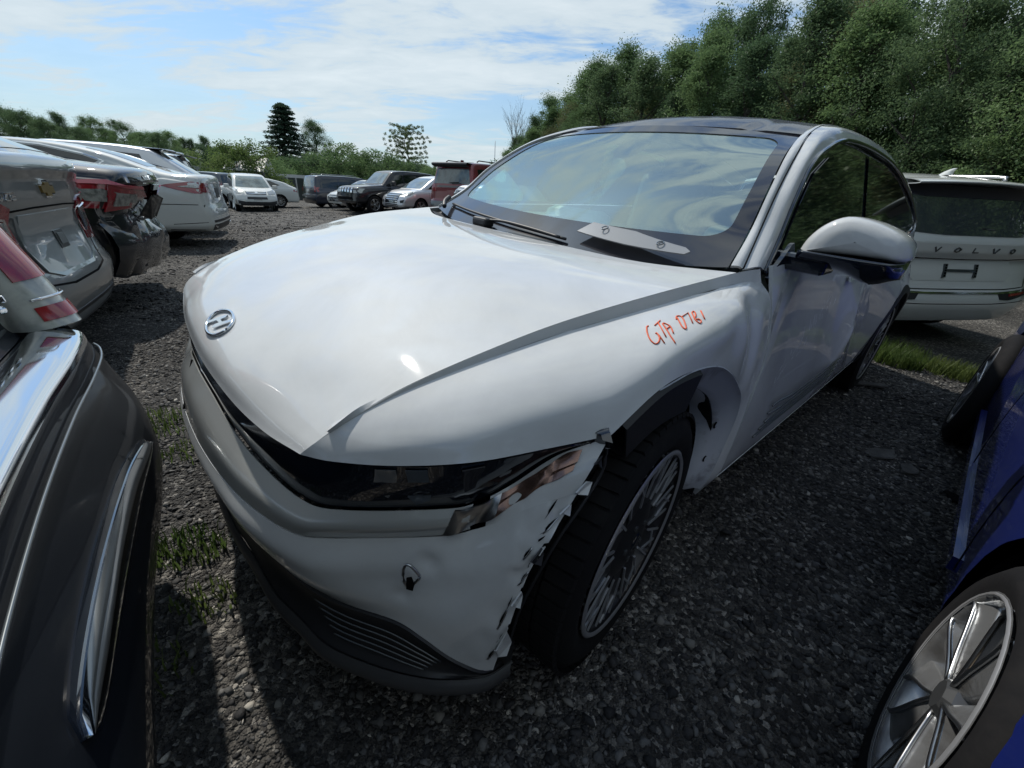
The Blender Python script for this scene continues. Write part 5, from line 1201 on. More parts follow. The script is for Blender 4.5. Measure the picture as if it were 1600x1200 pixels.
def both_sides(f, nm, plane, poly, m, **k):
    f(nm, plane, poly, m, side=1, **k); f(nm, plane, poly, m, side=-1, **k)
def side_glass(f, polys, frame=None):
    for p in polys: both_sides(f, 'side_window', 'side', p, M_TINT, off=.004)
def plate(f, plane, y0, z0, w=.30, h=.15, m=M_PLASTIC):
    f('licence_plate', plane, [(y0 - w / 2, z0 - h / 2), (y0 + w / 2, z0 - h / 2), (y0 + w / 2, z0 + h / 2), (y0 - w / 2, z0 + h / 2)], m, off=.006)
def gaps(f, lines, w=.010, plane='side'):
    for l in lines: both_sides(f, 'panel_gap', plane, strip_poly(l, w), M_DARK, off=.0015, th=.002)
SEDAN = dict(L=4.8, W=1.84, H=1.47, axles=(1.05, 3.88), wheel=(.33, .22), paint=M_SILVER,
    top=[(0, 1.02), (.06, 1.07), (.18, 1.10), (.55, 1.13), (.85, 1.20), (1.35, 1.39), (1.85, 1.46), (2.4, 1.465), (2.85, 1.42), (3.3, 1.20), (3.62, 1.03), (3.8, .99), (4.3, .90), (4.65, .80), (4.8, .70)],
    belt=[(0, 1.0), (.5, 1.02), (2, .97), (3.5, .92), (4.3, .84), (4.8, .64)])
SUV = dict(L=4.75, W=1.9, H=1.75, axles=(.95, 3.75), wheel=(.365, .24), paint=M_RED, zb=.33, tumble=.26,
    top=[(0, 1.05), (.03, 1.15), (.22, 1.60), (.34, 1.70), (.8, 1.745), (1.8, 1.76), (2.6, 1.73), (2.95, 1.65), (3.35, 1.35), (3.62, 1.16), (3.8, 1.12), (4.3, 1.05), (4.6, .97), (4.75, .85)],
    belt=[(0, 1.03), (1, 1.08), (3.4, 1.02), (4.3, .96), (4.75, .78)], rearp=[(.2, .12), (.4, .0), (.62, .0), (.70, .06), (1.0, .07), (1.7, .05)], plan=.08)
VAN = dict(SUV, L=5.1, W=2.0, H=1.75, axles=(1.1, 4.15), top=[(0, 1.0), (.03, 1.10), (.18, 1.58), (.30, 1.70), (.8, 1.74), (2.2, 1.75), (3.1, 1.70), (3.5, 1.55), (4.0, 1.28), (4.35, 1.08), (4.6, 1.0), (4.95, .88), (5.1, .75)], belt=[(0, .98), (1, 1.0), (3.9, .95), (4.6, .86), (5.1, .68)], zb=.22)
def ground(x, y): return tz(x, y)
def lamp_pair(f, nm, plane, poly, m, **k): both_sides(f, nm, plane, poly, m, **k)

# ---- white sedan with long roof line (left row)
def white_sedan():
    sp = dict(SEDAN, L=4.87, W=1.85, paint=M_FUSION, axles=(1.08, 3.93), rim='ten', tumble=.42, zb=.30,
        top=[(0, 1.00), (.04, 1.07), (.12, 1.115), (.45, 1.125), (.75, 1.19), (1.25, 1.36), (1.8, 1.455), (2.4, 1.475), (2.9, 1.42), (3.35, 1.20), (3.7, 1.02), (3.85, .98), (4.3, .90), (4.7, .80), (4.87, .70)],
        belt=[(0, .99), (.5, 1.04), (1.5, 1.01), (3.5, .93), (4.3, .84), (4.87, .64)], rearp=[(.2, .10), (.40, .0), (.60, .0), (.70, .04), (1.0, .06), (1.12, .02)])
    x, y = -5.15, 7.85
    r, b, bv, f = make_car('sedan_car', 'white sedan with wraparound red tail lamp, third car of the left row', x, y, 204, .29, sp)
    both_sides(f, 'tail_lamp', 'side', [(.06, .86), (.05, 1.01), (.22, 1.02), (.52, .975), (.60, .955), (.40, .90), (.20, .86)], M_TAIL, off=.006)
    both_sides(f, 'lamp_strip', 'side', [(.07, .925), (.08, .965), (.20, .975), (.40, .945), (.22, .935)], M_LENS, off=.013)
    both_sides(f, 'tail_lamp', 'rear', [(.55, .87), (.50, 1.0), (.80, 1.01), (.86, .88)], M_TAIL, off=.006)
    side_glass(f, [[(1.28, 1.24), (1.45, 1.30), (1.9, 1.385), (2.4, 1.40), (2.42, 1.03), (1.75, 1.06), (1.5, 1.12)], [(2.50, 1.40), (2.85, 1.36), (3.3, 1.16), (3.5, 1.03), (2.52, 1.02)]])
    both_sides(f, 'window_trim', 'side', strip_poly([(1.45, 1.10), (1.22, 1.235), (1.45, 1.325), (1.9, 1.41), (2.4, 1.425), (2.87, 1.38)], .016), M_CHROME, off=.005)
    f('rear_window', 'top', [(.78, -.55), (.78, .55), (1.45, .50), (1.5, 0), (1.45, -.50)], M_TINT)
    gaps(f, [[(1.45, 1.05), (1.4, .8), (1.5, .42)], [(2.45, 1.02), (2.45, .36)], [(.62, .92), (.80, .74), (.72, .62)], [(0.03, .70), (.72, .70)]])
    gaps(f, [[(1.0, .86), (2.4, .84), (3.6, .80)]], .006)
    f('plate_recess', 'rear', [(-.28, .78), (.28, .78), (.32, .96), (-.32, .96)], M_FUSION, off=.002)
    plate(f, 'rear', 0, .86)
    for s in (1, -1):
        lathe('exhaust_tip', [(.075, -.02), (.080, 0), (.06, .01), (.055, -.05), (0, -.05)], M_CHROME, r, 20, c=(0, 0, 0)).matrix_local = Matrix.Translation((.05, s * .58, .40)) @ Matrix.Rotation(R_(90), 4, 'Z') @ Matrix.Diagonal((1.5, 1, .75, 1))
    both_sides(f, 'lower_valance', 'side', [(.10, .33), (.10, .45), (.55, .42), (.62, .33)], M_PLASTIC, off=.003)
    f('lower_valance', 'rear', [(-.75, .32), (-.72, .47), (.72, .47), (.75, .32)], M_PLASTIC, off=.003)
white_sedan()

# ---- silver sedan nearest in the left row
def silver_sedan():
    sp = dict(SEDAN, L=4.6, W=1.95, paint=M_SILVER, zb=.27, axles=(.95, 3.63), plan=.13, rim='five',
        top=[(0, 1.03), (.03, 1.085), (.10, 1.105), (.45, 1.11), (.62, 1.15), (1.2, 1.38), (1.7, 1.455), (2.3, 1.475), (2.75, 1.41), (3.2, 1.18), (3.5, 1.02), (3.65, .98), (4.1, .90), (4.45, .80), (4.6, .70)],
        belt=[(0, 1.0), (.5, 1.02), (2, .97), (3.4, .92), (4.1, .84), (4.6, .64)],
        rearp=[(.2, .12), (.30, .04), (.45, .0), (.55, .0), (.60, .05), (.84, .085), (.875, .05), (1.0, .045), (1.09, .0)])
    r, b, bv, f = make_car('sedan_car', 'silver sedan with empty plate recess and gold emblem, nearest in the left row', -2.46, 2.42, 209.6, .36, sp)
    lamp_pair(f, 'tail_lamp', 'rear', [(.45, .66), (.44, .88), (.50, .905), (.72, .92), (.86, .90), (.88, .74), (.70, .64)], M_TAIL, off=.007)
    lamp_pair(f, 'reverse_lamp', 'rear', [(.51, .72), (.50, .83), (.66, .85), (.68, .72)], M_LENS, off=.014)
    lamp_pair(f, 'lamp_edge', 'rear', strip_poly([(.50, .705), (.50, .84), (.67, .86)], .012), M_CHROME, off=.016)
    both_sides(f, 'tail_lamp', 'side', [(.12, .74), (.12, .91), (.30, .90), (.34, .80)], M_TAIL, off=.006)
    # recess around the missing plate, pressed edges
    gaps(lambda *a, **k: f(*a, **k) if k.get('side') == 1 else None, [[(-.52, .862), (-.2, .872), (.2, .872), (.52, .862)]], .008, 'rear')
    f('plate_recess', 'rear', [(-.36, .60), (-.40, .70), (-.36, .845), (.36, .845), (.40, .70), (.36, .60), (.25, .565), (-.25, .565)], paint('silver_recess', (.30, .33, .34), .6, .4), off=.004)
    f('recess_lip', 'rear', strip_poly([(-.40, .84), (-.41, .70), (-.36, .59), (-.25, .555), (.25, .555), (.36, .59), (.41, .70), (.40, .84)], .018), M_SILVER, off=.009)
    f('plate_mount', 'rear', [(-.07, .66), (.05, .66), (.05, .75), (-.07, .75)], M_GREY, off=.009); f('plate_mount', 'rear', [(-.05, .68), (.03, .68), (.03, .735), (-.05, .735)], M_SILVER, off=.014)
    for yy_, zz_ in ((.14, .80), (.07, .815), (-.10, .80)): f('bolt_hole', 'rear', [(yy_ - .02, zz_ - .008), (yy_ + .02, zz_ - .008), (yy_ + .02, zz_ + .008), (yy_ - .02, zz_ + .008)], M_DARK, off=.006)
    gaps(lambda *a, **k: f(*a, **k) if k.get('side') == 1 else None, [[(-.60, .93), (-.58, .70), (-.42, .53), (-.2, .505), (.2, .505), (.42, .53), (.58, .70), (.60, .93)]], .010, 'rear')
    # bow shaped emblem: chrome rim, gold centre
    bow = [(-.088, -.022), (-.030, -.022), (-.040, -.036), (.030, -.036), (.038, -.018), (.088, -.018), (.098, .018), (.038, .020), (.046, .034), (-.024, .034), (-.032, .016), (-.080, .014)]
    f('emblem', 'rear', [(a * 1.05, .955 + b * 1.2) for a, b in bow], M_CHROME, off=.008, sp=.02, th=.008)
    f('emblem_centre', 'rear', [(a * .88, .955 + b * .95) for a, b in bow], mat('gold_emblem', (.30, .22, .07), .3, .7), off=.014, sp=.02)
    fn = conform_fn(bv, 'rear', .005); letters('badge', 'CRUZE', (.60, .915), -.050, .028, .034, .007, lambda u, v: fn(u, v), M_CHROME, r)
    fn2 = conform_fn(bv, 'rear', .004); letters('badge', 'LTZ', (.52, .545), -.036, .022, .026, .004, lambda u, v: fn2(u, v), M_GREY, r)
    side_glass(f, [[(1.2, 1.12), (1.45, 1.30), (1.8, 1.375), (2.25, 1.39), (2.27, 1.02), (1.4, 1.04)], [(2.36, 1.39), (2.7, 1.34), (3.3, 1.03), (2.38, 1.01)]])
    f('rear_window', 'top', [(.66, -.60), (.66, .60), (1.25, .52), (1.3, 0), (1.25, -.52)], M_GLASSLIT)
    gaps(f, [[(.98, 1.0), (1.35, .8), (1.35, .42)], [(2.3, 1.0), (2.3, .36)], [(.05, .58), (.55, .60), (.60, .70)]])
    f('lower_valance', 'rear', [(-.6, .28), (-.55, .36), (.55, .36), (.6, .28)], M_PLASTIC, off=.003)
silver_sedan()

# ---- dark damaged sedan between them
def dark_sedan():
    sp = dict(SEDAN, L=4.9, W=1.86, paint=M_BLACK, zb=.30, rim='ten', plan=.22,
        top=[(0, 1.00), (.04, 1.06), (.12, 1.09), (.45, 1.12), (.75, 1.17), (1.3, 1.37), (1.85, 1.44), (2.4, 1.455), (2.85, 1.41), (3.3, 1.20), (3.62, 1.03), (3.8, .99), (4.3, .90), (4.7, .80), (4.9, .70)], rearp=[(.2, .16), (.45, .10), (.60, .10), (.70, .10), (.80, .12), (1.0, .03), (1.12, .0)])
    r, b, bv, f = make_car('sedan_car', 'black sedan with smashed rear and red tail lamp, between silver and white sedans', DX, DY, DYAW, .34, sp)
    # crush the tail
    me = b.data
    for v in me.vertices:
        if v.co.x < .6 and v.co.z < .98 and v.co.y < .55:
            k = (1 - v.co.x / .6); q = v.co * 5.5; v.co += Vector((.10 + .08 * noise.noise(q), .03 * noise.noise(q + Vector((7, 0, 0))), .03 * noise.noise(q + Vector((0, 9, 0))))) * k
    lamp_pair(f, 'tail_lamp', 'side', [(.10, .82), (.08, .96), (.22, .99), (.46, .98), (.52, .95), (.42, .82)], M_TAIL, off=.02)
    f('tail_lamp', 'rear', [(.62, .82), (.62, .95), (.84, .97), (.86, .80)], M_TAIL, side=1, off=.02)
    f('lamp_insert', 'rear', [(.67, .84), (.67, .91), (.80, .93), (.81, .84)], M_LENS, side=1, off=.03)
    both_sides(f, 'lamp_insert', 'side', [(.14, .86), (.12, .92), (.26, .945), (.40, .94), (.36, .87)], M_LENS, off=.028)
    both_sides(f, 'lamp_rim', 'side', strip_poly([(.08, .965), (.22, .99), (.48, .982)], .022), M_TAILPALE, off=.03)
    fn = conform_fn(bv, 'rear', .006); letters('badge', 'NISSAN', (.42, 1.015), -.045, .030, .032, .006, lambda u, v: fn(u, v), M_CHROME, r)
    f('trunk_handle', 'rear', [(-.16, .94), (.16, .94), (.18, .985), (-.18, .985)], M_CHROME, off=.02, th=.02)
    f('trunk_recess', 'rear', [(-.44, .99), (-.44, 1.05), (.46, 1.05), (.46, .99)], M_GLOSSBLACK, off=.003)
    side_glass(f, [[(1.25, 1.14), (1.5, 1.30), (1.9, 1.37), (2.4, 1.385), (2.42, 1.02), (1.5, 1.04)], [(2.5, 1.38), (2.8, 1.34), (3.35, 1.04), (2.52, 1.01)]])
    f('rear_window', 'top', [(.80, -.58), (.80, .58), (1.4, .52), (1.4, -.52)], M_TINT)
    # torn bumper skin hanging from the corner, broken crash foam
    t = np.linspace(0, 1, 22); rws = []
    for k, (z_, o) in enumerate(((.72, .02), (.64, -.03), (.54, -.05), (.44, -.03), (.34, .03))):
        rws.append([(o + .12 + .18 * (1 - tq) ** 3 + .05 * noise.noise(Vector((tq * 5, k, 2))), .93 - 1.25 * tq - .10 * (1 - tq) ** 3 * 0, z_ - .05 * tq + .05 * noise.noise(Vector((tq * 6, k * .6, 8)))) for tq in t])
    grid_obj('torn_bumper', np.array(rws), M_BLACK, r, (2, 0, .5), th=.005)
    box('crash_bar', (.22, -.1, .58), (.08, 1.2, .12), M_GREY, r, bev=.01)
    for k in range(3):
        yk = .3 - .16 * k; o = mesh_obj('broken_panel', [(.05, yk, .9), (.02, yk - .12, .86), (.10, yk - .06, .70), (.16, yk + .02, .74)], [(0, 1, 2), (0, 2, 3)], (M_BLACK, M_GREY)[k % 2], r, False); solid(o, .006)
DX, DY, DYAW = -3.3, 4.2, 212
dark_sedan()

# ---- white SUV at the back right
def white_suv():
    sp = dict(SUV, L=4.95, W=2.06, H=1.7, paint=M_FUSION, zb=.30, axles=(1.0, 3.98), rim='five', plan=.16, cat='car', tumble=.24,
        top=[(0, 1.06), (.02, 1.13), (.10, 1.27), (.24, 1.50), (.30, 1.57), (.42, 1.615), (.9, 1.665), (1.9, 1.69), (2.7, 1.66), (3.05, 1.58), (3.45, 1.36), (3.75, 1.17), (3.95, 1.12), (4.4, 1.05), (4.75, .97), (4.95, .85)],
        rearp=[(.2, .14), (.34, .05), (.45, .0), (.58, .0), (.66, .06), (.80, .07), (.90, .11), (.93, .045), (1.05, .03), (1.12, .05), (1.7, .05)])
    r, b, bv, f = make_car('suv_car', 'white SUV with spaced chrome letters across its tailgate, behind the white hatchback', 4.40, 4.27, 100.7, .10, sp); r.scale = (1, 1.09, 1.0)
    f('rear_window', 'rear', [(-.86, 1.15), (-.74, 1.53), (.74, 1.53), (.86, 1.15), (.4, 1.12), (-.4, 1.12)], M_SKYTINT, off=.006)
    f('spoiler_shade', 'rear', [(-.70, 1.47), (-.76, 1.55), (.76, 1.55), (.70, 1.47), (.55, 1.44), (-.55, 1.44)], M_GLOSSBLACK, off=.010, th=.03)
    sl = [np.array([(.10 + dx + .05 * (y / .7) ** 2, y, z_ - .02 * (y / .7) ** 2) for y in np.linspace(-.70, .70, 15)]) for dx, z_ in ((.34, 1.625), (.16, 1.61), (.06, 1.585), (.07, 1.565), (.18, 1.56))]
    grid_obj('roof_spoiler', surf(sl, 30, 12), M_FUSION, r, (.6, 0, 1.6), th=.008)
    # tall lamps climbing the rear pillars
    for s in (1, -1):
        k = dict(side=s); 
        f('tail_lamp', 'rear', [(.905, 1.16), (.80, 1.52), (.835, 1.52), (.94, 1.16)], M_TAIL, off=.010, sp=.03, **k)
        f('tail_lamp', 'side', [(.20, .98), (.24, 1.14), (.50, 1.10), (.36, .98)], M_TAIL, off=.008, **k)
        f('reflector', 'rear', [(.60, .555), (.60, .58), (.84, .595), (.85, .575)], M_TAIL, off=.012, **k)
        f('reflector_pocket', 'rear', [(.48, .53), (.44, .60), (.88, .62), (.90, .56), (.6, .52)], M_PLASTIC, off=.006, **k)
        tube('roof_bar', cr_interp(np.array([(.62, s * .70, 1.635), (.70, s * .705, 1.675), (1.8, s * .71, 1.70), (2.5, s * .70, 1.66)]), 20), .016, M_DULLCHROME, r, 8)
    f('tailgate_crease', 'rear', strip_poly([(-.86, .925), (-.5, .905), (0, .90), (.5, .905), (.86, .925)], .010), M_DARK, off=.002, th=.002)
    f('tailgate_gap', 'rear', strip_poly([(-.93, 1.12), (-.90, .80), (-.84, .64), (-.5, .625), (.5, .625), (.84, .64), (.90, .80), (.93, 1.12)], .009), M_DARK, off=.002, th=.002)
    f('bumper_strip', 'rear', strip_poly([(-.80, .60), (-.4, .59), (.4, .59), (.80, .60)], .018), M_CHROME, off=.010)
    f('bumper_gap', 'rear', strip_poly([(-.90, .50), (-.4, .485), (.4, .485), (.90, .50)], .007), M_DARK, off=.002, th=.002)
    f('plate_recess', 'rear', [(-.52, .70), (-.60, .78), (-.52, .885), (.52, .885), (.60, .78), (.52, .70)], M_FUSION, off=.004)
    for yy_ in (.22, -.12): f('plate_bracket', 'rear', [(yy_ - .018, .735), (yy_ + .018, .735), (yy_ + .018, .855), (yy_ - .018, .855)], M_DULLCHROME if False else M_GREY, off=.016, th=.012)
    f('plate_bracket', 'rear', [(-.12, .785), (.22, .785), (.22, .81), (-.12, .81)], M_GREY, off=.014, th=.012)
    for k in range(10):
        yy_ = .22 if k < 5 else -.12; f('bracket_hole', 'rear', [(yy_ - .006, .745 + .023 * (k % 5)), (yy_ + .006, .745 + .023 * (k % 5)), (yy_ + .006, .757 + .023 * (k % 5)), (yy_ - .006, .757 + .023 * (k % 5))], M_DARK, off=.018, th=.012)
    fn = conform_fn(bv, 'rear', .006); 
    for i, ch in enumerate('VOLVO'): letters('letter', ch, (.46 - .205 * i, .975), -.1, .040, .055, .011, lambda u, v: fn(u, v), M_GREY, r, th=.008)
    box('wiper_hub', (.105, -.02, 1.17), (.05, .06, .05), M_PLASTIC, r, bev=.01); tube('rear_wiper', [(.09, -.02, 1.18), (.09, -.3, 1.165), (.10, -.55, 1.16)], .011, M_PLASTIC, r, 6)
    fin = [(.55, 0, 1.77), (.50, 0, 1.775), (.57, 0, 1.85), (.72, 0, 1.80), (.80, 0, 1.772)]
    V = []; 
    for k, (dx, hh, w_) in enumerate(((0, 0, .035), (.02, .5, .022), (.05, .85, .012), (.07, 1, .004))): 
        for q in np.linspace(0, 2 * math.pi, 13)[:-1]: V.append((.62 + dx * -1 + (.07 * (1 - .7 * hh)) * math.cos(q), w_ * math.sin(q), 1.655 + .060 * hh))
    Fc = [(i * 12 + j, i * 12 + (j + 1) % 12, (i + 1) * 12 + (j + 1) % 12, (i + 1) * 12 + j) for i in range(3) for j in range(12)] + [tuple(range(36, 48))]
    o = mesh_obj('roof_antenna', V, Fc, M_FUSION, r); recalc(o)
    side_glass(f, [[(.42, 1.22), (.50, 1.52), (1.2, 1.58), (1.2, 1.15)], [(1.28, 1.15), (1.28, 1.585), (2.2, 1.59), (2.2, 1.12)], [(2.28, 1.12), (2.28, 1.585), (2.75, 1.56), (3.25, 1.25), (3.3, 1.10)]])
    gaps(f, [[(1.25, 1.1), (1.35, .8), (1.45, .45)], [(2.24, 1.1), (2.24, .4)]])
white_suv()

# ---- blue sedan at the right edge, nose towards the viewer
def blue_sedan():
    ang = 43.1; d = Vector((math.cos(R_(ang)), math.sin(R_(ang)), 0)); nrm = Vector((-d.y, d.x, 0))
    fwx, fwy = .915, .548; wb = 2.42
    hw = .90; inset = .115
    Lb = 4.35; fo = .85
    heading = R_(ang + 180); h = Vector((math.cos(heading), math.sin(heading), 0)); rt = Vector((h.y, -h.x, 0))
    fa = Lb - fo; org = Vector((fwx, fwy, 0)) - h * fa - rt * (hw - inset)
    sp = dict(SEDAN, L=Lb, W=1.8, paint=M_BLUE, zb=.17, axles=(fa - wb, fa), wheel=(.325, .238), rim='twin', inset=inset + .0, rear_out=.06, steer=0, plan=.2, tumble=.42,
        top=[(0, 1.0), (.04, 1.06), (.12, 1.09), (.45, 1.10), (.7, 1.17), (1.2, 1.36), (1.7, 1.43), (2.2, 1.44), (2.6, 1.38), (3.0, 1.15), (3.2, 1.0), (3.35, .96), (3.8, .88), (4.15, .78), (4.35, .66)],
        belt=[(0, .95), (.5, .97), (2, .92), (3.2, .87), (3.9, .80), (4.35, .62)])
    r, b, bv, f = make_car('sedan_car', 'blue sedan with silver twin spoke wheels at the right edge', org.x, org.y, math.degrees(heading), .165, sp)
    th_ = -.10; Rm = Matrix.Rotation(heading, 3, 'Z') @ Matrix.Rotation(th_, 3, 'X')
    r.rotation_euler = Rm.to_euler(); r.location = Vector((fwx, fwy, .514)) - Rm @ Vector((fa, -(hw - inset) - .095, .325))
    side_glass(f, [[(1.15, 1.05), (1.3, 1.22), (1.7, 1.34), (2.1, 1.35), (2.12, .97), (1.3, .99)], [(2.2, 1.35), (2.5, 1.31), (3.05, .98), (2.22, .96)]])
    f('windscreen', 'top', [(2.62, -.52), (2.62, .52), (3.12, .62), (3.18, 0), (3.12, -.62)], M_TINT)
    f('rear_window', 'top', [(.75, -.55), (.75, .55), (1.15, .5), (1.15, -.5)], M_TINT)
    both_sides(f, 'tail_lamp', 'side', [(.06, .80), (.05, .94), (.30, .95), (.34, .86)], M_TAIL, off=.008)
    both_sides(f, 'rear_reflector', 'side', [(.05, .42), (.05, .50), (.16, .50), (.18, .42)], M_TAIL, off=.01)
    both_sides(f, 'headlamp', 'side', [(3.85, .66), (4.15, .72), (4.28, .66), (4.2, .58), (4.0, .58)], M_LENS, off=.008)
    gaps(f, [[(1.4, .98), (1.35, .7), (1.42, .35)], [(2.16, .95), (2.14, .24)], [(2.98, .90), (2.94, .60), (2.98, .30)]])
    both_sides(f, 'sill_edge', 'side', strip_poly([(1.45, .30), (2.2, .28), (2.95, .30)], .045), M_BLUE, off=.012, th=.02)
    both_sides(f, 'mirror_base', 'side', [(2.85, .90), (2.85, 1.0), (2.98, .98), (3.0, .90)], M_PLASTIC, off=.006)
    for s in (1, -1):
        box('door_handle', (1.75, s * .91, .80), (.18, .03, .03), M_BLUE, r, bev=.01)
pass
blue_sedan()

# ---- black car corner beside the viewer
def black_tail():
    """built as a real rear end: levels swept round a plan path from its left corner to its right flank"""
    root = thing('suv_car', 'glossy black car with broad chrome band, nearest at the left edge', 'car', (0, 0, 0))
    g0 = .30
    # plan path of the outermost bumper line, rear left corner -> rear right corner -> right flank
    path = np.array([(1.1, -2.1), (.30, -1.0), (-.02, -.30), (-.16, -.06), (-.30, .13), (-.445, .292), (-.60, .48), (-.76, .69), (-.88, .86), (-.99, 1.0), (-1.09, 1.075), (-1.22, 1.09), (-1.45, .95), (-1.9, .52), (-3.3, -.8)])
    P = cr_interp(path, 141); T = np.gradient(P, axis=0); T /= np.linalg.norm(T, axis=1)[:, None]; Nn = np.column_stack([T[:, 1], -T[:, 0]])   # outward
    if Nn[60] @ np.array([1, .9]) < 0: Nn = -Nn
    def lvl(z, off): return np.column_stack([P + Nn * off, np.full(len(P), z + g0)])
    lower = [lvl(z, o) for z, o in ((.20, -.16), (.24, -.09), (.30, -.03), (.38, -.006), (.45, 0), (.51, -.004), (.57, -.014), (.63, -.032), (.69, -.050), (.735, -.066), (.75, -.085))]
    lo = surf(lower, 141, 61)
    bumper = grid_obj('bumper', lo, M_NEARBLACK, root, (-1.6, -.2, .6), th=.006)
    # tailgate above the band, rising to the roof; flank behind the corner
    up = [lvl(z, o) for z, o in ((.77, -.165), (.80, -.185), (.92, -.20), (1.06, -.235), (1.25, -.33), (1.50, -.50), (1.58, -.62))]
    grid_obj('tailgate', surf(up, 141, 26)[:, :92], M_NEARBLACK, root, (-1.8, -.6, .6), th=.006)
    fl_ = [lvl(z, o) for z, o in ((.72, -.06), (.80, -.10), (.90, -.16), (1.06, -.26), (1.3, -.42), (1.55, -.60))]
    grid_obj('flank', surf(fl_, 141, 20)[:, 99:], M_NEARBLACK, root, (-1.8, -.6, .6), th=.006)
    # chrome band
    a, b = 0, 93
    ch = surf([lvl(z, o) for z, o in ((.742, -.062), (.760, -.070), (.772, -.100), (.778, -.135), (.772, -.160), (.755, -.168))], 141, 14)[:, a:b]
    grid_obj('chrome_band', ch, M_CHROME, root, (-1.6, -.2, .6), th=.006)
    for o, z in ((-.185, .790), (-.215, .84)): tube('tailgate_seam', lvl(z, o + .002)[a:90], .005, M_GREY, root, 6)
    tube('bumper_seam', lvl(.705, -.046)[a:100], .003, M_GREY, root, 6)
    # long bright insert low in the bumper, following its surface
    lz = np.array([.20, .24, .30, .38, .45, .51, .57, .63, .69, .735, .75]); lo_ = np.array([-.16, -.09, -.03, -.006, 0, -.004, -.014, -.032, -.050, -.066, -.085])
    i0, i1 = 47, 82; nI_ = i1 - i0; tI = np.linspace(0, 1, nI_); w_ = np.clip(np.sin(tI * math.pi), 0, 1) ** .30
    zc_ = .595 - .085 * tI
    def ins(hwid, o, name, m):
        rows_ = []
        for q in np.linspace(-1, 1, 7):
            z_ = zc_ + q * hwid * w_; rows_.append(np.column_stack([P[i0:i1] + Nn[i0:i1] * (np.interp(z_, lz, lo_) + o * (1 - .35 * q * q))[:, None], z_ + g0]))
        grid_obj(name, np.array(rows_), m, root, (-1.6, -.2, .6), th=.004)
    ins(.026, .012, 'bumper_insert', M_CHROME); ins(.042, .005, 'insert_frame', M_GLOSSBLACK)
    # tall tail lamp standing on the corner beside the tailgate
    outer = cr_interp(np.array([(-1.095, 1.015, 1.078), (-1.137, 1.030, 1.13), (-1.20, 1.040, 1.22), (-1.27, 1.045, 1.32), (-1.38, 1.03, 1.48)]), 36)
    inner_ = cr_interp(np.array([(-1.085, .905, 1.078), (-1.105, .905, 1.13), (-1.135, .90, 1.22), (-1.175, .885, 1.32), (-1.25, .85, 1.48)]), 36)
    midl = outer * .5 + inner_ * .5 + np.array([.028, .012, .004])
    lam = surf([outer + [-.05, -.03, 0], outer, midl, inner_, inner_ + [-.05, -.02, 0]], 36, 17)
    grid_obj('tail_lamp', lam, M_MILKY, root, (-1.8, -.2, 1.2), th=.01)
    for u0, u1, m_, a0, a1 in ((3, 9, M_TAIL, 5, 12), (14, 27, M_TAIL, 5, 12), (27, 35, M_TAIL, 5, 12)):
        grid_obj('red_segment', lam[a0:a1, u0:u1] + np.array([.004, .002, .001]), m_, root, (-1.8, -.2, 1.2), th=.003)
    for u in (10,): tube('lamp_rib', lam[4:12, u] + np.array([.006, .003, .001]), .003, M_CHROME, root, 6)
    # silver emblem fragment on the dark tailgate by the lamp
    for k in range(7):
        a_ = inner_[11 + k] + np.array([.022, -.045 - .004 * (k % 2), -.012])
        box('emblem', tuple(a_ + np.array([0, .007 * (k % 3), -.010 * (k % 2)])), (.010, .016, .012), M_CHROME, root, rot=Matrix.Rotation(k * 1.1, 4, 'Z') @ Matrix.Rotation(k * .7, 4, 'X'), bev=.003)
    gl = [lvl(z, o) for z, o in ((.98, -.207), (1.06, -.228), (1.25, -.322))]
    grid_obj('rear_window', surf(gl, 141, 8)[:, 20:80], M_TINT, root, (-1.8, -.6, .6), th=.004)
    # wheel in the right flank
    wheel(root, -1.95, .45, g0 + .02, 1, 'ten', .34, .22, R_(222 - 180), .21, 32)
black_tail()
# ================================================================== cars farther off
def simple_fit(f, kind, front=False):
    pass
def hatch_glass(f, z0, z1, w0, w1): f('rear_window', 'rear', [(-w0, z0), (-w1, z1), (w1, z1), (w0, z0)], M_TINT)
def far_suv_dark():
    sp = dict(SUV, paint=M_GREY, L=4.7, W=1.85, detail=0)
    r, b, bv, f = make_car('suv_car', 'dark SUV with silver roof rails, its roof showing above the white sedan', FAR['rack'][0], FAR['rack'][1], FAR['rack'][2], ground(*FAR['rack'][:2]), sp)
    hatch_glass(f, 1.15, 1.58, .72, .60)
    side_glass(f, [[(.45, 1.2), (.5, 1.52), (1.3, 1.56), (1.3, 1.15)], [(1.4, 1.15), (1.4, 1.57), (2.9, 1.54), (3.2, 1.2)]])
    lamp_pair(f, 'tail_lamp', 'rear', [(.66, .92), (.70, 1.15), (.9, 1.15), (.9, .92)], M_TAIL)
    for s in (1, -1):
        tube('roof_rail', cr_interp(np.array([(.40, s * .62, 1.71), (.50, s * .62, 1.79), (1.7, s * .62, 1.82), (2.7, s * .60, 1.74)]), 16), .022, M_CHROME, r, 6)
    sl = [np.array([(dx, y, z_) for y in np.linspace(-.62, .62, 9)]) for dx, z_ in ((.36, 1.72), (.10, 1.70), (.12, 1.67))]
    grid_obj('roof_spoiler', surf(sl, 12, 6), M_GREY, r, (.6, 0, 1.6), th=.01)
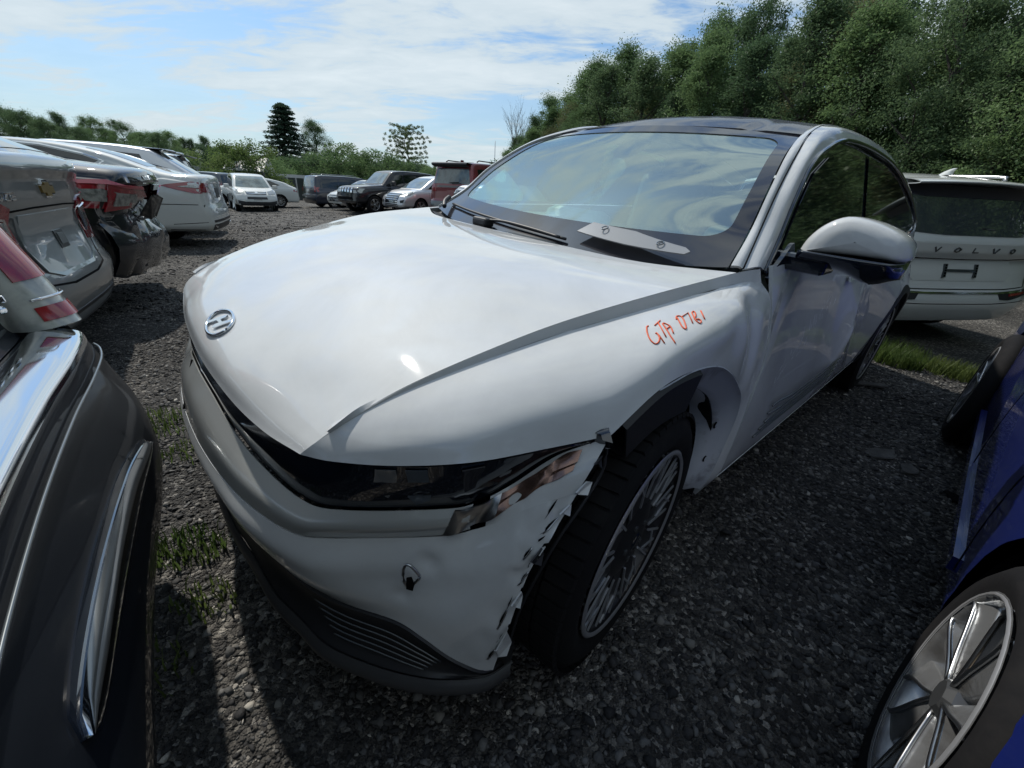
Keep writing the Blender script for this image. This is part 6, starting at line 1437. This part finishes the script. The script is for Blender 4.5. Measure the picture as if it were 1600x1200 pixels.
def far_hatch():
    x, y, a = FAR['hatch']
    sp = dict(SUV, paint=M_LSILVER, L=4.5, W=1.8, detail=0, top=[(0, 1.0), (.05, 1.08), (.75, 1.50), (.9, 1.56), (1.3, 1.60), (2.0, 1.61), (2.5, 1.57), (3.1, 1.25), (3.4, 1.08), (3.9, .98), (4.3, .88), (4.5, .72)], belt=[(0, .98), (3.3, .95), (4.2, .85), (4.5, .65)], axles=(.85, 3.6), wheel=(.32, .21))
    r, b, bv, f = make_car('hatchback_car', 'light silver hatchback with sloping dark rear glass behind the white sedan', x, y, a, ground(x, y), sp)
    f('rear_window', 'top', [(.14, -.62), (.14, .62), (.80, .56), (.80, -.56)], M_TINT)
    sl = [np.array([(dx, yy_, z_) for yy_ in np.linspace(-.58, .58, 9)]) for dx, z_ in ((.95, 1.57), (.62, 1.565), (.64, 1.53))]
    grid_obj('roof_spoiler', surf(sl, 12, 6), M_GREY, r, (.9, 0, 1.4), th=.01)
    tube('rear_wiper', [(.18, 0, 1.13), (.30, -.3, 1.2)], .014, M_PLASTIC, r, 5)
    side_glass(f, [[(.9, 1.15), (1.0, 1.45), (1.8, 1.5), (1.8, 1.05)], [(1.9, 1.05), (1.9, 1.5), (2.4, 1.47), (2.95, 1.1)]])
    lamp_pair(f, 'tail_lamp', 'rear', [(.64, .84), (.66, .98), (.88, .98), (.88, .84)], M_TAIL)
def minivan_grey():
    x, y, a = FAR['minivan']; sp = dict(VAN, paint=M_GREY, detail=0, rim='five')
    r, b, bv, f = make_car('minivan_car', 'grey minivan standing side on beyond the white sedan tail', x, y, a, ground(x, y), sp)
    side_glass(f, [[(.45, 1.10), (.52, 1.50), (1.5, 1.56), (1.5, 1.08)], [(1.6, 1.08), (1.6, 1.56), (2.6, 1.56), (2.6, 1.05)], [(2.7, 1.05), (2.7, 1.55), (3.3, 1.48), (3.85, 1.12)]])
    both_sides(f, 'tail_lamp', 'side', [(.08, .92), (.08, 1.30), (.22, 1.26), (.40, .98), (.38, .90)], M_TAIL)
    lamp_pair(f, 'tail_lamp', 'rear', [(.76, .92), (.74, 1.25), (.9, 1.2), (.92, .92)], M_TAIL); hatch_glass(f, 1.12, 1.6, .7, .6)
    gaps(f, [[(1.55, 1.05), (1.6, .4)], [(2.65, 1.05), (2.65, .4)]], .014)
def white_crossover():
    x, y, a = FAR['crossover']; sp = dict(SUV, paint=M_FUSION, L=4.55, W=1.82, detail=1, rim='five', top=[(0, 1.02), (.03, 1.1), (.25, 1.55), (.38, 1.64), (.9, 1.68), (1.8, 1.68), (2.5, 1.63), (2.9, 1.50), (3.3, 1.25), (3.55, 1.08), (3.75, 1.05), (4.2, .99), (4.45, .90), (4.55, .78)], axles=(.95, 3.57), wheel=(.34, .22))
    r, b, bv, f = make_car('crossover_car', 'white crossover facing the viewer in the open yard', x, y, a, ground(x, y), sp)
    f('windscreen', 'front', [(-.70, 1.10), (-.56, 1.56), (.56, 1.56), (.70, 1.10), (.3, 1.075), (-.3, 1.075)], M_GLASSLIT, off=.008, sp=.1)
    f('grille', 'front', [(-.40, .80), (-.44, .92), (.44, .92), (.40, .80)], M_GLOSSBLACK, off=.01)
    for z in (.83, .885): f('grille_bar', 'front', strip_poly([(-.40, z + .015), (0, z), (.40, z + .015)], .022), M_CHROME, off=.018)
    f('emblem', 'front', [(-.05, .82), (.05, .82), (.06, .90), (-.06, .90)], M_CHROME, off=.03)
    lamp_pair(f, 'headlamp', 'front', [(.48, .80), (.46, .92), (.76, 1.0), (.86, .96), (.80, .82)], M_LENS, off=.01)
    f('lower_bumper', 'front', [(-.85, .34), (-.86, .56), (-.5, .50), (.5, .50), (.86, .56), (.85, .34)], M_PLASTIC, off=.008)
    f('intake', 'front', [(-.42, .60), (-.40, .70), (.40, .70), (.42, .60)], M_PLASTIC, off=.008)
    plate(f, 'front', 0, .63, .34, .12, M_GLOSSBLACK)
    side_glass(f, [[(.5, 1.15), (.55, 1.48), (1.3, 1.53), (1.3, 1.1)], [(1.4, 1.1), (1.4, 1.53), (2.3, 1.52), (2.3, 1.08)], [(2.4, 1.08), (2.4, 1.52), (2.8, 1.44), (3.2, 1.1)]])
    for s in (1, -1): box('mirror', (3.0, s * 1.02, 1.12), (.12, .22, .16), M_FUSION, r, bev=.04)
    gaps(f, [[(1.35, 1.1), (1.35, .4)], [(2.35, 1.1), (2.35, .4)], [(3.2, 1.0), (3.15, .5)]], .012)
    # the lower front cladding torn loose at one corner
    o = mesh_obj('torn_cladding', [(4.45, -.88, .62), (4.40, -.95, .30), (4.30, -1.02, .20), (4.2, -.98, .45), (4.28, -.93, .62)], [(0, 1, 3, 4), (1, 2, 3)], M_FUSION, r, False); solid(o, .02)
def white_wagon():
    x, y, a = FAR['wagon']; sp = dict(SEDAN, paint=M_FUSION, detail=0, rim='ten', L=4.7, top=[(0, .98), (.06, 1.04), (.3, 1.12), (.7, 1.28), (1.4, 1.43), (2.0, 1.47), (2.5, 1.45), (2.9, 1.38), (3.4, 1.12), (3.65, 1.0), (4.2, .90), (4.5, .80), (4.7, .70)])
    r, b, bv, f = make_car('hatchback_car', 'white fastback car side on behind the white crossover', x, y, a, ground(x, y), sp)
    side_glass(f, [[(.95, 1.14), (1.4, 1.33), (2.0, 1.38), (2.05, 1.02), (1.3, 1.04)], [(2.12, 1.38), (2.5, 1.36), (2.85, 1.30), (3.3, 1.06), (2.14, 1.02)]])
    f('rear_window', 'top', [(.35, -.5), (.35, .5), (1.2, .48), (1.2, -.48)], M_TINT)
    lamp_pair(f, 'tail_lamp', 'side', [(.05, .82), (.05, .95), (.30, .95), (.34, .86)], M_TAIL); lamp_pair(f, 'headlamp', 'side', [(4.2, .72), (4.35, .80), (4.55, .74), (4.4, .66)], M_LENS)
def minivan_blue():
    x, y, a = FAR['bluevan']; sp = dict(VAN, paint=M_NAVY, detail=1, rim='five', W=2.0)
    r, b, bv, f = make_car('minivan_car', 'dark blue minivan seen from behind with red tail lamps', x, y, a, ground(x, y), sp)
    f('rear_window', 'rear', [(-.72, 1.12), (-.62, 1.60), (.62, 1.60), (.72, 1.12)], M_GLASSLIT, off=.006)
    both_sides(f, 'tail_lamp', 'rear', [(.74, .86), (.72, 1.16), (.90, 1.14), (.96, .86)], M_TAIL, off=.01)
    both_sides(f, 'tail_lamp', 'side', [(.05, .86), (.04, 1.14), (.24, 1.12), (.28, .9)], M_TAIL, off=.01)
    side_glass(f, [[(.42, 1.08), (.50, 1.54), (1.5, 1.58), (1.5, 1.06)], [(1.6, 1.06), (1.6, 1.58), (2.6, 1.58), (2.6, 1.03)], [(2.7, 1.03), (2.7, 1.57), (3.3, 1.50), (3.85, 1.12)]])
    plate(f, 'rear', 0, .92, .32, .15, M_LSILVER); gaps(f, [[(1.55, 1.05), (1.6, .4)], [(2.65, 1.05), (2.65, .4)]], .014)
    f('bumper_step', 'rear', [(-.92, .60), (-.90, .68), (.90, .68), (.92, .60)], M_PLASTIC, off=.01)
    for s in (1, -1): tube('roof_rail', [(.6, s * .66, 1.76), (.7, s * .66, 1.80), (2.6, s * .66, 1.80), (2.8, s * .66, 1.75)], .016, M_DULLCHROME, r, 6)
def small_front():
    x, y, a = FAR['smallfront']; sp = dict(SEDAN, paint=M_FUSION, detail=0, rim='ten')
    r, b, bv, f = make_car('sedan_car', 'white car with open black front between the blue minivan and the dark sedan', x, y, a, ground(x, y), sp)
    f('grille', 'front', [(-.55, .38), (-.60, .60), (-.3, .68), (.3, .68), (.60, .60), (.55, .38)], M_GLOSSBLACK, off=.01)
    f('grille_trim', 'front', strip_poly([(-.62, .62), (-.5, .46), (0, .42), (.5, .46), (.62, .62)], .035), M_CHROME, off=.02)
    lamp_pair(f, 'headlamp', 'front', [(.50, .66), (.50, .74), (.84, .80), (.88, .72)], M_LENS, off=.012)
    f('windscreen', 'front', [(-.70, 1.04), (-.52, 1.40), (.52, 1.40), (.70, 1.04)], M_TINT, off=.008); side_glass(f, [[(1.3, 1.04), (1.6, 1.34), (2.7, 1.36), (3.3, 1.03)]])
def dark_rear():
    x, y, a = FAR['darksedan']; sp = dict(SEDAN, paint=M_NAVY, detail=0, rim='ten', W=1.8)
    r, b, bv, f = make_car('sedan_car', 'small dark sedan with its tail lamps towards the yard, beside the black off-roader', x, y, a, ground(x, y), sp)
    both_sides(f, 'tail_lamp', 'rear', [(.50, .80), (.48, .98), (.84, 1.0), (.88, .82)], M_TAIL, off=.01)
    both_sides(f, 'tail_lamp', 'side', [(.05, .80), (.05, .98), (.25, .96), (.28, .84)], M_TAIL, off=.01)
    f('rear_window', 'top', [(.75, -.55), (.75, .55), (1.35, .5), (1.35, -.5)], M_GLASSLIT); side_glass(f, [[(1.3, 1.08), (1.6, 1.34), (2.7, 1.36), (3.3, 1.03)]])
    plate(f, 'rear', 0, .84, .3, .14, M_PLASTIC); f('chrome_strip', 'rear', strip_poly([(-.45, .94), (.45, .94)], .03), M_CHROME, off=.01)
def offroader():
    x, y, a = FAR['offroader']; sp = dict(SUV, paint=M_BLACK, detail=1, rim='five', L=4.9, W=1.92, zb=.42, wheel=(.39, .24), axles=(1.1, 4.0),
        top=[(0, 1.10), (.03, 1.2), (.15, 1.70), (.25, 1.80), (.9, 1.86), (2.0, 1.88), (2.6, 1.84), (2.85, 1.76), (3.2, 1.45), (3.42, 1.26), (3.6, 1.22), (4.3, 1.16), (4.75, 1.10), (4.9, 1.0)], belt=[(0, 1.1), (3.3, 1.14), (4.4, 1.06), (4.9, .95)], frontp=[(.3, .10), (.5, .0), (.85, .02), (1.1, .05)], nosep=.10)
    r, b, bv, f = make_car('suv_car', 'black boxy off-roader with slotted chrome grille and broken headlamp', x, y, a, ground(x, y), sp)
    f('grille', 'front', [(-.55, .84), (-.55, 1.06), (.55, 1.06), (.55, .84)], M_GLOSSBLACK, off=.01)
    for yy_ in (-.46, -.23, 0, .23, .46): f('grille_bar', 'front', [(yy_ - .06, .86), (yy_ - .04, 1.05), (yy_ + .04, 1.05), (yy_ + .06, .86)], M_CHROME, off=.02)
    lamp_pair(f, 'headlamp', 'front', [(.60, .84), (.60, 1.05), (.88, 1.04), (.90, .86)], M_LENS, off=.012)
    f('bumper', 'front', [(-.94, .52), (-.94, .74), (-.5, .80), (.5, .80), (.94, .74), (.94, .52)], M_BLACK, off=.05, th=.06)
    f('lower_intake', 'front', [(-.6, .56), (-.55, .68), (.55, .68), (.6, .56)], M_DARK, off=.08)
    f('windscreen', 'front', [(-.68, 1.28), (-.58, 1.74), (.58, 1.74), (.68, 1.28)], M_GLASSLIT, off=.008)
    side_glass(f, [[(.4, 1.24), (.45, 1.66), (1.3, 1.70), (1.3, 1.2)], [(1.42, 1.2), (1.42, 1.70), (2.2, 1.70), (2.2, 1.2)], [(2.3, 1.2), (2.3, 1.70), (2.68, 1.66), (3.12, 1.22)]])
    for s in (1, -1): box('mirror', (3.0, s * 1.06, 1.30), (.14, .22, .20), M_PLASTIC, r, bev=.04)
    gaps(f, [[(1.36, 1.2), (1.36, .5)], [(2.25, 1.2), (2.25, .5)], [(3.15, 1.15), (3.15, .6)]], .014)
def silver_crossover():
    x, y, a = FAR['silverx']; sp = dict(SUV, paint=M_LSILVER, detail=1, rim='five', L=4.65, W=1.84, top=[(0, 1.02), (.03, 1.1), (.25, 1.52), (.38, 1.60), (.9, 1.65), (1.8, 1.66), (2.4, 1.62), (2.8, 1.50), (3.3, 1.22), (3.6, 1.07), (3.8, 1.04), (4.2, .98), (4.5, .90), (4.65, .78)], axles=(.95, 3.67), wheel=(.35, .23))
    r, b, bv, f = make_car('crossover_car', 'silver crossover with chrome barred grille facing the yard, left of the red SUV', x, y, a, ground(x, y), sp)
    f('grille', 'front', [(-.42, .50), (-.50, .88), (.50, .88), (.42, .50)], M_GLOSSBLACK, off=.01)
    for z in (.56, .64, .72, .80, .87): f('grille_bar', 'front', strip_poly([(-.45, z), (.45, z)], .020), M_CHROME, off=.02)
    lamp_pair(f, 'headlamp', 'front', [(.52, .80), (.50, .88), (.80, .97), (.90, .94), (.82, .84)], M_LENS, off=.012)
    both_sides(f, 'headlamp', 'side', [(4.42, .82), (4.05, .94), (3.98, .92), (4.2, .82), (4.4, .78)], M_LENS, off=.012)
    lamp_pair(f, 'fog_lamp', 'front', [(.62, .50), (.60, .60), (.82, .64), (.84, .54)], M_PLASTIC, off=.01)
    f('lower_intake', 'front', [(-.5, .36), (-.45, .46), (.45, .46), (.5, .36)], M_PLASTIC, off=.01)
    f('windscreen', 'front', [(-.70, 1.10), (-.56, 1.54), (.56, 1.54), (.70, 1.10)], M_GLASSLIT, off=.008)
    side_glass(f, [[(.5, 1.15), (.55, 1.46), (1.3, 1.5), (1.3, 1.1)], [(1.4, 1.1), (1.4, 1.51), (2.2, 1.5), (2.2, 1.08)], [(2.3, 1.08), (2.3, 1.5), (2.7, 1.42), (3.2, 1.1)]])
    gaps(f, [[(1.35, 1.1), (1.35, .4)], [(2.25, 1.1), (2.25, .4)], [(3.2, 1.0), (3.15, .5)]], .012)
def red_suv():
    x, y, a = FAR['redsuv']; sp = dict(SUV, paint=M_RED, detail=1, rim='five', L=5.3, W=2.03, zb=.40, wheel=(.40, .26), axles=(1.2, 4.3), plan=.10,
        top=[(0, 1.10), (.03, 1.22), (.20, 1.80), (.32, 1.90), (.9, 1.94), (2.4, 1.95), (3.1, 1.88), (3.4, 1.75), (3.8, 1.42), (4.0, 1.28), (4.2, 1.24), (4.8, 1.18), (5.15, 1.08), (5.3, .95)], belt=[(0, 1.18), (3.8, 1.18), (4.8, 1.10), (5.3, .9)])
    r, b, bv, f = make_car('suv_car', 'tall dark red SUV seen from behind with black roof spoiler', x, y, a, ground(x, y), sp); r.scale = (1.07, 1.07, 1.08)
    f('rear_window', 'rear', [(-.80, 1.24), (-.68, 1.72), (.68, 1.72), (.80, 1.24)], M_GLASSLIT, off=.006)
    sl = [np.array([(dx, yy_, z_) for yy_ in np.linspace(-.76, .76, 9)]) for dx, z_ in ((.40, 1.92), (.02, 1.90), (-.02, 1.82), (.16, 1.76))]
    grid_obj('roof_spoiler', surf(sl, 16, 8), M_PLASTIC, r, (.7, 0, 1.7), th=.01)
    both_sides(f, 'tail_lamp', 'rear', [(.66, .98), (.72, 1.20), (.95, 1.20), (.97, 1.0)], M_TAIL, off=.01)
    both_sides(f, 'tail_lamp', 'side', [(.06, .98), (.08, 1.20), (.30, 1.18), (.30, 1.02)], M_TAIL, off=.01)
    f('tailgate_bar', 'rear', [(-.62, 1.12), (-.62, 1.18), (.62, 1.18), (.62, 1.12)], M_GLOSSBLACK, off=.01)
    f('lower_bumper', 'rear', [(-.95, .48), (-.93, .66), (.93, .66), (.95, .48)], M_GREY, off=.02, th=.02)
    plate(f, 'rear', 0, .95, .34, .17, M_RED)
    side_glass(f, [[(.5, 1.26), (.56, 1.72), (1.6, 1.78), (1.6, 1.24)], [(1.7, 1.24), (1.7, 1.78), (2.5, 1.78), (2.5, 1.24)], [(2.6, 1.24), (2.6, 1.78), (3.1, 1.74), (3.7, 1.26)]])
    for s in (1, -1): tube('roof_rail', [(.7, s * .68, 1.95), (.8, s * .68, 2.0), (2.8, s * .68, 2.0), (3.0, s * .68, 1.93)], .02, M_PLASTIC, r, 6)
    tube('rear_wiper', [(.02, .0, 1.27), (.03, -.4, 1.29)], .02, M_PLASTIC, r, 5)
    box('roof_antenna', (.75, 0, 1.98), (.16, .04, .07), M_RED, r, bev=.015)
def barred_front():
    x, y, a = FAR['barred']; sp = dict(SUV, paint=M_LSILVER, detail=1, rim='five', L=5.2, W=2.0, zb=.42, wheel=(.39, .24), top=[(0, 1.2), (.03, 1.3), (.18, 1.75), (.3, 1.84), (.9, 1.9), (2.3, 1.9), (2.9, 1.8), (3.25, 1.55), (3.6, 1.32), (3.8, 1.28), (4.5, 1.25), (5.0, 1.2), (5.2, 1.08)], belt=[(0, 1.2), (3.6, 1.2), (4.8, 1.12), (5.2, .98)], axles=(1.1, 4.2), frontp=[(.3, .1), (.6, .02), (1.0, .02), (1.2, .08)], nosep=.10)
    r, b, bv, f = make_car('suv_car', 'silver vehicle with wide chrome barred grille showing between the red SUV and the hatchback windscreen', x, y, a, ground(x, y), sp)
    f('grille', 'front', [(-.62, .72), (-.66, 1.14), (.66, 1.14), (.62, .72)], M_GLOSSBLACK, off=.01)
    for z in (.77, .87, .97, 1.07): f('grille_bar', 'front', strip_poly([(-.62, z), (.62, z)], .045), M_CHROME, off=.022)
    lamp_pair(f, 'headlamp', 'front', [(.70, .88), (.70, 1.12), (.90, 1.12), (.92, .90)], M_LENS, off=.012)
    f('windscreen', 'front', [(-.70, 1.36), (-.58, 1.78), (.58, 1.78), (.70, 1.36)], M_GLASSLIT, off=.008)
    side_glass(f, [[(.5, 1.3), (.5, 1.6), (1.8, 1.75), (1.8, 1.26)], [(1.9, 1.26), (1.9, 1.75), (2.7, 1.72), (3.3, 1.3)]])
#@@FAR@@
for fn_ in (far_suv_dark, far_hatch, minivan_grey, white_crossover, white_wagon, minivan_blue, small_front, dark_rear, offroader, silver_crossover, red_suv, barred_front): fn_()
